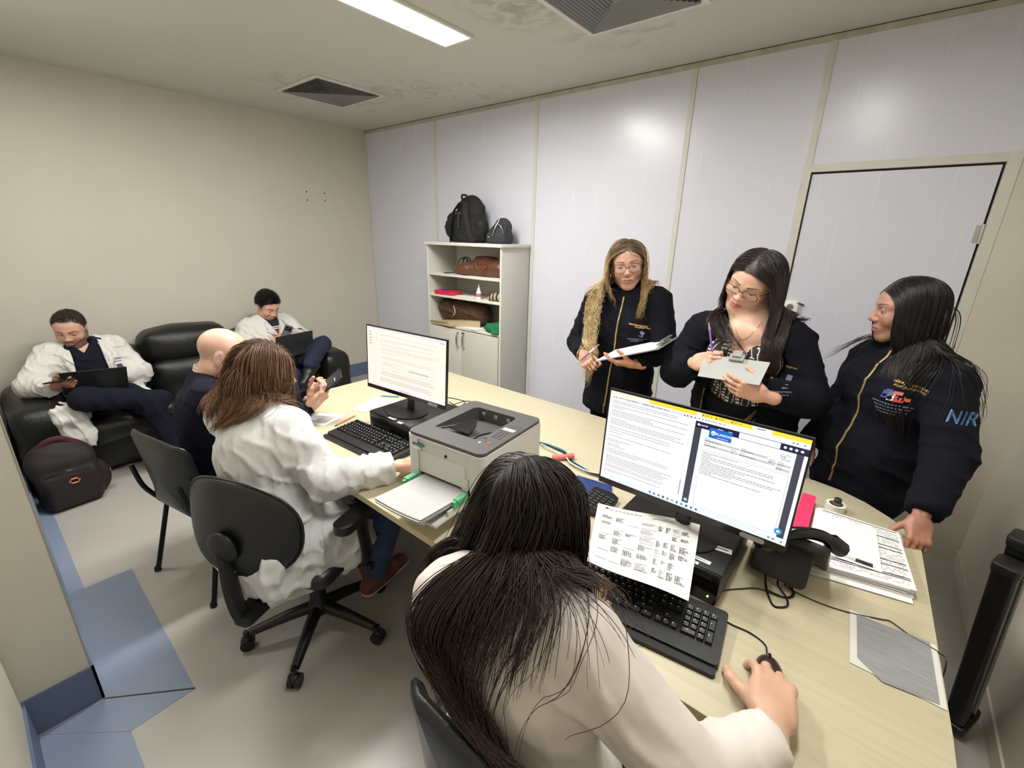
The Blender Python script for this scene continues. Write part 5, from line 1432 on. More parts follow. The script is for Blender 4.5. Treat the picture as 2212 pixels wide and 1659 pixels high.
# black tripod tubes leaning between the desk end and the wall
a = np.array([5.262, -1.235, 0.0]); b = np.array([5.175, -1.42, 0.80])
tb = thing('folded_easel', 'black folded easel with two square tubes leaning beside the desk end', 'easel', tuple(a))
dd = (b-a); Lh = np.linalg.norm(dd); Fm = frame_from(dd, (0.9, -0.4, 0.0))
Mx = Matrix(((Fm[0, 0], Fm[0, 2], Fm[0, 1], 0), (Fm[1, 0], Fm[1, 2], Fm[1, 1], 0), (Fm[2, 0], Fm[2, 2], Fm[2, 1], 0), (0, 0, 0, 1)))
for k, (o_, l_) in enumerate(((-0.030, Lh), (0.030, Lh+0.06))):
    bm = B(); prism(bm, [(x+o_, y) for x, y in rrect(-0.026, 0.026, -0.028, 0.028, 0.012)], 0.03, l_, Mx); obj('tube', bm, M['black_gloss'], tb, smooth=True, sharp=0.8)
    bm = B(); prism(bm, [(x+o_, y) for x, y in rrect(-0.029, 0.029, -0.031, 0.031, 0.012)], l_-0.02, l_+0.012, Mx); obj('end_cap', bm, M['black_plastic'], tb, bevel=0.003)
bm = B(); prism(bm, rrect(-0.064, 0.064, -0.036, 0.036, 0.012), 0.0+0.035, 0.075, Mx); obj('foot_collar', bm, M['black_plastic'], tb, bevel=0.004)
bm = B(); tube(bm, [(-0.0, 0.03, 0.12), (0.0, 0.03, Lh-0.05)], 0.004, 6); bmesh.ops.transform(bm, matrix=Mx, verts=bm.verts); obj('rod', bm, M['alu'], tb)

# socket box by the door
ot = thing('power_outlet', 'white surface-mounted power socket box on the panel beside the door', 'socket', (4.288, -0.0, 1.292))
bm = B(); prism(bm, rrect(-0.046, 0.05, -0.034, 0.034, 0.004), 0, 0.03, Matrix.Rotation(PI/2, 4, 'X')); obj('box', bm, M['white_plastic'], ot, bevel=0.003)
bm = B(); lathe(bm, [(0.017, 0.0302), (0.019, 0.032), (0.015, 0.0325), (0.015, 0.0305)], 20); bmesh.ops.transform(bm, matrix=Matrix.Rotation(PI/2, 4, 'X') @ Matrix.Translation((0.01, 0, 0)), verts=bm.verts); obj('socket_ring', bm, M['alu'], ot, smooth=True)
for x, z in ((-0.004, 0.0), (0.024, 0.0)):
    pass
for x in (0.004, 0.016):
    bm = B(); box(bm, x-0.002, x+0.002, -0.0335, -0.0315, -0.003, 0.003); obj('socket_hole', bm, M['dark_gap'], ot)
for x, z in ((-0.04, 0.028), (0.044, 0.028), (0.044, -0.028), (-0.04, -0.028)):
    bm = B(); tube(bm, [(x, -0.030, z), (x, -0.032, z)], 0.0035, 8); obj('screw', bm, M['dark_gap'], ot)
bm = B(); tube(bm, curve([(0.05, -0.015, 0.026), (0.065, -0.02, 0.022), (0.075, -0.012, 0.018)], 4), 0.004, 6); obj('cable_stub', bm, M['cable'], ot)
# ------------------------------------------------------------------ people
def nrm(v):
    v = np.asarray(v, float); return v/np.linalg.norm(v)

class Head:
    """head in its own frame: +x its right, +y where it looks, +z up; origin between the ears at eye height"""
    def __init__(s, c, fwd, up=(0, 0, 1), sc=1.0, wide=1.0, fem=True, chub=0.0):
        s.c = np.asarray(c, float); s.F = frame_from(fwd, up); s.sc = sc; s.w = wide; s.fem = fem; s.chub = chub
    def to_world(s, P): return s.c + (np.asarray(P, float)*s.sc*np.array([s.w, 1, 1])) @ s.F.T
    def to_local(s, P): return ((np.asarray(P, float)-s.c) @ s.F)/(s.sc*np.array([s.w, 1, 1]))
    def field(s, neck_to, neck_r=0.050, extra=None):
        S = SDF(); ch = s.chub
        S.ell((0, -.012, .035), (.074, .093, .082), .03)
        S.ell((0, .025, .012), (.066, .064, .075), .03)
        S.ell((0, .030, -.035), (.058+ch*.010, .056, .060), .03)
        for m in (-1, 1):
            S.cap((.050*m, -.005, -.058), (.016*m, .060, -.096), .020+ch*.007, .016+ch*.004, .03)
            S.ell((.036*m, .060, -.030), (.024+ch*.004, .022, .024), .02)
            S.cap((.014*m, .083, .020), (.050*m, .064, .020), .009 if s.fem else .011, .008, .015)
        S.ell((0, .068, -.099), (.020, .015, .014), .02)
        if ch: S.ell((0, .040, -.105), (.045, .035, .022), .03)
        S.ell((0, .080, -.064), (.026, .014, .018), .02)
        for m in (-1, 1): S.ell((.031*m, .094, .002), (.018, .013, .011), .012, op='-')
        nb = .0065 if s.fem else .008
        S.cap((0, .083, .012), (0, .101, -.026), nb, nb+.0025, .012)
        S.ell((0, .1035, -.030), (.0105, .010, .009), .008)
        for m in (-1, 1):
            S.ell((.0125*m, .094, -.034), (.0075, .009, .0072), .006)
            S.ell((.0065*m, .101, -.0405), (.0035, .004, .003), .003, op='-')
            S.cap((.019*m, .0865, -.0615), (0, .0945, -.0590), .0042, .0048, .005)
            S.cap((.015*m, .0865, -.0690), (0, .0930, -.0700), .0048, .0062, .005)
            S.cap((.021*m, .0885, -.0640), (0, .1005, -.0642), .0012, .0014, .003, op='-')
            S.ell((.0315*m, .0745, .002), (.0138, .0138, .0138), .003)
            S.ell((.076*m, -.006, -.004), (.008, .018, .031), .008)
            S.ell((.085*m, -.001, -.001), (.006, .010, .017), .004, op='-')
            S.ell((.074*m, -.002, -.032), (.006, .009, .010), .006)
        n1 = s.to_local(neck_to); n0 = np.array([0, -.018, -.062])
        S.cap(n0, n1, neck_r, neck_r*1.08, .03)
        if not s.fem: S.ell((0, n0[1]+.035, -.125), (.012, .012, .014), .02)
        if extra: extra(S)
        return S
    def hairline(s, P, front=.068, temple=.058, side=.010, nape=-.055):
        a = np.abs(np.arctan2(np.abs(P[..., 0]), P[..., 1]))
        return np.interp(a, [0, .55, 1.0, 1.35, 1.62, 1.85, 2.3, 3.15], [front, temple*1.02, temple*.72, side, side-.004, side+.016, nape*.5, nape])
    def build(s, neck_to, skin, hairc, look=(0, 0), closed=0.35, lips=(168, 92, 84), beard=None, lashes=True, h=.0023, neck_r=.050,
              bald=False, hl=None, brow=(40, 28, 22), extra=None, brow_t=.0035):
        S = s.field(neck_to, neck_r, extra); V, F = S.mesh(h)
        V = smooth_verts(V, F, 1, 0.35)
        sk = np.array(lin(skin)); C = np.tile(sk, (len(V), 1)); x, y, z = V.T; ax = np.abs(x)
        def mix(m, c, a=1.0):
            m = np.clip(m, 0, 1)*a; C[:] = C*(1-m[:, None]) + np.array(lin(c))*m[:, None]
        blot = wav(V, 90, 1.0)*.5+.5
        mix(np.exp(-((ax-.038)**2+(z+.030)**2)/.0004)*(y > .03), (skin[0]*.98, skin[1]*.80, skin[2]*.78), .35)
        mix(np.exp(-((ax)**2+(z+.030)**2)/.00012)*(y > .09), (skin[0], skin[1]*.82, skin[2]*.78), .4)
        mix(np.ones(len(V))*(blot), (skin[0]*.93, skin[1]*.9, skin[2]*.88), .25)
        # lips
        t = 1-(ax/.0235)**2
        up_ = (z < -.0635+.0075*np.maximum(t, 0)) & (z > -.0640) & (t > 0) & (y > .084)
        lo_ = (z > -.0640-.0115*np.sqrt(np.maximum(t, 0))) & (z <= -.0640) & (t > 0) & (y > .084)
        mix((up_ | lo_).astype(float), lips, .8); mix(((np.abs(z+.0640) < .0011) & (ax < .022) & (y > .084)).astype(float), (lips[0]*.45, lips[1]*.4, lips[2]*.4), .85)
        # brows
        bz = .0225+.004*np.sin(np.clip((ax-.012)/.042, 0, 1)*PI*.8); bw = brow_t*(1.15-.6*np.clip((ax-.014)/.04, 0, 1))
        mix(np.clip((bw-np.abs(z-bz))/.0015, 0, 1)*((ax > .013) & (ax < .053) & (y > .04)), brow, .85)
        # eyes
        for m in (-1, 1):
            ex = x-.0315*m; open_ = .0062*(1-closed)
            r = np.sqrt(ex**2+(y-.0745)**2+(z-.002)**2); on = (r < .0152) & (y > .074)
            tt = np.sqrt(np.maximum(0, 1-(ex/.0142)**2)); zc = .0005-.0030*closed
            inside = on & (np.abs(z-zc) < open_*tt)
            mix(inside.astype(float), (196, 186, 178))
            ir = np.sqrt((ex-look[0]*.005)**2+(z-zc-look[1]*.003)**2)
            mix((inside & (ir < .0064)).astype(float), (62, 40, 28)); mix((inside & (ir < .0028)).astype(float), (12, 10, 10))
            lid = on & (np.abs(z-zc-open_*tt) < .0013) & (tt > .1); mix(lid.astype(float), (30, 20, 18), .9 if lashes else .7)
            lid2 = on & (np.abs(z-zc+open_*tt) < .0008) & (tt > .1); mix(lid2.astype(float), (70, 44, 38), .6)
            shade = on & (z > zc+open_*tt) & (z < .012); mix(shade.astype(float), (skin[0]*.86, skin[1]*.80, skin[2]*.78), .5)
        if beard:
            bc, dens = beard
            g_ = .5+.5*wav(V, 420, 2.0)
            low = np.clip((-.040-z+.03*np.clip((.03-y)/.06, 0, 1))/.012, 0, 1)*np.clip((y+.02)/.02, 0, 1)*(z > -.150)
            mou = ((np.abs(z+.0505+.10*np.maximum(ax-.012, 0)) < .0060) & (ax < .030) & (y > .07)).astype(float)
            lipm = (up_ | lo_)
            side = ((ax > .052) & (z < .0) & (z > -.07) & (y > .0) & (y < .035)).astype(float)
            bm_ = np.maximum(np.maximum(low, mou), side*.8)*(~lipm)*(.65+.35*g_)
            cheek = ((ax > .020) & (z > -.056) & (y > .055)); bm_ = bm_*np.where(cheek & (mou < .5), .25, 1.0)
            mix(bm_, bc, dens)
        if not bald:
            a_ = hl or {}
            m_ = np.clip((z-s.hairline(V, **a_))/.006, 0, 1)*((ax < .0765) | (z > .03) | (y < -.02))
            mix(m_, hairc, .95)
        return s.to_world(V), F, C
    def cap(s, up_=.010, noise=.004, hl=None, h=.003, tall=0.0, shift=(0, 0, 0)):
        """short hair: a shell over the scalp, cut off along the hairline"""
        S = SDF(); S.ell((0+shift[0], -.012+shift[1], .035+shift[2]), (.074+up_, .093+up_, .082+up_+tall), .03); S.ell((0, .02, .030), (.066+up_*.8, .064+up_*.8, .062+up_+tall), .03)
        S.cap((0, -.045, -.02), (0, -.055, -.045), .050+up_*.5, .046+up_*.4, .03)
        a_ = hl or {}
        d = lambda P: noise*(wav(P, 120, 2.0, (1, .4, .8))+.7*wav(P, 260, 1.0, (1, .4, .8)))
        c = lambda P: np.maximum((s.hairline(P, **a_)-P[..., 2])*.8, .026-np.maximum(np.abs(P[..., 0])*0+1, 0))
        def clip(P):
            ear = .026-np.sqrt((np.abs(P[..., 0])-.080)**2+((P[..., 1]+.004)/0.9)**2+((P[..., 2]+.008)/1.2)**2)
            return np.maximum((s.hairline(P, **a_)-P[..., 2])*.8, ear)
        V, F = S.mesh(h, disp=d, clip=clip)
        return s.to_world(V), F

def hand(wr, direction, back, side, curl=(.3, .3, .3, .3), spread=.06, thumb=(.55, .55, -.35), tcurl=.3, sc=1.0, h=.0022, skin=(205, 158, 130), nails=None, forearm=.045):
    """hand with four fingers and a thumb; `direction` wrist to knuckles, `back` the normal of its back, side=+1 for a right hand"""
    Fm = frame_from(direction, back)          # columns right, forward, up(back)
    Fm = Fm.copy()
    tx = -side                                 # right hand, back up: thumb points to its left
    S = SDF()
    S.box((0, .045, 0), (.036, .046, .0125), .011, .012)
    S.ell((.022*tx, .035, -.006), (.020, .034, .014), .014); S.ell((-.022*tx, .030, -.006), (.016, .034, .012), .014)
    S.cap((0, -forearm, 0), (0, .008, 0), .027, .025, .02, F=np.eye(3), sc=(1, 1, .8))
    xs = np.array([.0285, .0098, -.0092, -.0270])*tx; L = (.068, .076, .070, .055); R = (.0086, .0090, .0085, .0074); b0 = (.086, .091, .087, .079)
    for i in range(4):
        p = np.array([xs[i], b0[i], .001]); a = curl[i]*.75; dx = (1.5-i)*spread*tx
        seg = (L[i]*.46, L[i]*.30, L[i]*.24); r = R[i]; an = 0
        S.ell(p+np.array([0, -.002, .004]), (.0095, .012, .008), .008)
        for k in range(3):
            an += (curl[i]*1.0, curl[i]*1.25, curl[i]*.8)[k]
            d = np.array([dx, math.cos(an), -math.sin(an)]); d /= np.linalg.norm(d)
            q = p+d*seg[k]; S.cap(p, q, r, r*.92, .004); r *= .93; p = q
    p = np.array([.026*tx, .018, -.006]); d = nrm(np.array([thumb[0]*tx, thumb[1], thumb[2]])); r = .0125
    for k, l in enumerate((.036, .031, .025)):
        q = p+d*l; S.cap(p, q, r, r*.88, .006); r *= .86; p = q
        inward = np.array([-tx*.55, .6, -.25]); d = nrm(d+inward*tcurl*(k+1)*.5)
    V, F = S.mesh(h); V = smooth_verts(V, F, 1, .3)
    sk = np.array(lin(skin)); C = np.tile(sk, (len(V), 1))
    kn = np.zeros(len(V))
    for i in range(4): kn = np.maximum(kn, np.exp(-((V[:, 0]-xs[i])**2+(V[:, 1]-b0[i])**2)/.00008)*(V[:, 2] > 0))
    C = C*(1-.22*kn[:, None])+np.array(lin((skin[0], skin[1]*.8, skin[2]*.75)))*.22*kn[:, None]
    tips = np.clip((V[:, 1]-.13)/.02, 0, 1); C = C*(1-.15*tips[:, None])+np.array(lin((skin[0], skin[1]*.78, skin[2]*.74)))*.15*tips[:, None]
    return np.asarray(wr)+(V*sc) @ Fm.T, F, C

def body_core(J, k=.85):
    """skin surface of trunk and limbs under the clothes"""
    S = SDF(); P = J
    up = nrm(np.array(P['neck'])-np.array(P['pelvis'])); F = frame_from(P['fwd'], up)
    g = P.get('girth', 1.0)
    S.ell(P['pelvis'], np.array([.155, .11, .11])*g*k, .06, F=F); mid = (np.array(P['pelvis'])+np.array(P['neck']))/2
    S.ell(mid-up*.04, np.array([.125, .09, .14])*g*k, .06, F=F); S.ell(mid+up*.10, np.array([.145, .10, .14])*g*k, .06, F=F)
    S.cap(P['shR'], P['shL'], .045, .045, .05); 
    for s_ in 'RL':
        S.cap(P['sh'+s_], P['el'+s_], .046*k, .038*k, .02); S.cap(P['el'+s_], P['wr'+s_], .038*k, .027*k, .02)
        if 'hip'+s_ in P:
            S.cap(P['hip'+s_], P['kn'+s_], .078*g*k, .052*g*k, .04); S.cap(P['kn'+s_], P['an'+s_], .05*k, .034*k, .02)
    S.cap(P['neck'], np.array(P['neck'])-up*.08, .05, .07, .04)
    return S

def upper(J, t=.014, g=None, sleeves=True, bust=0.0, belly=0.0, sl=None, k=.05, hipw=1.0):
    """jacket or coat over trunk and arms"""
    S = SDF(); P = J; g = g or P.get('girth', 1.0)
    pel, nk = np.array(P['pelvis'], float), np.array(P['neck'], float); up = nrm(nk-pel); F = frame_from(P['fwd'], up); Ln = np.linalg.norm(nk-pel)
    rt, fw = F[:, 0], F[:, 1]
    S.ell(pel, (.165*g*hipw+t, .120*g+t, .13), k+.02, F=F)
    S.ell(pel+up*Ln*.35, (.138*g+t, .100*g+t, .16), k+.02, F=F)
    S.ell(pel+up*Ln*.66, (.155*g+t, .108*g+t, .15), k+.02, F=F)
    shm = (np.array(P['shR'])+np.array(P['shL']))/2
    S.cap(np.array(P['shR'])+(shm-P['shR'])*.12, np.array(P['shL'])+(shm-P['shL'])*.12, .052+t, .052+t, k)
    for s_ in 'RL':
        S.cap(np.array(P['sh'+s_])*.72+nk*.28+up*.012, nk+up*.005, .040+t*.6, .046+t*.6, k)
    if bust:
        for m in (-1, 1): S.ell(pel+up*Ln*.64+rt*.075*m+fw*(.085*g), (.062+bust, .055+bust, .065+bust), .05, F=F)
    if belly: S.ell(pel+up*Ln*.22+fw*.05, (.14*g+belly, .12*g+belly, .17), .07, F=F)
    if sleeves:
        q = sl or (.054, .047, .040)
        for s_ in 'RL':
            S.cap(P['sh'+s_], P['el'+s_], q[0]+t*.8, q[1]+t*.7, .035); S.cap(P['el'+s_], P['wr'+s_], q[1]+t*.7, q[2]+t*.4, .02)
    return S, F, up, Ln

def cut_plane(c, n):
    c = np.asarray(c, float); n = nrm(n)
    return lambda P: (P-c) @ n                       # keeps the side the normal points away from

def cmax(*fs): return lambda P: np.max(np.stack([f(P) for f in fs]), 0)

def local_cut(c, n, centre, radius):
    """plane that only acts near a limb end"""
    c = np.asarray(c, float); n = nrm(n); centre = np.asarray(centre, float)
    def f(P):
        d = (P-c) @ n; r = np.sqrt(((P-centre)**2).sum(-1))
        return np.where(r < radius, d, -1.0)
    return f

def legs(J, t=.012, g=1.0, shoe=None):
    S = SDF()
    S.ell(J['pelvis'], (.16*g+t, .13*g+t, .12), .05, F=frame_from(J['fwd'], (0, 0, 1)))
    for s_ in 'RL':
        S.cap(J['hip'+s_], J['kn'+s_], .082*g+t, .060*g+t, .05); S.cap(J['kn'+s_], J['an'+s_], .058*g+t, .044*g+t, .02)
    return S

def shoe(an, direction, m, parent, loc, L=.26, sole=None, z0=None):
    an = np.asarray(an, float); d = nrm(np.array([direction[0], direction[1], direction[2] if len(direction) > 2 else 0.0])); F = frame_from(d, (0, 0, 1))
    S = SDF(); hl = an-d*.05-F[:, 2]*.055; to = an+d*(L-.09)-F[:, 2]*.068
    S.cap(an, an-F[:, 2]*.04, .040, .042, .03); S.cap(hl, an+d*.06-F[:, 2]*.045, .040, .044, .03); S.cap(an+d*.06-F[:, 2]*.05, to, .042, .036, .03, F=F, sc=(1.1, 1, .8))
    low = (an-F[:, 2]*.095)
    V, F_ = S.mesh(.007, clip=lambda P: (low-P) @ F[:, 2])
    o = np_mesh('shoe', V, F_, M[m], parent, loc=loc)
    if sole:
        S2 = SDF(); S2.cap(hl, to, .046, .044, .02, F=F, sc=(1, 1, 1)); V, F_ = S2.mesh(.007, clip=lambda P: np.maximum((low-P) @ F[:, 2], (P-low) @ F[:, 2]-.022))
        np_mesh('shoe_sole', V, F_, M[sole], parent, loc=loc)
    return o

# ---- hair made of many strands, draped over head and shoulders
def strands(roots, dirs, length, coll, n=26, grav=.22, off=(.002, .016), wave=0.0, wfreq=40, clump=6, jitter=.12, pull=None, seed=0, stiff=None, part=None, curl_from=.3, curlz=1.0, frizz=.002):
    g = np.random.default_rng(seed); N = len(roots); P = roots.copy(); D = dirs.copy()
    D += g.normal(0, jitter, D.shape)*.3; D /= np.linalg.norm(D, axis=1)[:, None]
    L = (length if np.ndim(length) else np.full(N, length))*g.uniform(.86, 1.05, N); st = (L/n)[:, None]
    o = g.uniform(off[0], off[1], N); out = [P.copy()]; G = np.array([0, 0, -1.0]); e = .004
    for k in range(n):
        t = k/n
        gv = G if pull is None else G+pull(P, t)
        if part is not None:
            Hp, sg = part; rel = Hp.to_local(P)
            wgt = np.clip((.075-np.abs(rel[:, 0]))/.025, 0, 1)*(rel[:, 1] > -.01)*(rel[:, 2] > -.14)*(rel[:, 2] < .105)
            gv = gv + (sg*wgt*1.9)[:, None]*Hp.F[:, 0][None] - (wgt*.55)[:, None]*Hp.F[:, 1][None]
        D = D*(1-grav)+gv*grav; D /= np.linalg.norm(D, axis=1)[:, None]
        Q = P+D*st
        for _ in range(2):
            d = coll(Q); oo = o*min(1.0, .15+4.5*t); m = d < oo
            if not m.any(): break
            q = Q[m]; gr = np.stack([coll(q+np.eye(3)[a]*e)-d[m] for a in range(3)], 1); nn = np.linalg.norm(gr, axis=1)[:, None]; gr /= np.maximum(nn, 1e-9)
            Q[m] = q+gr*(oo[m]-d[m])[:, None]
        D = (Q-P); D /= np.maximum(np.linalg.norm(D, axis=1)[:, None], 1e-9); P = P+D*st
        out.append(P.copy())
    A = np.stack(out, 1)
    if wave > 0 or frizz > 0:
        s_ = np.linspace(0, 1, n+1)[None, :]*L[:, None]; T_ = np.gradient(A, axis=1); T_ /= np.linalg.norm(T_, axis=2)[..., None]+1e-9
        X = np.cross(T_, np.array([0, 0, 1.0])); X /= np.linalg.norm(X, axis=2)[..., None]+1e-6; Y = np.cross(T_, X)
        c = g.integers(0, max(1, N//clump), N); ph = g.uniform(0, 6.28, N//clump+1)[c] + g.normal(0, .35, N); fr = wfreq*(1+.15*g.normal(0, 1, N//clump+1)[c])
        amp = wave*np.clip((np.linspace(0, 1, n+1)-curl_from)/.35, 0, 1)[None, :]+frizz*np.linspace(0, 1, n+1)[None, :]*g.uniform(-1, 1, (N, 1))
        A = A + X*(amp*np.sin(s_*fr[:, None]+ph[:, None]))[..., None] + Y*(amp*curlz*np.cos(s_*fr[:, None]*.9+ph[:, None]))[..., None]
    return A

def strand_mesh(name, A, r, cols, parent, loc, seed=0, tip=.35, label=None):
    """cols(u) -> colour along the strand; A (N, n+1, 3)"""
    N, K, _ = A.shape; g = np.random.default_rng(seed)
    T_ = np.gradient(A, axis=1); T_ /= np.linalg.norm(T_, axis=2)[..., None]+1e-9
    ref = np.array([.31, .52, .79]); X = np.cross(T_, ref); X /= np.linalg.norm(X, axis=2)[..., None]+1e-6; Y = np.cross(T_, X)
    u = np.linspace(0, 1, K); rad = r*(1-(1-tip)*u**2)*g.uniform(.7, 1.3, (N, 1))
    V = np.stack([A+(X*math.cos(a)+Y*math.sin(a))*rad[..., None] for a in (0, 2*PI/3, 4*PI/3)], 2)      # N,K,3,3
    idx = np.arange(N*K*3).reshape(N, K, 3); F = []
    for j in range(3):
        a = idx[:, :-1, j].ravel(); b = idx[:, :-1, (j+1) % 3].ravel(); c = idx[:, 1:, (j+1) % 3].ravel(); d = idx[:, 1:, j].ravel()
        F.append(np.stack([a, b, c, d], 1))
    F = np.concatenate(F)
    C = np.repeat(cols(u, g.random(N))[:, :, None, :], 3, axis=2).reshape(-1, 3)
    return np_mesh(name, V.reshape(-1, 3), F, M['hair'], parent, col=C, loc=loc, label=label)

def hair_cols(c0, c1=None, streak=None, sp=.25):
    a = np.array(lin(c0)); b = np.array(lin(c1 if c1 else c0)); s_ = np.array(lin(streak)) if streak else None
    def f(u, rnd):
        w = np.clip((u[None, :]-.1)/.6, 0, 1)[..., None]
        base = a*(1-w)+b*w
        base = np.tile(base, (len(rnd), 1, 1)) if base.shape[0] == 1 else base
        base = base*(1-sp+2*sp*rnd)[:, None, None]
        if s_ is not None:
            m = (np.modf(rnd*7.3)[0] > .55)[:, None, None]*np.clip(u*2+.2, 0, 1)[None, :, None]
            base = base*(1-m*.7)+s_*m*.7
        return base
    return f

def scalp_roots(H_, n, part=0.0, zmin=.0, seed=0, hl=None, back=True, ymax=.08, comb=(.75, -.35, -.25), back_=-.5):
    """roots spread over the scalp and their combed directions, away from a parting at x=part"""
    g = np.random.default_rng(seed); R = []; Dn = []
    r = np.array([.074, .093, .082]); c = np.array([0, -.012, .035])
    while len(R) < n:
        v = g.normal(0, 1, 3)
        if part is not None and g.random() < .14 and v[2] > 0: v[0] = (part+g.normal(0, .004))/r[0]*np.linalg.norm(v[1:])
        v /= np.linalg.norm(v); p = c+v*r*1.0
        if p[2] < zmin+.0*p[1]: continue
        if p[2] < H_.hairline(p[None], **(hl or {}))[0]: continue
        if p[1] > ymax: continue
        R.append(p); nn = v/r; nn /= np.linalg.norm(nn)
        sx = 1.0 if p[0] > part else -1.0
        dx = comb[0]*sx; d = np.array([dx, comb[1]+(back_*1.0 if p[1] < -.05 else 0), comb[2]])
        d = d-nn*(d @ nn); Dn.append(d/np.linalg.norm(d))
    R = np.array(R); Dn = np.array(Dn)
    W_ = H_.to_world(R); DW = (Dn*np.array([H_.w, 1, 1])) @ H_.F.T; DW /= np.linalg.norm(DW, axis=1)[:, None]
    return W_, DW

def head_collider(H_, S_head, S_body, soft=.0):
    def f(P):
        a = S_head.value(H_.to_local(P))*H_.sc
        if S_body is None: return a
        return np.minimum(a, S_body.value(P))
    return f
def simple_head(H_, guard=1.0):
    S = SDF();
    if guard: S.ell((0, .060, -.035), (.060*guard, .062, .090), .02)
    S.ell((0, -.012, .035), (.076, .095, .084), .03); S.ell((0, .02, -.01), (.068, .066, .085), .03); S.cap((0, -.02, -.06), (0, -.03, -.14), .058, .062, .03)
    return S

def person(label, loc, parts, group=None):
    V, F, C = join(parts)
    o = np_mesh('person', V, F, M['skin'], None, col=C, loc=loc)
    o.location = loc; return tag(o, label, 'person', group)

def core_part(J, skin, h=.014, k=.8):
    V, F = body_core(J, k).mesh(h); return V, F, np.tile(np.array(lin(skin)), (len(V), 1))

def cloth(name, S, h, m, parent, loc, disp=None, clip=None, sm=1, label=None, col=None):
    V, F = S.mesh(h, disp=disp, clip=clip)
    if sm: V = smooth_verts(V, F, sm, .5)
    C = col(V) if col else None
    o = np_mesh(name, V, F, M[m] if isinstance(m, str) else m, parent, col=C, loc=loc)
    if label: o['label'] = label
    return o, V, F

def bvh_of(V, F): return BVHTree.FromPolygons([tuple(v) for v in V], [tuple(int(i) for i in f) for f in F])

def drape(name, pts, faces, bv, direction, lift, m, parent, loc, cols=None, thick=0.0, label=None):
    """lay a flat pattern (points given just in front of the cloth) onto the cloth along `direction`"""
    d = Vector(direction).normalized(); out = []
    for p in pts:
        p = Vector(p); hit = bv.ray_cast(p-d*.25, d, .6)
        out.append((hit[0]-d*lift) if hit[0] is not None else p)
    me = bpy.data.meshes.new(name); me.from_pydata([tuple(Vector(q)-Vector(loc)) for q in out], [], faces)
    if cols is not None:
        ca = me.color_attributes.new('Col', 'FLOAT_COLOR', 'CORNER'); arr = []
        for f, c in zip(faces, cols): arr += [lin(c)+(1.0,)]*len(f)
        ca.data.foreach_set('color', np.array(arr, np.float32).ravel())
    if thick:
        bm = bmesh.new(); bm.from_mesh(me); bmesh.ops.recalc_face_normals(bm, faces=bm.faces); bmesh.ops.solidify(bm, geom=list(bm.faces), thickness=thick); bm.to_mesh(me); bm.free()
    o = link(name, me, m, parent, smooth=True)
    if label: o['label'] = label
    return o

def grid_patch(o, u, v, nu, nv, shape=None):
    """grid of points o + a*u + b*v; shape(a,b)->(a,b) bends it"""
    pts = []; faces = []; o, u, v = (np.asarray(q, float) for q in (o, u, v))
    for i in range(nu+1):
        for j in range(nv+1):
            a, b = i/nu, j/nv
            if shape: a, b = shape(a, b)
            pts.append(o+u*a+v*b)
    for i in range(nu):
        for j in range(nv):
            k = i*(nv+1)+j; faces.append((k, k+nv+1, k+nv+2, k+1))
    return pts, faces

def path_ribbon(P, w, side):
    """ribbon following points P, width w along side"""
    P = [np.asarray(p, float) for p in P]; s_ = nrm(side); pts = []; faces = []
    for p in P: pts += [p-s_*w/2, p+s_*w/2]
    for i in range(len(P)-1): faces.append((2*i, 2*i+1, 2*i+3, 2*i+2))
    return pts, faces

def short_hair(H_, n, L, c, parent, loc, hl, up_=.006, seed=0, comb=(.0, -.6, .2), tall=0.0, lift=.35, jit=.5):
    """thousands of short strands over the cropped cap"""
    R, D = scalp_roots(H_, n, part=0, seed=seed, hl=hl, comb=comb, ymax=.09)
    l = H_.to_local(R); nn = l-np.array([0, -.012, .035]); nn /= np.linalg.norm(nn, axis=1)[:, None]; l2 = l+nn*(up_*.6+tall*np.clip(nn[:, 2:3], 0, 1)); R = H_.to_world(l2)
    ear = (np.abs(l[:, 0]) > .066) & (l[:, 2] < .018) & (l[:, 1] > -.03) & (l[:, 1] < .02)
    edge = l[:, 2] < H_.hairline(l, **hl)+.005+.007*wav(l, 160, 1.0)
    ear = ear | edge
    R, D, nn = R[~ear], D[~ear], nn[~ear]; D = D*.7+(nn @ H_.F.T)*lift
    A = strands(R, D, L, lambda P: np.full(len(P), 1.0), n=5, grav=.05, off=(0, .001), wave=0, frizz=.002, seed=seed, jitter=jit)
    strand_mesh('hair', A, .0009, hair_cols(c, c, None, .4), parent, loc)
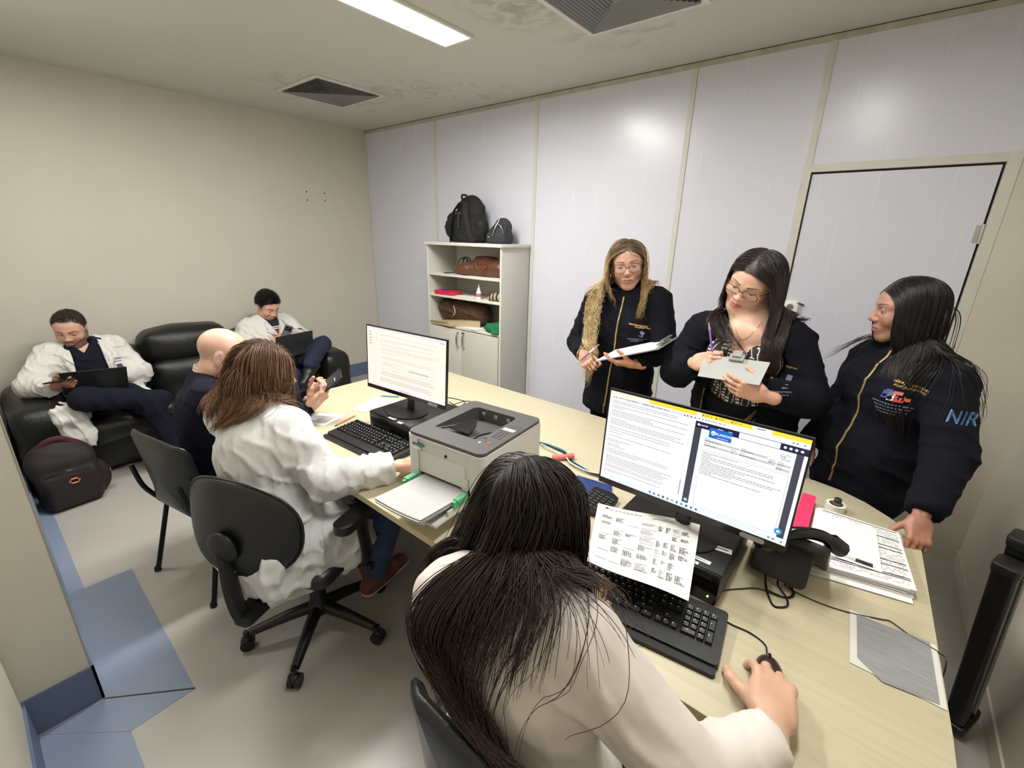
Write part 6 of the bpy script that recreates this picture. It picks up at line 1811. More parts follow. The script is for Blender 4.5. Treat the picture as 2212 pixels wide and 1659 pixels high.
# ================================================================== 1. long-haired woman at the large keyboard
def woman_front():
    skin = (202, 162, 138)
    hc = np.array([4.232, -2.535, 1.118]); H_ = Head(hc+np.array([0.0, 0.0, 0.0]), (.22, .90, -.42), (0.02, 0.3, 1), sc=1.0)
    J = dict(pelvis=(4.345, -2.66, .55), neck=(4.275, -2.615, 1.01), fwd=(.10, 1, 0), girth=1.02,
             shR=(4.435, -2.625, .975), elR=(4.640, -2.585, .800), wrR=(4.728, -2.412, .782),
             shL=(4.160, -2.690, .955), elL=(4.100, -2.490, .770), wrL=(4.26, -2.345, .770),
             hipR=(4.43, -2.62, .50), knR=(4.46, -2.20, .50), anR=(4.45, -2.16, .10),
             hipL=(4.26, -2.62, .50), knL=(4.25, -2.20, .50), anL=(4.26, -2.12, .10))
    J = {k: (np.array(v) if not np.isscalar(v) else v) for k, v in J.items()}
    loc = (4.30, -2.62, 0.0)
    hv = H_.build(J['neck']+np.array([0, 0, .0]), skin, (34, 24, 20), closed=.6, h=.0035, neck_r=.047)
    hr = hand((4.722, -2.375, .790), (-.12, .96, -.08), (.10, .10, 1), 1, curl=(.42, .36, .40, .48), spread=.13, thumb=(.62, .62, -.25), tcurl=.45, sc=1.15, h=.0018, skin=skin)
    hl_ = hand((4.275, -2.335, .782), (.1, .98, -.12), (0, .1, 1), -1, curl=(.4, .4, .4, .4), skin=skin, h=.0035)
    per = person('seated woman in a cream coat with very long dark hair, hand on the mouse', loc, [core_part(J, skin), hv, hr, hl_])
    # coat
    S, F, up, Ln = upper(J, t=.020, g=1.05, sl=(.058, .050, .040), hipw=1.15)
    S.cap(J['pelvis']+np.array([0, 0, .02]), J['pelvis']+np.array([0.0, .12, -.02]), .17, .15, .06, F=np.eye(3), sc=(1.1, 1, .7))
    wr, el = J['wrR'], J['elR']; dcut = wr-el
    cl = cmax(local_cut(wr-nrm(dcut)*.012, dcut, wr, .14), local_cut(J['wrL'], J['wrL']-J['elL'], J['wrL'], .13), local_cut(J['neck']+np.array([0, 0, .045]), (0.05, .25, 1), J['neck']+np.array([0, 0, .08]), .16))
    f1 = folds(.010, 75, .7, (.6, .3, .75)); f2 = folds(.007, 120, 2.1, (.2, .9, .35))
    o, V, Fc = cloth('coat', S, .0065, 'coat_warm', per, loc, disp=lambda P: f1(P)+.7*f2(P), clip=cl, sm=2)
    # turned cuff
    S2 = SDF(); d = nrm(dcut); S2.cap(wr-d*.105, wr-d*.018, .054, .050, .02); 
    o2, V2, F2 = cloth('cuff', S2, .005, 'coat_warm', per, loc, clip=cmax(cut_plane(wr-d*.010, d), cut_plane(wr-d*.100, -d)), disp=folds(.004, 90, 1.0, (.3, .6, .2)))
    # collar
    S3 = SDF(); n = J['neck']+np.array([0, .0, .035])
    S3.cap(n+np.array([0, -.01, -.02]), n+np.array([-.005, -.006, .022]), .070, .058, .02); S3.cap(n+np.array([0, -.0, -.05]), n+np.array([0, .01, .08]), .050, .046, .005, op='-')
    cloth('collar', S3, .005, 'coat_warm', per, loc, clip=cut_plane(n+np.array([0, 0, .022]), (0, -.1, 1)))
    # trousers and shoes, hidden under the desk
    cloth('trousers', legs(J, .010), .014, 'navy', per, loc)
    for s_ in 'RL': shoe(J['an'+s_], (0, 1), 'black_shoe', per, loc)
    # hair, draped over the back
    SB, _, _, _ = upper(J, t=.026, g=1.05, sl=(.058, .050, .040))
    SB.box((4.37, -2.83, .64), (.23, .02, .20), .01, .03)
    col = head_collider(H_, simple_head(H_), SB)
    g = np.random.default_rng(4)
    R, D = scalp_roots(H_, 4400, part=-.012, seed=3, comb=(.75, -.20, -.55), ymax=.06, back_=0)
    loc_x = H_.to_local(R)[:, 0]; mass = (loc_x < .018).astype(float)
    def pull(P, t):
        q = np.zeros_like(P)
        k = np.clip((1.04-P[:, 2])/.06, 0, 1)*mass
        c_ = 4.225+2.0*np.clip(1.02-P[:, 2], 0, .12); w_ = .080
        q[:, 0] = -.9*np.clip((P[:, 0]-np.clip(P[:, 0], c_-w_, c_+w_))/.03, -1, 1)*k*1.6-.22*mass*(P[:, 2] > 1.03)*(t > .1)
        q[:, 1] = -.45*(P[:, 1] > J['neck'][1]-.10)*mass*(t > .15)*(P[:, 2] > .98)
        return q
    L = np.where(g.random(len(R)) < .85, .66, .5); L = np.where(mass < .5, .315, L)
    A = strands(R, D, L, col, n=34, grav=.30, off=(.002, .032), wave=.004, wfreq=26, clump=40, pull=pull, seed=5, frizz=.003, jitter=.03)
    strand_mesh('hair', A, .00105, hair_cols((30, 21, 18), (44, 30, 24), (64, 43, 32), .3), per, loc)
woman_front()

# ================================================================== 2. brown-haired woman on the swivel chair
def woman_chair():
    skin = (218, 172, 148)
    H_ = Head((2.892, -2.488, 1.128), (.20, .95, -.22), (0, .1, 1), sc=1.02)
    J = dict(pelvis=(3.06, -2.61, .58), neck=(2.925, -2.555, 1.005), fwd=(-.12, 1, 0), girth=1.18,
             shR=(3.100, -2.515, .945), elR=(3.270, -2.480, .790), wrR=(3.375, -2.262, .790),
             shL=(2.755, -2.605, .940), elL=(2.680, -2.500, .750), wrL=(2.86, -2.40, .665),
             hipR=(3.16, -2.54, .52), knR=(3.24, -2.20, .50), anR=(3.16, -2.25, .17),
             hipL=(2.98, -2.54, .52), knL=(2.94, -2.16, .50), anL=(3.02, -2.20, .13))
    J = {k: (np.array(v) if not np.isscalar(v) else v) for k, v in J.items()}
    loc = (3.05, -2.56, 0.0)
    hv = H_.build(J['neck'], skin, (96, 58, 34), closed=.3, h=.0035, neck_r=.050)
    hr = hand((3.385, -2.245, .795), (.20, .95, -.15), (0, .2, 1), 1, curl=(.35, .35, .35, .35), skin=(214, 168, 146), h=.003, sc=1.0)
    hl_ = hand((2.87, -2.395, .665), (.6, .6, -.1), (0, .1, 1), -1, curl=(.4, .4, .4, .4), skin=skin, h=.004)
    per = person('woman in a white coat with shoulder-length brown hair seated on the swivel chair', loc, [core_part(J, skin), hv, hr, hl_])
    S, F, up, Ln = upper(J, t=.020, g=1.20, sl=(.064, .056, .044), hipw=1.1, bust=.01)
    # skirt of the coat falling over the seat, towards the camera side
    S.cap((3.07, -2.60, .60), (3.10, -2.50, .53), .175, .16, .05, F=np.eye(3), sc=(1.08, 1.1, .8))
    S.cap((3.185, -2.60, .55), (3.25, -2.42, .50), .105, .10, .05)
    S.cap((3.02, -2.58, .55), (2.99, -2.36, .52), .11, .10, .05)
    sk_ = S
    # right side panel hanging below the seat edge
    S.box((3.275, -2.575, .50), (.045, .17, .115), .03, .05, F=frame_from((.12, 1, 0), (.10, 0, 1)))
    S.box((3.10, -2.60, .50), (.22, .17, .05), .03, .05)
    S.cap((3.215, -2.72, .47), (3.245, -2.50, .40), .035, .030, .05)
    S.box((3.04, -2.765, .50), (.15, .030, .09), .028, .05)
    wr, el = J['wrR'], J['elR']
    cl = cmax(local_cut(wr, wr-el, wr, .13), local_cut(J['wrL'], J['wrL']-J['elL'], J['wrL'], .12), local_cut(J['neck']+np.array([0, 0, .05]), (0.0, .2, 1), J['neck']+np.array([0, 0, .08]), .15))
    f1 = folds(.017, 95, 1.9, (.45, .1, .85)); f2 = folds(.013, 130, 3.7, (.75, .45, .2)); f3 = folds(.016, 105, 5.0, (.5, .8, .0))
    def fd(P):
        low = np.clip((.78-P[..., 2])/.12, 0, 1); arm = np.clip((P[..., 0]-3.12)/.08, 0, 1)
        return f1(P)*(.6+.7*low*(1-arm))+f2(P)*(.5+.3*arm)+f3(P)*arm*.9
    o, V, Fc = cloth('coat', S, .0075, 'coat', per, loc, disp=fd, clip=cl, sm=1)
    S2 = SDF(); d = nrm(wr-el); S2.cap(wr-d*.075, wr+d*.004, .050, .047, .02)
    cloth('cuff', S2, .005, 'coat', per, loc, clip=cmax(cut_plane(wr+d*.002, d), cut_plane(wr-d*.07, -d)))
    # centre back seam
    bv = bvh_of(V, Fc)
    pts, fc = path_ribbon([J['neck']+np.array([-.03-.0*t, -.30, -.06-.36*t]) for t in np.linspace(0, 1, 24)], .0022, (1, 0, 0))
    drape('back_seam', pts, fc, bv, (0, 1, 0), .0012, M['paper_grey'], per, loc)
    Jl = legs(J, .010, .95)
    cloth('jeans', Jl, .011, 'jeans', per, loc, clip=cmax(lambda P: .14-P[..., 2], ), disp=folds(.005, 60, 1.0, (0, .2, 1)))
    SB, _, _, _ = upper(J, t=.030, g=1.20, sl=(.064, .056, .044))
    col = head_collider(H_, simple_head(H_), SB)
    R, D = scalp_roots(H_, 2600, part=.012, seed=13, comb=(.75, -.30, -.20), ymax=.065)
    lx = H_.to_local(R)
    def pull(P, t):
        q = np.zeros_like(P); rel = (P-H_.c) @ H_.F
        q += (H_.F[:, 0][None]*(rel[:, 0:1]/.08))*(.25 if t < .5 else -.35)
        q += -H_.F[:, 1][None]*(.25 if t < .5 else .0)
        return q
    g = np.random.default_rng(6); L = .255+.03*g.random(len(R))
    A = strands(R, D, L, col, n=22, grav=.27, off=(.003, .024), wave=.007, wfreq=30, clump=40, pull=pull, seed=15, frizz=.004, jitter=.03)
    strand_mesh('hair', A, .0012, hair_cols((80, 56, 38), (110, 76, 50), (136, 100, 70), .3), per, loc)
    sel = g.choice(len(R), 120)
    A2 = strands(R[sel], D[sel], .28, col, n=24, grav=.28, off=(.006, .024), wave=.016, wfreq=34, clump=10, pull=pull, seed=16, curl_from=.55)
    strand_mesh('loose_hair', A2, .0009, hair_cols((86, 60, 40), (120, 84, 56), None, .3), per, loc)
    # shoe with a cream sole, heel raised
    for s_, dr in (('R', (-.75, -.10, -.25)), ('L', (-.6, .3, -.1))):
        shoe(J['an'+s_]+np.array([0, 0, .0]), dr if s_ == 'L' else (-.2, .9, .0), 'brown_shoe', per, loc, sole='cream_sole')
woman_chair()

# ================================================================== 3. bald man
def man_bald():
    skin = (214, 172, 152)
    H_ = Head((2.372, -2.462, 1.098), (.46, .84, -.34), (.1, .35, 1), sc=1.06, fem=False)
    J = dict(pelvis=(2.33, -2.56, .55), neck=(2.315, -2.53, .985), fwd=(.30, .95, 0), girth=1.12,
             shR=(2.470, -2.585, .935), elR=(2.555, -2.400, .740), wrR=(2.612, -2.215, .822),
             shL=(2.170, -2.490, .930), elL=(2.270, -2.260, .740), wrL=(2.520, -2.150, .835),
             hipR=(2.42, -2.50, .50), knR=(2.52, -2.10, .50), anR=(2.52, -2.06, .10),
             hipL=(2.24, -2.48, .50), knL=(2.32, -2.08, .50), anL=(2.34, -2.04, .10))
    J = {k: (np.array(v) if not np.isscalar(v) else v) for k, v in J.items()}
    loc = (2.34, -2.52, 0)
    hv = H_.build(J['neck'], skin, (150, 120, 104), closed=.5, h=.003, neck_r=.064, bald=True, beard=((120, 88, 70), .35), brow=(110, 80, 60))
    V, F, C = hv; L_ = H_.to_local(V)
    st = np.clip((L_[:, 2]-H_.hairline(L_, front=.09, temple=.08))/.01, 0, 1)*np.clip((.055-L_[:, 2]-.2*np.maximum(L_[:, 1], 0))/.04, 0, 1)*(L_[:, 1] < .05)
    C[:] = C*(1-.30*st[:, None])+np.array(lin((128, 112, 106)))*.30*st[:, None]
    ph = np.array([2.665, -2.105, .945])
    hr = hand((2.622, -2.200, .828), (.28, .66, .62), (.75, .10, -.45), 1, curl=(.55, .6, .65, .75), spread=.05, thumb=(.5, .8, -.35), tcurl=.5, skin=(208, 162, 140), h=.0022, sc=1.05)
    hl_ = hand((2.525, -2.140, .838), (.50, .45, .62), (-.5, .2, -.4), -1, curl=(.6, .65, .7, .75), spread=.04, thumb=(.5, .8, -.35), tcurl=.5, skin=(208, 162, 140), h=.0022, sc=1.05)
    per = person('bald man in a navy sweater seated with his back to the camera, holding a phone', loc, [core_part(J, skin), hv, hr, hl_])
    S, F_, up, Ln = upper(J, t=.018, g=1.15, sl=(.062, .052, .040), belly=.02)
    cl = cmax(local_cut(J['wrR'], J['wrR']-J['elR'], J['wrR'], .12), local_cut(J['wrL'], J['wrL']-J['elL'], J['wrL'], .12), local_cut(J['neck']+np.array([0.01, 0.02, .045]), (.1, .35, 1), J['neck']+np.array([0, 0, .08]), .16))
    cloth('sweater', S, .009, 'navy', per, loc, disp=folds(.010, 90, 1.0, (.2, .2, .9)), clip=cl)
    S3 = SDF(); n = J['neck']+np.array([.006, .012, .030]); S3.cap(n-np.array([0, 0, .03]), n+np.array([.012, .018, .030]), .080, .076, .02); S3.cap(n-np.array([.01, .02, .06]), n+np.array([.03, .04, .09]), .068, .068, .005, op='-')
    cloth('shirt_collar', S3, .006, mat('cream_shirt', (212, 204, 184), 0.8), per, loc, clip=cut_plane(n+np.array([0, 0, .030]), (.1, .35, 1)))
    cloth('trousers', legs(J, .010), .014, 'navy', per, loc)
    for s_ in 'RL': shoe(J['an'+s_], (.1, 1), 'black_shoe', per, loc)
    # phone: camera side away from him, screen glowing towards him
    t_ = thing('phone', 'black phone held up in the hands of the bald man', 'phone', tuple(ph))
    Fp = frame_from((.62, .45, .62), (-.02, -.80, .60)); Mx = Matrix([list(Fp[0])+[0], list(Fp[1])+[0], list(Fp[2])+[0], [0, 0, 0, 1]])
    bm = B(); prism(bm, rrect(-.037, .037, -.078, .078, .010), -.004, .004, Mx); obj('case', bm, M['black_gloss'], t_, bevel=.0015)
    bm = B(); prism(bm, rrect(-.034, .034, -.074, .074, .008), .0041, .0046, Mx)
    q = []
    P = lambda u, v: Mx @ Vector((-.034+.068*u, .074-.148*v, .0049))
    bm.free()
    q.append(([P(0, 0), P(0, 1), P(1, 1), P(1, 0)], (46, 50, 52)))
    P = lambda u, v: Mx @ Vector((-.034+.068*u, .074-.148*v, .0052))
    q.append(([P(0.02, .76), P(0.02, .98), P(.98, .98), P(.98, .76)], (226, 224, 226))); q.append(([P(.45, .25), P(.45, .29), P(.8, .29), P(.8, .25)], (250, 250, 250)))
    for k in range(8): q.append(([P(.1, .34+k*.04), P(.1, .352+k*.04), P(.5+.4*((k*7) % 5)/5, .352+k*.04), P(.5+.4*((k*7) % 5)/5, .34+k*.04)], (110, 112, 116)))
    colored_quads('screen_picture', q, M['screen'], t_)
    # black watch band on his right wrist
    bm = B(); w0 = J['wrR']+nrm(J['wrR']-J['elR'])*.004; d = nrm(J['wrR']-J['elR']); tube(bm, [Vector(w0-d*.016-np.array(loc)), Vector(w0+d*.016-np.array(loc))], .0375, 18); obj('cuff_band', bm, M['navy_jacket'], per, smooth=True, sharp=.8)
man_bald()
# ================================================================== standing women
M['acr_skin'] = M['skin']
def clipboard(label, corners, clip_uv, thick=.003, m='acrylic', paper=True):
    """corners far-left, far-right, near-right, near-left as seen by the holder's audience"""
    c = [np.array(q, float) for q in corners]; o = sum(c)/4
    t_ = thing('clipboard', label, 'clipboard', tuple(o))
    nn = nrm(np.cross(c[1]-c[0], c[3]-c[0])); nn = nn if nn[2] > 0 else -nn
    P = lambda u, v, l=0: Vector((c[0]*(1-u)+c[1]*u)*(1-v)+(c[3]*(1-u)+c[2]*u)*v - o + nn*l)
    def slab(nm, u0, v0, u1, v1, l0, l1, m, par=t_, bevel=0.0):
        bm = B(); a = [bm.verts.new(P(u, v, l0)) for u, v in ((u0, v0), (u1, v0), (u1, v1), (u0, v1))]; b = [bm.verts.new(P(u, v, l1)) for u, v in ((u0, v0), (u1, v0), (u1, v1), (u0, v1))]
        bm.faces.new(a); bm.faces.new(b[::-1])
        for i in range(4): bm.faces.new((a[i], a[(i+1) % 4], b[(i+1) % 4], b[i]))
        return obj(nm, bm, m, par, bevel=bevel)
    slab('board', 0, 0, 1, 1, -thick, 0, M[m])
    if paper: slab('paper_sheets', .03, .05, .93, .97, .0004, .0030, M['paper'])
    u, v, w_, h_ = clip_uv
    slab('clip', u-w_/2, v-h_/2, u+w_/2, v+h_/2, .0032, .014, M['alu'], bevel=.002)
    slab('clip_lever', u-w_*.3, v-h_*.9, u+w_*.3, v+h_*.1, .014, .022, M['alu'], bevel=.001)
    return t_, P, nn, o

def logo_patch(bv, o, u, v, d, parent, loc, rows, lift=.0022):
    """small embroidered marks: rows of (a0, b0, a1, b1, colour) in the patch's own 0..1 square"""
    pts = []; faces = []; cols = []
    for a0, b0, a1, b1, c in rows:
        k = len(pts)
        for a, b in ((a0, b0), (a1, b0), (a1, b1), (a0, b1)): pts.append(np.asarray(o)+np.asarray(u)*a+np.asarray(v)*b)
        faces.append((k, k+1, k+2, k+3)); cols.append(c)
    e_ = drape('embroidery', pts, faces, bv, d, lift, M['print'], parent, loc, cols); e_['kind'] = 'stuff'; return e_

def script_rows(a0, a1, b, h, col, seed, gap=.02, w=(.02, .06), slope=0.0):
    g = random.Random(seed); r = []; a = a0
    while a < a1:
        ww = g.uniform(*w); r.append((a, b+slope*(a-a0)+g.uniform(-h*.2, h*.2), min(a+ww, a1), b+h+slope*(a-a0), col)); a += ww+gap
    return r

def wrapped_text(txt, size, centre, u, v, bv, d, m, parent, loc, lift=.003, name='lettering'):
    me = text_mesh(txt, size); n = len(me.vertices); co = np.zeros(n*3); me.vertices.foreach_get('co', co); co = co.reshape(-1, 3)
    dd = Vector(nrm(d)); P = np.asarray(centre)+co[:, :1]*np.asarray(u)+co[:, 1:2]*np.asarray(v); out = []
    for p in P:
        hit = bv.ray_cast(Vector(p)-dd*.25, dd, .6); q = (hit[0]-dd*lift) if hit[0] is not None else Vector(p)
        out.append(np.array(q)-np.asarray(loc))
    me.vertices.foreach_set('co', np.array(out, np.float32).ravel()); me.update()
    return link(name, me, m, parent)

def glasses(H_, m, parent, loc, w=.026, hgt=.019, y=.100, z=-.001, r=.0011, sep=.0335, rounder=2.6):
    bm = B()
    for s_ in (-1, 1):
        pts = []
        for a in np.linspace(0, 2*PI, 25):
            ca, sa = math.cos(a), math.sin(a)
            x = w*math.copysign(abs(ca)**(2/rounder), ca); zz = hgt*math.copysign(abs(sa)**(2/rounder), sa)
            pts.append(Vector(H_.to_world(np.array([[sep*s_+x, y-.10*abs(x+sep*s_)*.35-(.004 if zz < 0 else 0), z+zz]]))[0]-np.array(loc)))
        tube(bm, pts, r, 6, caps=False)
        a_ = H_.to_world(np.array([[s_*(sep+w), y-.021, z+.008], [s_*.076, .045, z+.008], [s_*.078, .0, z+.006]]))-np.array(loc)
        tube(bm, [Vector(q) for q in a_], r, 6)
    a_ = H_.to_world(np.array([[-.0085, y-.001, z+.005], [0, y+.003, z+.008], [.0085, y-.001, z+.005]]))-np.array(loc); tube(bm, [Vector(q) for q in a_], r, 6)
    g_ = obj('spectacles', bm, m, parent, smooth=True)
    for s_ in (-1, 1):
        bm = B(); vs = []
        for a in np.linspace(0, 2*PI, 25)[:-1]:
            ca, sa = math.cos(a), math.sin(a); x = w*math.copysign(abs(ca)**(2/rounder), ca); zz = hgt*math.copysign(abs(sa)**(2/rounder), sa)
            vs.append(bm.verts.new(Vector(H_.to_world(np.array([[sep*s_+x, y-.10*abs(x+sep*s_)*.35-(.004 if zz < 0 else 0), z+zz]]))[0]-np.array(loc))))
        bm.faces.new(vs); obj('lens', bm, M['lens'], g_)

def arr(J): return {k: (np.array(v, float) if not np.isscalar(v) else v) for k, v in J.items()}

# ------------------------------------------------------------------ 4. blonde woman with clipboard
def woman_blonde():
    skin = (194, 152, 130)
    H_ = Head((3.634, -.905, 1.533), (.42, -.88, -.10), (-.16, 0, 1), sc=1.06)
    J = arr(dict(pelvis=(3.625, -.86, .93), neck=(3.628, -.88, 1.375), fwd=(.22, -1, 0), girth=.96,
             shR=(3.465, -.905, 1.315), elR=(3.385, -.925, 1.075), wrR=(3.500, -1.060, 1.045),
             shL=(3.805, -.850, 1.345), elL=(3.895, -.905, 1.105), wrL=(3.800, -1.060, 1.055),
             hipR=(3.55, -.86, .88), knR=(3.55, -.86, .48), anR=(3.54, -.84, .10),
             hipL=(3.70, -.85, .88), knL=(3.71, -.86, .48), anL=(3.72, -.84, .10)))
    loc = (3.63, -.86, 0.0)
    hv = H_.build(J['neck'], skin, (66, 48, 34), look=(.1, -.2), closed=.36, lips=(168, 98, 88), neck_r=.047, h=.0022, brow=(52, 36, 26), hl=dict(front=.070, temple=.055, side=-.03, nape=-.06))
    hr = hand(J['wrR']+np.array([.004, -.006, -.002]), (.62, -.55, -.30), (-.35, -.70, .60), 1, curl=(.75, .85, .9, 1.0), spread=.03, thumb=(.35, .75, -.5), tcurl=.4, skin=(196, 152, 130), h=.0024, sc=.98)
    hl_ = hand(J['wrL']+np.array([-.004, -.006, -.008]), (-.80, -.42, .05), (.0, -.45, -.85), -1, curl=(.25, .3, .35, .4), spread=.05, thumb=(.45, .7, -.45), tcurl=.3, skin=(196, 144, 118), h=.0024, sc=.98)
    per = person('standing woman with long wavy blonde hair and thin glasses, holding a clipboard edge-on', loc, [core_part(J, skin), hv, hr, hl_])
    S, F, up, Ln = upper(J, t=.020, g=.98, sl=(.056, .050, .038), bust=.004)
    S.cap(J['pelvis'], J['pelvis']+np.array([0, 0, -.20]), .17, .185, .04, F=np.eye(3), sc=(1.12, .80, 1))
    nk = J['neck']
    cl = cmax(local_cut(J['wrR']-nrm(J['wrR']-J['elR'])*.012, J['wrR']-J['elR'], J['wrR'], .12), local_cut(J['wrL']-nrm(J['wrL']-J['elL'])*.012, J['wrL']-J['elL'], J['wrL'], .12),
              local_cut(nk+np.array([0, 0, .052]), (.05, -.3, 1), nk+np.array([0, 0, .09]), .16), lambda P: .70-P[..., 2])
    f1 = folds(.006, 110, 1.0, (.3, .2, .9)); f2 = folds(.006, 140, 2.0, (.8, .3, .3))
    o, V, Fc = cloth('jacket', S, .0065, 'navy_jacket', per, loc, disp=lambda P: f1(P)+.6*f2(P), clip=cl)
    S3 = SDF(); S3.cap(nk+np.array([0, .0, .0]), nk+np.array([.006, -.008, .062]), .072, .060, .02); S3.cap(nk+np.array([0, -.005, -.05]), nk+np.array([.008, -.016, .12]), .058, .050, .005, op='-'); S3.box(nk+np.array([.022, -.075, .05]), (.020, .05, .06), .012, .015, op='-')
    cloth('collar', S3, .0045, 'navy_jacket', per, loc, clip=cut_plane(nk+np.array([0, 0, .060]), (0, .25, 1)))
    bv = bvh_of(V, Fc); d = np.array([-.22, 1, 0.0])
    fc = np.array([.215, -.977, 0]); x0 = nk+fc*.25
    zp = [x0+np.array([.012-.045*t, 0, -.005-.66*t]) for t in np.linspace(0, 1, 60)]
    pts, fs = path_ribbon(zp, .0085, (1, .2, 0)); drape('zip', pts, fs, bv, d, .0015, M['zip'], per, loc, thick=.0015)
    bm = B(); tube(bm, [Vector(x0+np.array([.006, .12, -.10])-np.array(loc)), Vector(x0+np.array([.003, .12, -.14])-np.array(loc))], .004, 6)
    bm.free()
    # white top in the neck opening
    S4 = SDF(); S4.ell(nk+np.array([.016, -.050, -.005]), (.034, .026, .040), .01); cloth('white_top', S4, .005, 'paper', per, loc)
    # embroidered marks, left chest
    c0 = x0+np.array([.065, 0, -.115])
    rows = script_rows(.0, .85, .82, .06, (196, 160, 84), 1, slope=-.12) + script_rows(.3, 1.0, .70, .055, (196, 160, 84), 2, slope=-.08) + [(.55, .30, .68, .56, (120, 124, 150)), (.62, .42, .74, .50, (150, 150, 175)), (.50, .34, .55, .40, (90, 80, 140))] + script_rows(.0, .9, .20, .05, (118, 120, 134), 3, slope=-.05) + script_rows(.1, .7, .10, .045, (118, 120, 134), 4)
    logo_patch(bv, c0+np.array([0, 0, -.13]), (.105, .02, 0), (0, 0, .13), d, per, loc, rows)
    cloth('trousers', legs(J, .012, .95), .012, 'navy_jacket', per, loc)
    for s_ in 'RL': shoe(J['an'+s_], (.1, -1), 'black_shoe', per, loc, L=.24)
    glasses(H_, M['rose_metal'], per, loc, w=.0275, hgt=.0205, z=-.006, r=.0018)
    for m in (-1, 1):
        bm = B(); c = H_.to_world(np.array([[.077*m, .002, -.045]]))[0]-np.array(loc)
        tube(bm, [Vector(c+np.array([.009*math.cos(a), .003*math.sin(a), .011*math.sin(a)])) for a in np.linspace(0, 2*PI, 15)], .0022, 6, caps=False); obj('hoop_earring', bm, M['gold'], per, smooth=True)
    # hair: parted, wavy, most of it brought over her right shoulder
    SB, _, _, _ = upper(J, t=.024, g=.98, sl=(.056, .050, .038))
    col = head_collider(H_, simple_head(H_), SB)
    R, D = scalp_roots(H_, 1900, part=-.010, seed=23, comb=(.85, -.10, -.45), hl=dict(front=.074, temple=.060, side=.0, nape=-.05))
    lx = H_.to_local(R); g = np.random.default_rng(5)
    rgt = (lx[:, 0] > -.008)
    Lb = np.where(lx[:, 1] < -.035, .32, .70)
    ox = g.uniform(-.034, .034, int(rgt.sum()))
    def pullR(P, t):
        q = np.zeros_like(P); tgt = np.stack([ox+3.525-.06*np.clip(1.3-P[:, 2], 0, .5), np.full(len(P), -1.04)], 1)
        k = np.clip((1.50-P[:, 2])/.06, 0, 1)*(lx[rgt, 1] > -.035)
        q[:, 0] = k*np.clip((tgt[:, 0]-P[:, 0])/.05, -1, 1)*1.0; q[:, 1] = k*np.clip((tgt[:, 1]-P[:, 1])/.05, -1, 1)*.8
        return q
    def pullL(P, t):
        q = np.zeros_like(P); k = np.clip((1.50-P[:, 2])/.06, 0, 1)
        q[:, 0] = k*np.clip((3.745-P[:, 0])/.05, -1, 1)*.5; q[:, 1] = k*np.clip((-.98-P[:, 1])/.06, -1, 1)*.5
        return q
    cR = hair_cols((84, 62, 44), (250, 228, 180), (232, 204, 150), .2)
    A = strands(R[rgt], D[rgt], Lb[rgt], col, n=44, grav=.34, off=(.002, .020), wave=.014, wfreq=95, clump=60, pull=pullR, part=(H_, np.where(lx[rgt, 0] > -.01, 1., -1.)), seed=25, frizz=.003, jitter=.03, curl_from=.25)
    A[..., :] = A
    strand_mesh('hair', A, .00115, cR, per, loc)
    A = strands(R[~rgt], D[~rgt], np.where(lx[~rgt, 1] < -.035, .26, .36), col, n=30, grav=.34, off=(.002, .016), wave=.009, wfreq=95, clump=14, pull=pullL, part=(H_, np.where(lx[~rgt, 0] > -.01, 1., -1.)), seed=26, frizz=.003, jitter=.03, curl_from=.3)
    strand_mesh('hair', A, .0010, hair_cols((64, 46, 34), (176, 142, 96), (196, 166, 116), .22), per, loc)
    sel = g.choice(np.where(~rgt & (lx[:, 1] > -.02))[0], 30)
    A = strands(R[sel], D[sel], .40, col, n=30, grav=.30, off=(.004, .03), wave=.014, wfreq=60, clump=4, pull=lambda P, t: pullL(P, t)+np.array([.25, 0, 0])*(t > .6), part=(H_, -np.ones(len(sel))), seed=27, curl_from=.4)
    strand_mesh('loose_hair', A, .0007, hair_cols((84, 62, 42), (200, 170, 120), None, .2), per, loc)
    # clipboard seen along its edge
    a, b = np.array(W(1283, 781, y=-1.17)), np.array(W(1422, 754, y=-1.10)); up_ = np.array([0, 0, 1])
    e = b-a; back = nrm(np.array([.1, .95, .10]))*.20
    t_, P, nn, o_ = clipboard('clear clipboard with white sheets held nearly level by the blonde woman', [a+back*1+np.array([0, 0, .012]), b+back+np.array([0, 0, .012]), b, a], (.93, .5, .07, .45), thick=.0035, m='clear')
    stick('pen', 'purple and white pen in the right hand of the blonde woman', 'pen', W(1294, 744, y=-1.10), W(1254, 779, y=-1.12), .0045, [(.25, 'clear', .7, 1, 'cap'), (.5, 'white_plastic', 1, 1, 'barrel'), (1, 'purple', 1, .8, 'grip')])
woman_blonde()

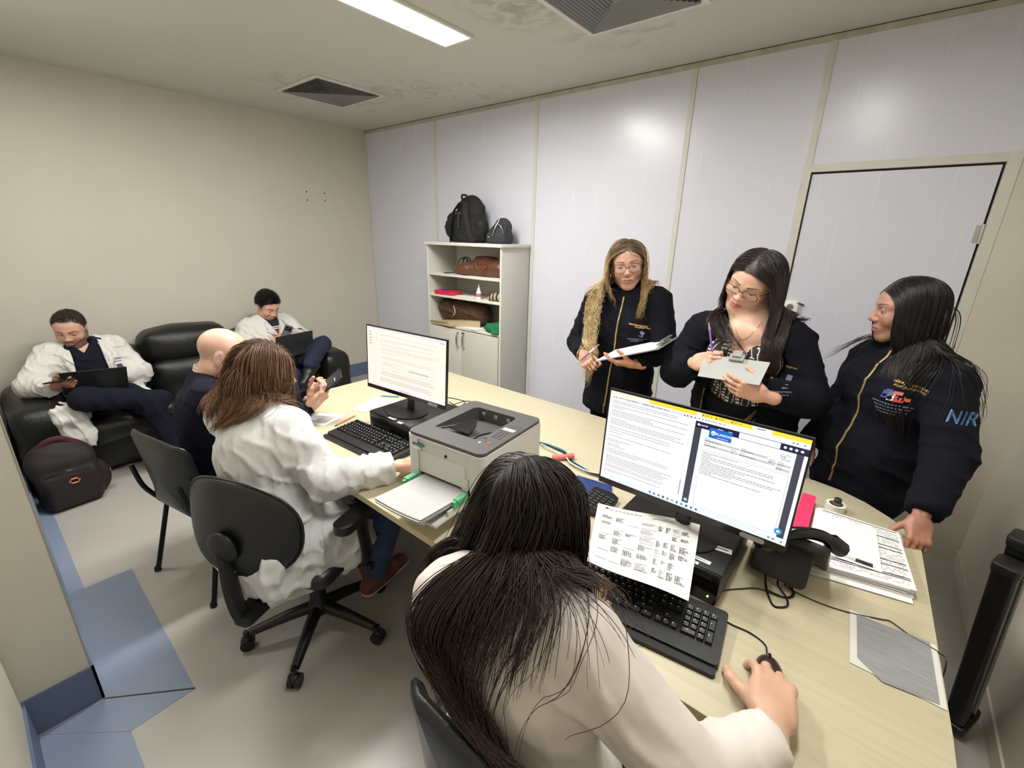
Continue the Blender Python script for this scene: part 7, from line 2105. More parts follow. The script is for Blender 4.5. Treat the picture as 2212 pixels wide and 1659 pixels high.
# ------------------------------------------------------------------ 5. woman with clipboard, patterned blouse
def woman_glasses():
    skin = (220, 178, 156)
    H_ = Head((4.262, -.960, 1.500), (-.20, -.90, -.40), (.36, -.10, 1), sc=1.12, wide=1.05, chub=1.0)
    J = arr(dict(pelvis=(4.300, -.86, .92), neck=(4.285, -.905, 1.345), fwd=(.05, -1, 0), girth=1.30,
             shR=(4.075, -.905, 1.240), elR=(3.995, -.965, 1.035), wrR=(4.112, -1.100, 1.122),
             shL=(4.450, -.890, 1.235), elL=(4.560, -.990, 1.030), wrL=(4.405, -1.125, 1.060),
             hipR=(4.20, -.85, .86), knR=(4.20, -.86, .46), anR=(4.20, -.84, .10),
             hipL=(4.39, -.85, .86), knL=(4.39, -.86, .46), anL=(4.39, -.84, .10)))
    loc = (4.30, -.86, 0.0)
    nk = J['neck']
    def extra(S):
        c = H_.to_local(nk+np.array([-.005, -.075, -.115])); S.ell(c, np.array([.105, .052, .10])/H_.sc, .05)
        for m in (-1, 1):
            c = H_.to_local(nk+np.array([.048*m-.008, -.105, -.180])); S.ell(c, np.array([.050, .046, .060])/H_.sc, .02)
        c = H_.to_local(nk+np.array([-.0, -.02, -.03])); S.ell(c, np.array([.10, .06, .06])/H_.sc, .05)
    hv = H_.build(nk+np.array([0, 0, .0]), skin, (30, 22, 22), look=(-.3, -.4), closed=.45, lips=(196, 104, 100), neck_r=.056, h=.0024, brow=(44, 30, 28), extra=extra, hl=dict(front=.066, temple=.060, side=.0, nape=-.06))
    hr = hand(J['wrR']+np.array([.0, -.004, .006]), (.80, -.40, .35), (-.25, -.85, .35), 1, curl=(.8, .9, .95, 1.0), spread=.02, thumb=(.3, .8, -.45), tcurl=.45, skin=(216, 170, 148), h=.0024, sc=1.02)
    hl_ = hand(J['wrL']+np.array([.012, -.048, .0]), (-.86, -.38, .22), (.22, -.90, -.20), -1, curl=(.25, .3, .35, .45), spread=.05, thumb=(.55, .6, -.5), tcurl=.3, skin=(216, 170, 148), h=.0024, sc=1.05)
    per = person('standing woman with long straight dark hair and dark-rimmed glasses, writing on a clipboard', loc, [core_part(J, skin, k=.72), hv, hr, hl_])
    # blouse with white marks
    SBl = SDF(); F = frame_from((.05, -1, 0), (0, 0, 1))
    SBl.ell(J['pelvis']+np.array([0, -.03, .02]), (.165, .135, .16), .06, F=F); SBl.ell(J['pelvis']+np.array([0, -.045, .20]), (.165, .125, .16), .06, F=F); SBl.cap(J['pelvis'], J['pelvis']+np.array([0, 0, -.12]), .16, .17, .04, F=np.eye(3), sc=(1.05, .85, 1))
    for m in (-1, 1): SBl.ell(nk+np.array([.080*m, -.105, -.185]), (.080, .075, .085), .03)
    SBl.cap(nk+np.array([-.13, -.01, -.07]), nk+np.array([.13, -.01, -.07]), .05, .05, .05)
    # V neck: cut with two planes
    v0 = nk+np.array([-.012, -.16, -.200])
    def vneck(P):
        q = P-v0; a = (q @ nrm((.88, -.1, .40))); b = (q @ nrm((-.84, -.1, .46)))
        ins = np.minimum(-(-a), 1e3)
        return np.minimum(a, b)*0+np.minimum((q @ nrm((.80, .0, .36)))*0+ (q[..., 2]-1.75*np.abs(q[..., 0]-.02*q[..., 2])), .2)*.5*((q[..., 1] < .16))-.0
    def colf(V):
        C = np.tile(np.array(lin((14, 13, 16))), (len(V), 1)); q = V-J['pelvis']; w_ = np.array(lin((222, 216, 208)))
        u = np.arctan2(q[:, 0], -(q[:, 1]))*.165; z = q[:, 2]
        colm = np.round(u/.022); du = u-colm*.022-.0035*np.sin(z*70+colm*2.1)
        ph = np.sin(z*26+colm*2.4)
        leaf = (ph > .1) & (np.abs(np.modf(np.abs(z*68+colm*.37))[0]-.5) < .27) & (np.abs(np.abs(du)-.0042) < .0034)
        stem = (ph <= .1) & (np.abs(du) < .0011)
        C[leaf | stem] = w_
        return C
    cloth('blouse', SBl, .0030, mat('blouse_print', (20, 20, 22), .75, attr=True), per, loc, clip=vneck, col=colf, sm=0)
    # jacket, worn open
    S, F, up, Ln = upper(J, t=.024, g=1.30, sl=(.074, .066, .044), bust=.0)
    S.cap(J['pelvis'], J['pelvis']+np.array([0, 0, -.14]), .20, .21, .04, F=np.eye(3), sc=(1.15, .85, 1))
    c1, c2 = nk+np.array([-.005, -.25, -.10]), J['pelvis']+np.array([-.005, -.25, -.2])
    ax_ = nrm(c2-c1)
    def opening(P):
        q = P-c1; t = np.clip(-(q[..., 2])/.60, 0, 1)
        hw = .066+.052*np.clip((-.08-q[..., 2])/.2, 0, 1)+.0*t
        front = (P[..., 1] < nk[1]+.01)
        return np.where(front, hw-np.abs(P[..., 0]-c1[0]+.018), -1.0)
    cl = cmax(opening, local_cut(J['wrR']-nrm(J['wrR']-J['elR'])*.012, J['wrR']-J['elR'], J['wrR'], .12), local_cut(J['wrL']-nrm(J['wrL']-J['elL'])*.012, J['wrL']-J['elL'], J['wrL'], .12), local_cut(nk+np.array([0, .03, .03]), (.0, -.7, .8), nk+np.array([0, -.01, .07]), .15))
    f1 = folds(.007, 95, 4.0, (.3, .2, .9)); f2 = folds(.008, 120, 1.0, (.8, .3, .3))
    # hollow out the jacket so the blouse shows
    S.ell(J['pelvis']+np.array([0, -.03, .02]), (.178, .145, .17), .02, op='-', F=frame_from((.05, -1, 0), (0, 0, 1))); S.ell(J['pelvis']+np.array([0, -.045, .20]), (.178, .137, .18), .02, op='-')
    for m in (-1, 1): S.ell(nk+np.array([.080*m, -.105, -.185]), (.088, .083, .093), .02, op='-')
    S.ell(nk+np.array([0, -.06, -.06]), (.105, .075, .16), .02, op='-')
    S.cap(J['pelvis'], J['pelvis']+np.array([0, 0, -.3]), .168, .178, .02, F=np.eye(3), sc=(1.05, .85, 1), op='-')
    o, V, Fc = cloth('jacket', S, .0065, 'navy_jacket', per, loc, disp=lambda P: f1(P)+.6*f2(P), clip=cl)
    bv = bvh_of(V, Fc)
    d = np.array([0, 1, 0.0])
    c0 = np.array([4.435, -1.25, 1.055])
    rows = script_rows(.1, .8, .85, .05, (150, 126, 70), 1) + [(.45, .30, .70, .62, (96, 98, 128)), (.55, .40, .66, .5, (190, 190, 200))] + script_rows(.1, .9, .18, .045, (110, 112, 126), 3) + script_rows(.15, .8, .08, .045, (110, 112, 126), 5)
    logo_patch(bv, c0, (.085, .0, 0), (0, 0, .12), d, per, loc, rows)
    # zips along both open edges
    for sx in (-1, 1):
        xx = c1[0]-.018+sx*.1215
        pts, fs = path_ribbon([np.array([xx, -1.3, z]) for z in np.linspace(.98, .74, 16)], .006, (1, 0, 0)); drape('zip', pts, fs, bv, d, .0015, M['zip'], per, loc)
    cloth('trousers', legs(J, .014, 1.2), .013, 'navy_jacket', per, loc)
    for s_ in 'RL': shoe(J['an'+s_], (.05, -1), 'black_shoe', per, loc, L=.24)
    glasses(H_, M['glass_frame'], per, loc, w=.0275, hgt=.0165, z=-.003, r=.0017, rounder=3.2)
    bm = B(); c = nk+np.array([-.012, -.100, -.02])
    P_ = [nk+np.array([-.060, -.045, .035]), nk+np.array([-.050, -.090, -.03]), nk+np.array([-.025, -.125, -.078]), nk+np.array([-.006, -.134, -.092]), nk+np.array([.020, -.122, -.070]), nk+np.array([.045, -.085, -.015])]
    # follow the skin of the chest
    bs = bvh_of(hv[0], hv[1]); Q = []
    for p_ in curve(P_, 6):
        h_ = bs.find_nearest(Vector(p_)); q_ = h_[0]+(Vector(p_)-h_[0]).normalized()*.0008 if h_[0] is not None else Vector(p_); Q.append(Vector(h_[0])+h_[1]*.0012-Vector(loc))
    tube(bm, Q, .0009, 5); obj('necklace', bm, M['gold'], per, smooth=True)
    bm = B(); cc = Q[len(Q)//2]; tube(bm, [cc+Vector((.007*math.cos(a), -.001, .007*math.sin(a)-.008)) for a in np.linspace(0.6, 5.6, 12)], .0010, 5); obj('pendant', bm, M['gold'], per, smooth=True)
    # long straight hair, brought forward over her left shoulder
    SB, _, _, _ = upper(J, t=.030, g=1.30, sl=(.074, .066, .044), bust=.01)
    col = head_collider(H_, simple_head(H_), SB)
    R, D = scalp_roots(H_, 2400, part=.012, seed=33, comb=(.85, -.15, -.40), hl=dict(front=.072, temple=.064, side=.01, nape=-.05))
    lx = H_.to_local(R); g = np.random.default_rng(8)
    lf = (lx[:, 0] < .012) | ((lx[:, 1] < -.03) & (g.random(len(R)) < .75))
    def pullL(P, t):
        q = np.zeros_like(P); k = np.clip((1.45-P[:, 2])/.06, 0, 1); tx = 4.385+.25*np.clip(1.35-P[:, 2], 0, .3)
        q[:, 0] = k*np.clip((tx-P[:, 0])/.05, -1, 1)*.9*(np.abs(tx-P[:, 0]) > .05); q[:, 1] = k*np.clip((-1.06-P[:, 1])/.04, -1, 1)*.9
        return q
    A = strands(R[lf], D[lf], .56, col, n=36, grav=.34, off=(.002, .022), wave=.003, wfreq=30, clump=50, pull=pullL, part=(H_, np.where(lx[lf, 0] > .012, 1., -1.)), seed=35, frizz=.003, jitter=.02)
    strand_mesh('hair', A, .00115, hair_cols((30, 21, 22), (44, 32, 30), (62, 46, 42), .3), per, loc)
    def pullR(P, t):
        q = np.zeros_like(P); rel = (P-H_.c) @ H_.F; q += -H_.F[:, 1][None]*.25; return q
    A = strands(R[~lf], D[~lf], .235, col, n=24, grav=.34, off=(.002, .012), wave=.002, wfreq=30, clump=50, pull=pullR, part=(H_, np.where(lx[~lf, 0] > .012, 1., -1.)), seed=36, frizz=.002, jitter=.02)
    strand_mesh('hair', A, .0010, hair_cols((30, 21, 22), (44, 32, 30), (62, 46, 42), .3), per, loc)
    c = [W(1522, 765, y=-1.120), W(1664, 783, y=-1.125), W(1640, 832, y=-1.225), W(1507, 812, y=-1.215)]
    t_, P, nn, o_ = clipboard('grey acrylic clipboard held up by the woman in the patterned blouse', c, (.52, .03, .22, .26), m='acrylic', paper=False)
    stick('pen', 'purple and clear pen held upright by the woman in the patterned blouse', 'pen', W(1531, 697, y=-1.09), W(1540, 772, y=-1.135), .0048, [(.22, 'clear', .5, 1, 'cap'), (1, 'purple', 1, .9, 'barrel')])
woman_glasses()

# ------------------------------------------------------------------ 6. woman in profile leaning on the desk
def woman_profile():
    skin = (172, 128, 110)
    H_ = Head((4.800, -.895, 1.428), (-.95, -.30, -.10), (0, 0, 1), sc=1.06)
    J = arr(dict(pelvis=(4.800, -.90, .86), neck=(4.850, -.90, 1.270), fwd=(-.72, -.70, 0), girth=1.02,
             shR=(4.730, -.770, 1.190), elR=(4.680, -.750, .95), wrR=(4.60, -.86, .80),
             shL=(4.965, -1.010, 1.185), elL=(5.010, -1.145, .975), wrL=(4.972, -1.345, .820),
             hipR=(4.73, -.83, .80), knR=(4.73, -.84, .44), anR=(4.75, -.80, .10),
             hipL=(4.86, -.95, .80), knL=(4.86, -.96, .44), anL=(4.88, -.93, .10)))
    loc = (4.81, -.90, 0.0)
    hv = H_.build(J['neck'], skin, (18, 14, 16), look=(.0, -.3), closed=.5, lips=(168, 100, 96), neck_r=.046, h=.0023, brow=(34, 24, 22), hl=dict(front=.066, temple=.056, side=.0, nape=-.06))
    hl_ = hand(J['wrL']+np.array([-.004, -.010, -.010]), (.06, -.72, -.62), (.35, -.50, .75), -1, curl=(.45, .5, .55, .6), spread=.03, thumb=(.6, .6, -.3), tcurl=.35, skin=(168, 118, 98), h=.0022, sc=.92)
    hr = hand(J['wrR'], (-.5, -.7, -.4), (0, -.2, 1), 1, curl=(.4, .4, .4, .4), skin=skin, h=.004)
    per = person('standing woman with long straight black hair seen in profile, one hand on the desk corner', loc, [core_part(J, skin), hv, hr, hl_])
    S, F, up, Ln = upper(J, t=.022, g=1.04, sl=(.062, .056, .042), bust=.012)
    S.cap(J['pelvis'], J['pelvis']+np.array([0, 0, -.16]), .175, .185, .04, F=frame_from((-.72, -.70, 0), (0, 0, 1)), sc=(1.08, .85, 1))
    nk = J['neck']
    cl = cmax(local_cut(J['wrL']-nrm(J['wrL']-J['elL'])*.008, J['wrL']-J['elL'], J['wrL'], .12), local_cut(J['wrR'], J['wrR']-J['elR'], J['wrR'], .12), local_cut(nk+np.array([0, 0, .05]), (-.25, -.25, 1), nk+np.array([0, 0, .08]), .15))
    f1 = folds(.008, 95, 2.0, (.3, .5, .8)); f2 = folds(.007, 120, 4.0, (.8, .3, .3))
    o, V, Fc = cloth('jacket', S, .0065, 'navy_jacket', per, loc, disp=lambda P: f1(P)+.6*f2(P), clip=cl)
    S3 = SDF(); S3.cap(nk+np.array([0, 0, -.01]), nk+np.array([-.012, -.012, .055]), .072, .060, .02); S3.cap(nk+np.array([0, 0, -.05]), nk+np.array([-.02, -.02, .10]), .058, .050, .005, op='-'); S3.box(nk+np.array([-.06, -.062, .045]), (.03, .03, .06), .012, .015, op='-', F=frame_from((-.72, -.70, 0), (0, 0, 1)))
    cloth('collar', S3, .0045, 'navy_jacket', per, loc, clip=cut_plane(nk+np.array([0, 0, .052]), (.2, .2, 1)))
    bv = bvh_of(V, Fc); f = nrm((-.72, -.70, 0)); d = -f; side = np.array([.70, -.72, 0])     # side: towards her left
    x0 = nk+f*.28
    zp = [x0+side*(-.005-.0*t)+np.array([0, 0, .02-.58*t]) for t in np.linspace(0, 1, 60)]
    pts, fs = path_ribbon(zp, .009, side); drape('zip', pts, fs, bv, d, .0015, M['zip'], per, loc, thick=.0015)
    c0 = x0+side*.055+np.array([0, 0, -.175])
    rows = script_rows(.25, 1.0, .93, .05, (188, 150, 70), 1, slope=-.15) + script_rows(.35, 1.0, .84, .045, (150, 116, 60), 2, slope=-.15)
    rows += [(.25, .52, .40, .70, (60, 70, 150)), (.40, .48, .52, .66, (222, 222, 226)), (.52, .46, .66, .62, (214, 70, 74)), (.40, .60, .50, .70, (90, 120, 90)), (.30, .62, .44, .74, (70, 60, 140)), (.60, .50, .72, .58, (224, 120, 90)), (.46, .64, .62, .72, (200, 110, 120))]
    for k in range(4): rows += script_rows(.05+.04*k, .80-.05*k, .38-.09*k, .040, (126, 128, 146), 5+k, slope=-.06)
    logo_patch(bv, c0+np.array([0, 0, -.05]), side*.125, (0, 0, .15), d, per, loc, rows)
    # sleeve letters, outlined in light blue
    ws = J['shL']*.52+J['elL']*.48; out = nrm(np.array([.55, -.84, .0])); ud = nrm(np.array([.80, .55, .02]))
    M['sleeve_blue'] = mat('light_blue_thread', (96, 138, 178), .7); M['sleeve_fill'] = mat('dark_blue_thread', (30, 62, 104), .7)
    vv = nrm(np.array([.05, .10, 1.0])); uu = nrm(np.array([.86, .50, -.05]))
    dd = nrm(np.array([.20, 1.0, -.10]))
    wrapped_text('NIR', .060, ws+np.array([.012, -.12, .035]), uu*1.04, vv*1.04, bv, dd, M['sleeve_blue'], per, loc, lift=.0022)
    wrapped_text('NIR', .054, ws+np.array([.012, -.12, .035]), uu, vv, bv, dd, M['sleeve_fill'], per, loc, lift=.0030)
    cloth('trousers', legs(J, .012, 1.0), .012, 'navy_jacket', per, loc)
    for s_ in 'RL': shoe(J['an'+s_], (-.8, -.5), 'black_shoe', per, loc, L=.24)
    SB, _, _, _ = upper(J, t=.028, g=1.04, sl=(.062, .056, .042))
    col = head_collider(H_, simple_head(H_), SB)
    R, D = scalp_roots(H_, 3200, part=.0, seed=43, comb=(.80, -.30, -.35), hl=dict(front=.070, temple=.060, side=.0, nape=-.05))
    lx = H_.to_local(R); g = np.random.default_rng(9)
    def pull(P, t):
        q = np.zeros_like(P); k = np.clip((1.40-P[:, 2])/.08, 0, 1)
        rel = (P-H_.c) @ H_.F
        q += -H_.F[:, 1][None]*(.42*np.clip((rel[:, 1:2]+.0)/.04, 0, 1))*k[:, None]
        q[:, 1] += .35*k*(P[:, 1] < -.93)
        return q
    A = strands(R, D, .52, col, n=34, grav=.38, off=(.002, .013), wave=.003, wfreq=30, clump=50, pull=pull, part=(H_, np.where(lx[:, 0] > 0, 1., -1.)), seed=45, frizz=.003, jitter=.02)
    strand_mesh('hair', A, .00115, hair_cols((15, 12, 13), (19, 15, 16), (27, 21, 21), .3), per, loc)
    # lock blown forward over her right shoulder
    sel = g.choice(np.where(lx[:, 0] > .03)[0], 90)
    def pf(P, t):
        q = np.zeros_like(P); k = np.clip((1.34-P[:, 2])/.05, 0, 1); q[:, 0] = -.75*k; q[:, 1] = .1*k; q[:, 2] = (.35 if t > .7 else 0)*k; return q
    A = strands(R[sel], D[sel], .42, col, n=30, grav=.30, off=(.004, .02), wave=.006, wfreq=30, clump=16, pull=pf, part=(H_, np.ones(len(sel))), seed=46, curl_from=.6)
    strand_mesh('loose_hair', A, .0010, hair_cols((22, 17, 18), (34, 26, 26), None, .3), per, loc)
woman_profile()
# ================================================================== men on the sofa
def laptop(label, c, hinge_dir, lid_up, base_fwd, w=.34, dp=.23):
    """hinge centre c; lid rises along lid_up, base extends along base_fwd"""
    t_ = thing('laptop', label, 'laptop', tuple(c)); X = nrm(hinge_dir)
    def slab(nm, v, n, h, th, m, parent=t_, u0=-.5, u1=.5, v0=0, v1=1, lift=0):
        v = nrm(v); bm = B(); a = []
        for l in (lift, lift+th):
            a.append([bm.verts.new(Vector(X*w*u+v*h*q+n*l)) for u, q in ((u0, v0), (u1, v0), (u1, v1), (u0, v1))])
        bm.faces.new(a[0]); bm.faces.new(a[1][::-1])
        for i in range(4): bm.faces.new((a[0][i], a[0][(i+1) % 4], a[1][(i+1) % 4], a[1][i]))
        return obj(nm, bm, M[m], parent, bevel=.0015)
    n1 = nrm(np.cross(X, lid_up)); n2 = nrm(np.cross(X, base_fwd))
    if n2[2] < 0: n2 = -n2
    toward = nrm(base_fwd); n1 = n1 if n1 @ toward > 0 else -n1
    slab('lid', lid_up, n1, dp, .006, 'laptop_grey'); slab('screen', lid_up, n1, dp, .001, 'black_gloss', u0=-.47, u1=.47, v0=.06, v1=.95, lift=.0062)
    slab('base', base_fwd, n2, dp, -.016, 'laptop_grey'); slab('keyboard_area', base_fwd, n2, dp, .001, 'key', u0=-.43, u1=.43, v0=.12, v1=.58, lift=.0002); slab('touchpad', base_fwd, n2, dp, .001, 'dark_grey_plastic', u0=-.14, u1=.14, v0=.66, v1=.94, lift=.0002)
    return t_
M['laptop_grey'] = mat('dark_grey_laptop_shell', (46, 48, 50), 0.4, metal=.2)

def man_beard():
    skin = (212, 166, 144)
    H_ = Head((.420, -2.752, .985), (.86, -.36, -.36), (.10, .0, 1), sc=1.03, fem=False, wide=1.04, chub=.5)
    J = arr(dict(pelvis=(.50, -2.665, .53), neck=(.375, -2.725, .860), fwd=(1, 0, .3), girth=1.12,
             shR=(.385, -2.900, .800), elR=(.560, -3.030, .660), wrR=(.720, -2.935, .668),
             shL=(.375, -2.550, .805), elL=(.500, -2.455, .620), wrL=(.650, -2.600, .650),
             hipR=(.56, -2.74, .50), knR=(.93, -2.835, .615), anR=(1.03, -2.470, .545),
             hipL=(.56, -2.60, .50), knL=(1.02, -2.505, .485), anL=(1.06, -2.45, .11)))
    loc = (.45, -2.68, .43)
    hlp = dict(front=.078, temple=.076, side=.004, nape=-.05)
    hv = H_.build(J['neck']+np.array([.01, 0, 0]), skin, (52, 42, 38), closed=.75, look=(0, -.5), lips=(176, 112, 104), beard=((40, 30, 28), .85), neck_r=.058, h=.0028, brow=(44, 32, 28), brow_t=.0045, hl=hlp)
    hr = hand(J['wrR']+np.array([.0, .006, .004]), (.66, .62, .20), (.40, -.50, -.75), 1, curl=(.55, .6, .65, .7), spread=.04, thumb=(.6, .6, -.4), tcurl=.35, skin=(196, 146, 122), h=.0028, sc=1.05)
    hl_ = hand(J['wrL']+np.array([.005, -.01, .004]), (.35, -.90, -.05), (.1, .1, 1), -1, curl=(.3, .35, .4, .45), skin=(214, 164, 142), h=.003, sc=1.0)
    per = person('bearded man in an open white coat sitting at the left end of the sofa', loc, [core_part(J, skin, .014, .72), hv, hr, hl_])
    short_hair(H_, 5200, .016, (50, 40, 36), per, loc, hlp, up_=.002, seed=61, jit=.8)
    # dark scrub top
    S0 = SDF(); up = nrm(J['neck']-J['pelvis']); F = frame_from(J['fwd'], up); Ln = np.linalg.norm(J['neck']-J['pelvis'])
    S0.ell(J['pelvis']+up*.02, (.165, .135, .13), .06, F=F); S0.ell(J['pelvis']+up*Ln*.4, (.150, .125, .16), .06, F=F); S0.ell(J['pelvis']+up*Ln*.72, (.160, .118, .14), .06, F=F)
    S0.cap(J['shR']*.6+J['shL']*.4, J['shL']*.6+J['shR']*.4, .06, .06, .05); S0.ell(J['neck']-up*.03, (.075, .07, .05), .04, F=F)
    vn = J['neck']+np.array([.10, 0, -.045])
    cloth('scrub_top', S0, .006, 'navy', per, loc, disp=folds(.006, 110, 1.0, (.2, .4, .8)), clip=lambda P: np.where(P[..., 0] > J['neck'][0]+.02, np.minimum((P[..., 2]-vn[2])-1.3*np.abs(P[..., 1]-vn[1]), .1), -1))
    S1 = SDF(); n = J['neck']+np.array([.0, 0, .0]); S1.cap(n, n+np.array([.015, 0, .045]), .082, .072, .02); S1.cap(n-np.array([0, 0, .05]), n+np.array([.03, 0, .10]), .068, .062, .005, op='-'); S1.box(n+np.array([.085, 0, .05]), (.05, .030, .07), .01, .01, op='-')
    cloth('shirt_collar', S1, .005, 'navy', per, loc, clip=cut_plane(n+np.array([0, 0, .048]), (-.2, 0, 1)))
    # coat, open at the front
    S, F, up, Ln = upper(J, t=.026, g=1.14, sl=(.064, .056, .044))
    def opening(P):
        zz = np.clip((P[..., 2]-.52)/.34, 0, 1); hw = .092-.015*zz
        return np.where(P[..., 0] > J['neck'][0]+.015, hw-np.abs(P[..., 1]-(J['neck'][1]+.010)), -1.0)
    S.cap(J['pelvis']+np.array([.02, -.11, -.02]), (.80, -2.86, .47), .075, .05, .05); S.cap(J['pelvis']+np.array([.0, .12, -.02]), (.74, -2.46, .46), .07, .045, .05)
    S.ell(J['pelvis']+up*.02, (.170, .142, .16), .01, op='-', F=F); S.ell(J['pelvis']+up*Ln*.4, (.156, .131, .17), .01, op='-', F=F); S.ell(J['pelvis']+up*Ln*.74, (.150, .124, .15), .01, op='-', F=F)
    S.cap(J['neck']+np.array([.05, 0, -.12]), J['neck']+np.array([.03, 0, .12]), .072, .066, .01, op='-')
    cl = cmax(opening, local_cut(J['wrR']-nrm(J['wrR']-J['elR'])*.008, J['wrR']-J['elR'], J['wrR'], .11), local_cut(J['wrL'], J['wrL']-J['elL'], J['wrL'], .11), lambda P: .435-P[..., 2]+0*P[..., 0])
    f1 = folds(.012, 110, 1.0, (.3, .5, .8)); f2 = folds(.009, 150, 2.0, (.8, .4, .3))
    o, V, Fc = cloth('coat', S, .0065, 'coat_sofa', per, loc, disp=lambda P: f1(P)+.7*f2(P), clip=cl)
    bv = bvh_of(V, Fc)
    for s_ in (-1, 1):
        yc = J['neck'][1]+.010
        outl = [(.082, .60), (.100, .68), (.135, .765), (.118, .785), (.132, .805), (.100, .865), (.072, .875), (.078, .74)]
        pts = [np.array([.62, yc+s_*a, b]) for a, b in outl]; c = sum(pts)/len(pts); fine = []
        for i in range(len(pts)):
            for k in range(3): fine.append(pts[i]+(pts[(i+1) % len(pts)]-pts[i])*k/3)
        nf = len(fine); drape('lapel', [c]+fine, [(0, 1+i, 1+(i+1) % nf) for i in range(nf)], bv, (-1, 0, 0), .007, M['coat_sofa'], per, loc, thick=.0035)
    rows = script_rows(.0, .9, .80, .10, (96, 98, 120), 1) + script_rows(.2, .9, .55, .09, (120, 122, 140), 2) + [(.45, .05, .8, .35, (58, 60, 76)), (.5, .12, .6, .28, (150, 152, 160))]
    logo_patch(bv, (.62, -2.622, .695), (0, .085, .0), (0, 0, .075), (-1, 0, 0), per, loc, rows, lift=.003)
    # coat tail hanging over the front of the seat
    S2 = SDF(); Ft = frame_from((1, 0, 0), (.1, .25, 1))
    S2.box((.895, -2.915, .46), (.075, .022, .13), .020, .02, F=frame_from((.95, .1, .0), (.1, -.15, 1))); S2.cap((.885, -2.925, .50), (.915, -2.875, .35), .052, .062, .03, F=np.eye(3), sc=(.35, 1, 1)); S2.cap((.80, -2.93, .56), (.90, -2.93, .50), .035, .045, .03, F=np.eye(3), sc=(1, 1, .7))
    cloth('coat_tail', S2, .006, 'coat_sofa', per, loc, disp=folds(.012, 120, 3.0, (.1, .9, .3)))
    cloth('trousers', legs(J, .014, 1.05), .010, 'navy', per, loc, disp=folds(.010, 90, 2.0, (.5, .7, .3)))
    for s_, dr in (('R', (.25, .60, -.35)), ('L', (1, 0))): shoe(J['an'+s_], dr, 'black_shoe', per, loc)
    laptop('dark grey laptop on the lap of the bearded man, seen from behind', (.735, -2.740, .600), (0.03, 1, -.07), (.50, 0, .87), (-.98, 0, .12), w=.33, dp=.19)
    ph = thing('phone', 'black phone lying flat in the raised hand of the bearded man', 'phone', (.800, -2.905, .725)); Fp = frame_from((.30, .95, .10), (-.25, .0, 1)); Mx = Matrix([list(Fp[0])+[0], list(Fp[1])+[0], list(Fp[2])+[0], [0, 0, 0, 1]])
    bm = B(); prism(bm, rrect(-.037, .037, -.076, .076, .010), -.005, .004, Mx); obj('case', bm, M['black_gloss'], ph, bevel=.0015)
    bm = B(); prism(bm, rrect(-.033, .033, -.071, .071, .008), .0042, .0046, Mx); obj('screen', bm, M['black_gloss'], ph)
man_beard()

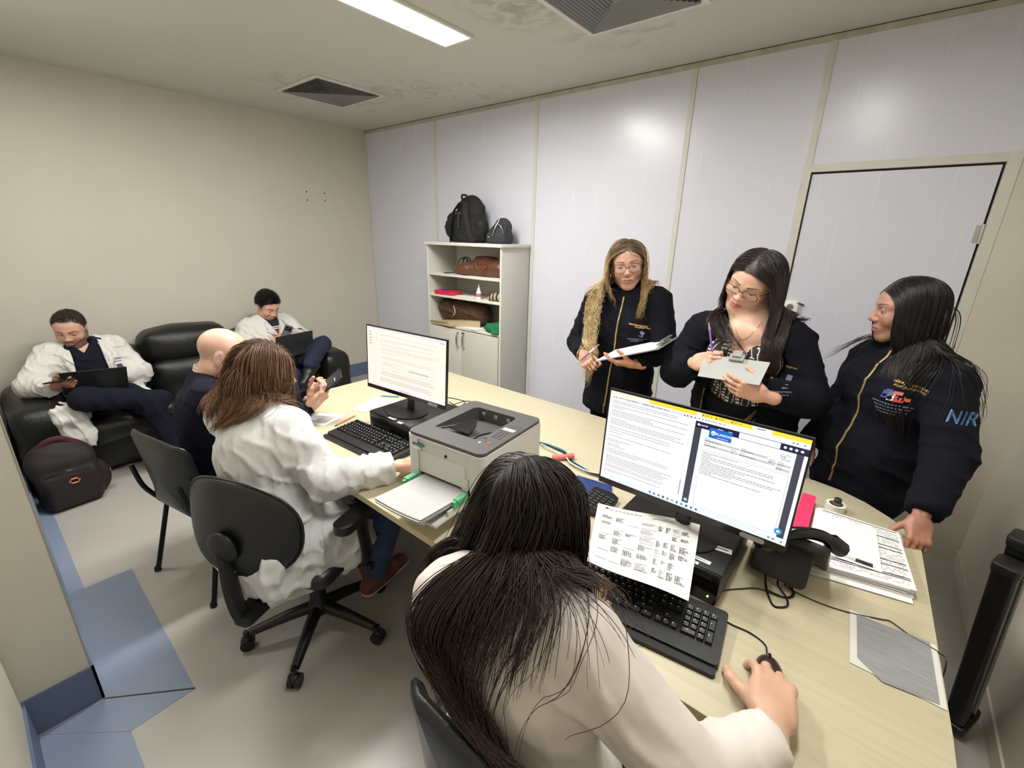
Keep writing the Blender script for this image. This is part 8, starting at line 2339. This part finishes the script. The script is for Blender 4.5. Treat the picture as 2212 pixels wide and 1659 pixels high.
def man_young():
    skin = (220, 172, 150)
    H_ = Head((.430, -1.438, 1.005), (.82, .16, -.46), (.4, .1, .9), sc=1.03, fem=False)
    J = arr(dict(pelvis=(.50, -1.46, .53), neck=(.375, -1.440, .870), fwd=(1, .1, .3), girth=1.08,
             shR=(.385, -1.625, .815), elR=(.500, -1.700, .640), wrR=(.640, -1.530, .735),
             shL=(.370, -1.260, .815), elL=(.520, -1.190, .680), wrL=(.655, -1.330, .755),
             hipR=(.56, -1.53, .50), knR=(1.00, -1.56, .49), anR=(1.02, -1.58, .11),
             hipL=(.56, -1.38, .50), knL=(.800, -1.150, .665), anL=(1.02, -1.400, .57)))
    loc = (.45, -1.45, .43)
    hlp = dict(front=.070, temple=.060, side=-.012, nape=-.055)
    hv = H_.build(J['neck']+np.array([.01, 0, 0]), skin, (26, 20, 20), closed=.8, look=(0, -.5), lips=(186, 118, 110), beard=((96, 76, 68), .22), neck_r=.056, h=.0028, brow=(30, 22, 20), brow_t=.0055, hl=hlp)
    hr = hand(J['wrR']+np.array([.0, .004, .0]), (.40, .85, .15), (.4, -.2, .85), 1, curl=(.5, .55, .6, .65), spread=.03, thumb=(.6, .6, -.3), skin=(212, 160, 136), h=.0030, sc=1.0)
    hl_ = hand(J['wrL']+np.array([.0, -.004, .0]), (.35, -.85, .1), (.5, .3, .8), -1, curl=(.5, .55, .6, .65), spread=.03, thumb=(.6, .6, -.3), skin=(212, 160, 136), h=.0030, sc=1.0)
    per = person('young dark-haired man in a white coat at the right end of the sofa, looking down', loc, [core_part(J, skin, .014, .72), hv, hr, hl_])
    short_hair(H_, 6500, .026, (26, 20, 21), per, loc, hlp, up_=.004, seed=62, tall=.012, lift=.7, jit=1.8)
    S0 = SDF(); up = nrm(J['neck']-J['pelvis']); F = frame_from(J['fwd'], up); Ln = np.linalg.norm(J['neck']-J['pelvis'])
    S0.ell(J['pelvis']+up*Ln*.4, (.140, .110, .16), .06, F=F); S0.ell(J['pelvis']+up*Ln*.74, (.150, .112, .13), .06, F=F); S0.ell(J['neck']-up*.03, (.070, .066, .05), .04, F=F)
    def shirt(V):
        C = np.tile(np.array(lin((24, 24, 30))), (len(V), 1)); z = V[:, 2]
        C[(z < .800)] = lin((128, 34, 40)); C[(z > .808) & (z < .816)] = lin((225, 225, 225)); C[(z > .824) & (z < .832)] = lin((225, 225, 225)); return C
    cloth('shirt', S0, .004, mat('striped_shirt', (30, 30, 36), .8, attr=True), per, loc, col=shirt, sm=0)
    S, F, up, Ln = upper(J, t=.026, g=1.10, sl=(.062, .055, .043))
    def opening(P):
        q = P-np.array([0, J['neck'][1]+.012, .745]); return np.where(P[..., 0] > J['neck'][0]+.02, np.minimum(q[..., 2]-2.3*np.abs(q[..., 1]), .2)*.4, -1.0)
    S.cap(J['neck']+np.array([.06, 0, -.10]), J['neck']+np.array([.03, 0, .12]), .060, .066, .01, op='-')
    S.cap(J['pelvis']+np.array([.02, .12, -.02]), (.62, -1.27, .52), .08, .06, .05)
    cl = cmax(opening, local_cut(J['wrR'], J['wrR']-J['elR'], J['wrR'], .11), local_cut(J['wrL'], J['wrL']-J['elL'], J['wrL'], .11), lambda P: .435-P[..., 2])
    f1 = folds(.011, 110, 5.0, (.3, .5, .8)); f2 = folds(.008, 150, 1.0, (.8, .4, .3))
    o, V, Fc = cloth('coat', S, .0065, 'coat_sofa', per, loc, disp=lambda P: f1(P)+.7*f2(P), clip=cl)
    bv = bvh_of(V, Fc)
    for s_ in (-1, 1):
        yc = J['neck'][1]+.012
        outl = [(.004, .735), (.060, .765), (.100, .800), (.082, .815), (.098, .832), (.080, .880), (.055, .885), (.030, .80)]
        pts = [np.array([.62, yc+s_*a, b]) for a, b in outl]; c = sum(pts)/len(pts); fine = []
        for i in range(len(pts)):
            for k in range(3): fine.append(pts[i]+(pts[(i+1) % len(pts)]-pts[i])*k/3)
        nf = len(fine); drape('lapel', [c]+fine, [(0, 1+i, 1+(i+1) % nf) for i in range(nf)], bv, (-1, 0, 0), .007, M['coat_sofa'], per, loc, thick=.0035)
    rows = script_rows(.0, .9, .80, .12, (90, 92, 110), 1) + script_rows(.1, .8, .50, .10, (110, 112, 130), 2) + [(.2, .05, .6, .35, (58, 60, 76))]
    logo_patch(bv, (.62, -1.350, .755), (0, .070, .0), (0, 0, .055), (-1, 0, 0), per, loc, rows, lift=.003)
    g = random.Random(2); rows = [(g.random()*.8, g.random()*.8, 0, 0, g.choice([(70, 72, 46), (54, 58, 40), (120, 110, 60), (40, 44, 36)])) for _ in range(26)]
    rows = [(a, b, a+.16, b+.16, c) for a, b, _, _, c in rows]
    logo_patch(bv, (.62, -1.245, .745), (0, .055, -.02), (0, .0, .060), (-1, 0, 0), per, loc, rows, lift=.003)
    cloth('trousers', legs(J, .014, 1.0), .010, mat('navy_jeans', (26, 32, 58), .85, bump=.2, bscale=200), per, loc, disp=folds(.008, 90, 2.0, (.5, .7, .3)))
    shoe(J['anL'], (.3, -.6, -.3), 'black_shoe', per, loc); shoe(J['anR'], (1, 0), 'black_shoe', per, loc)
    laptop('dark laptop on the lap of the young man, its lid towards the camera', (.765, -1.395, .615), (.0, 1, .04), (.15, 0, .98), (-.98, .0, -.05), w=.33, dp=.185)
    ph = thing('phone', 'grey phone with camera lenses in the hands of the young man', 'phone', (.720, -1.430, .800)); Fp = frame_from((.1, .35, .75), (.9, -.1, .2)); Mx = Matrix([list(Fp[0])+[0], list(Fp[1])+[0], list(Fp[2])+[0], [0, 0, 0, 1]])
    bm = B(); prism(bm, rrect(-.035, .035, -.072, .072, .010), -.004, .004, Mx); obj('case', bm, mat('grey_phone', (104, 106, 116), .3), ph, bevel=.0015)
    bm = B(); prism(bm, rrect(-.028, .028, .020, .062, .010), .0041, .006, Mx); cb_ = obj('camera_bump', bm, M['dark_grey_plastic'], ph, bevel=.0005)
    for x, y in ((-.014, .050), (-.014, .030), (.012, .040)):
        bm = B(); lathe(bm, [(.008, .006), (.008, .0075), (.005, .008)], 14, (x, y, 0)); bmesh.ops.transform(bm, matrix=Mx, verts=bm.verts); obj('lens_ring', bm, M['black_gloss'], cb_)
man_young()
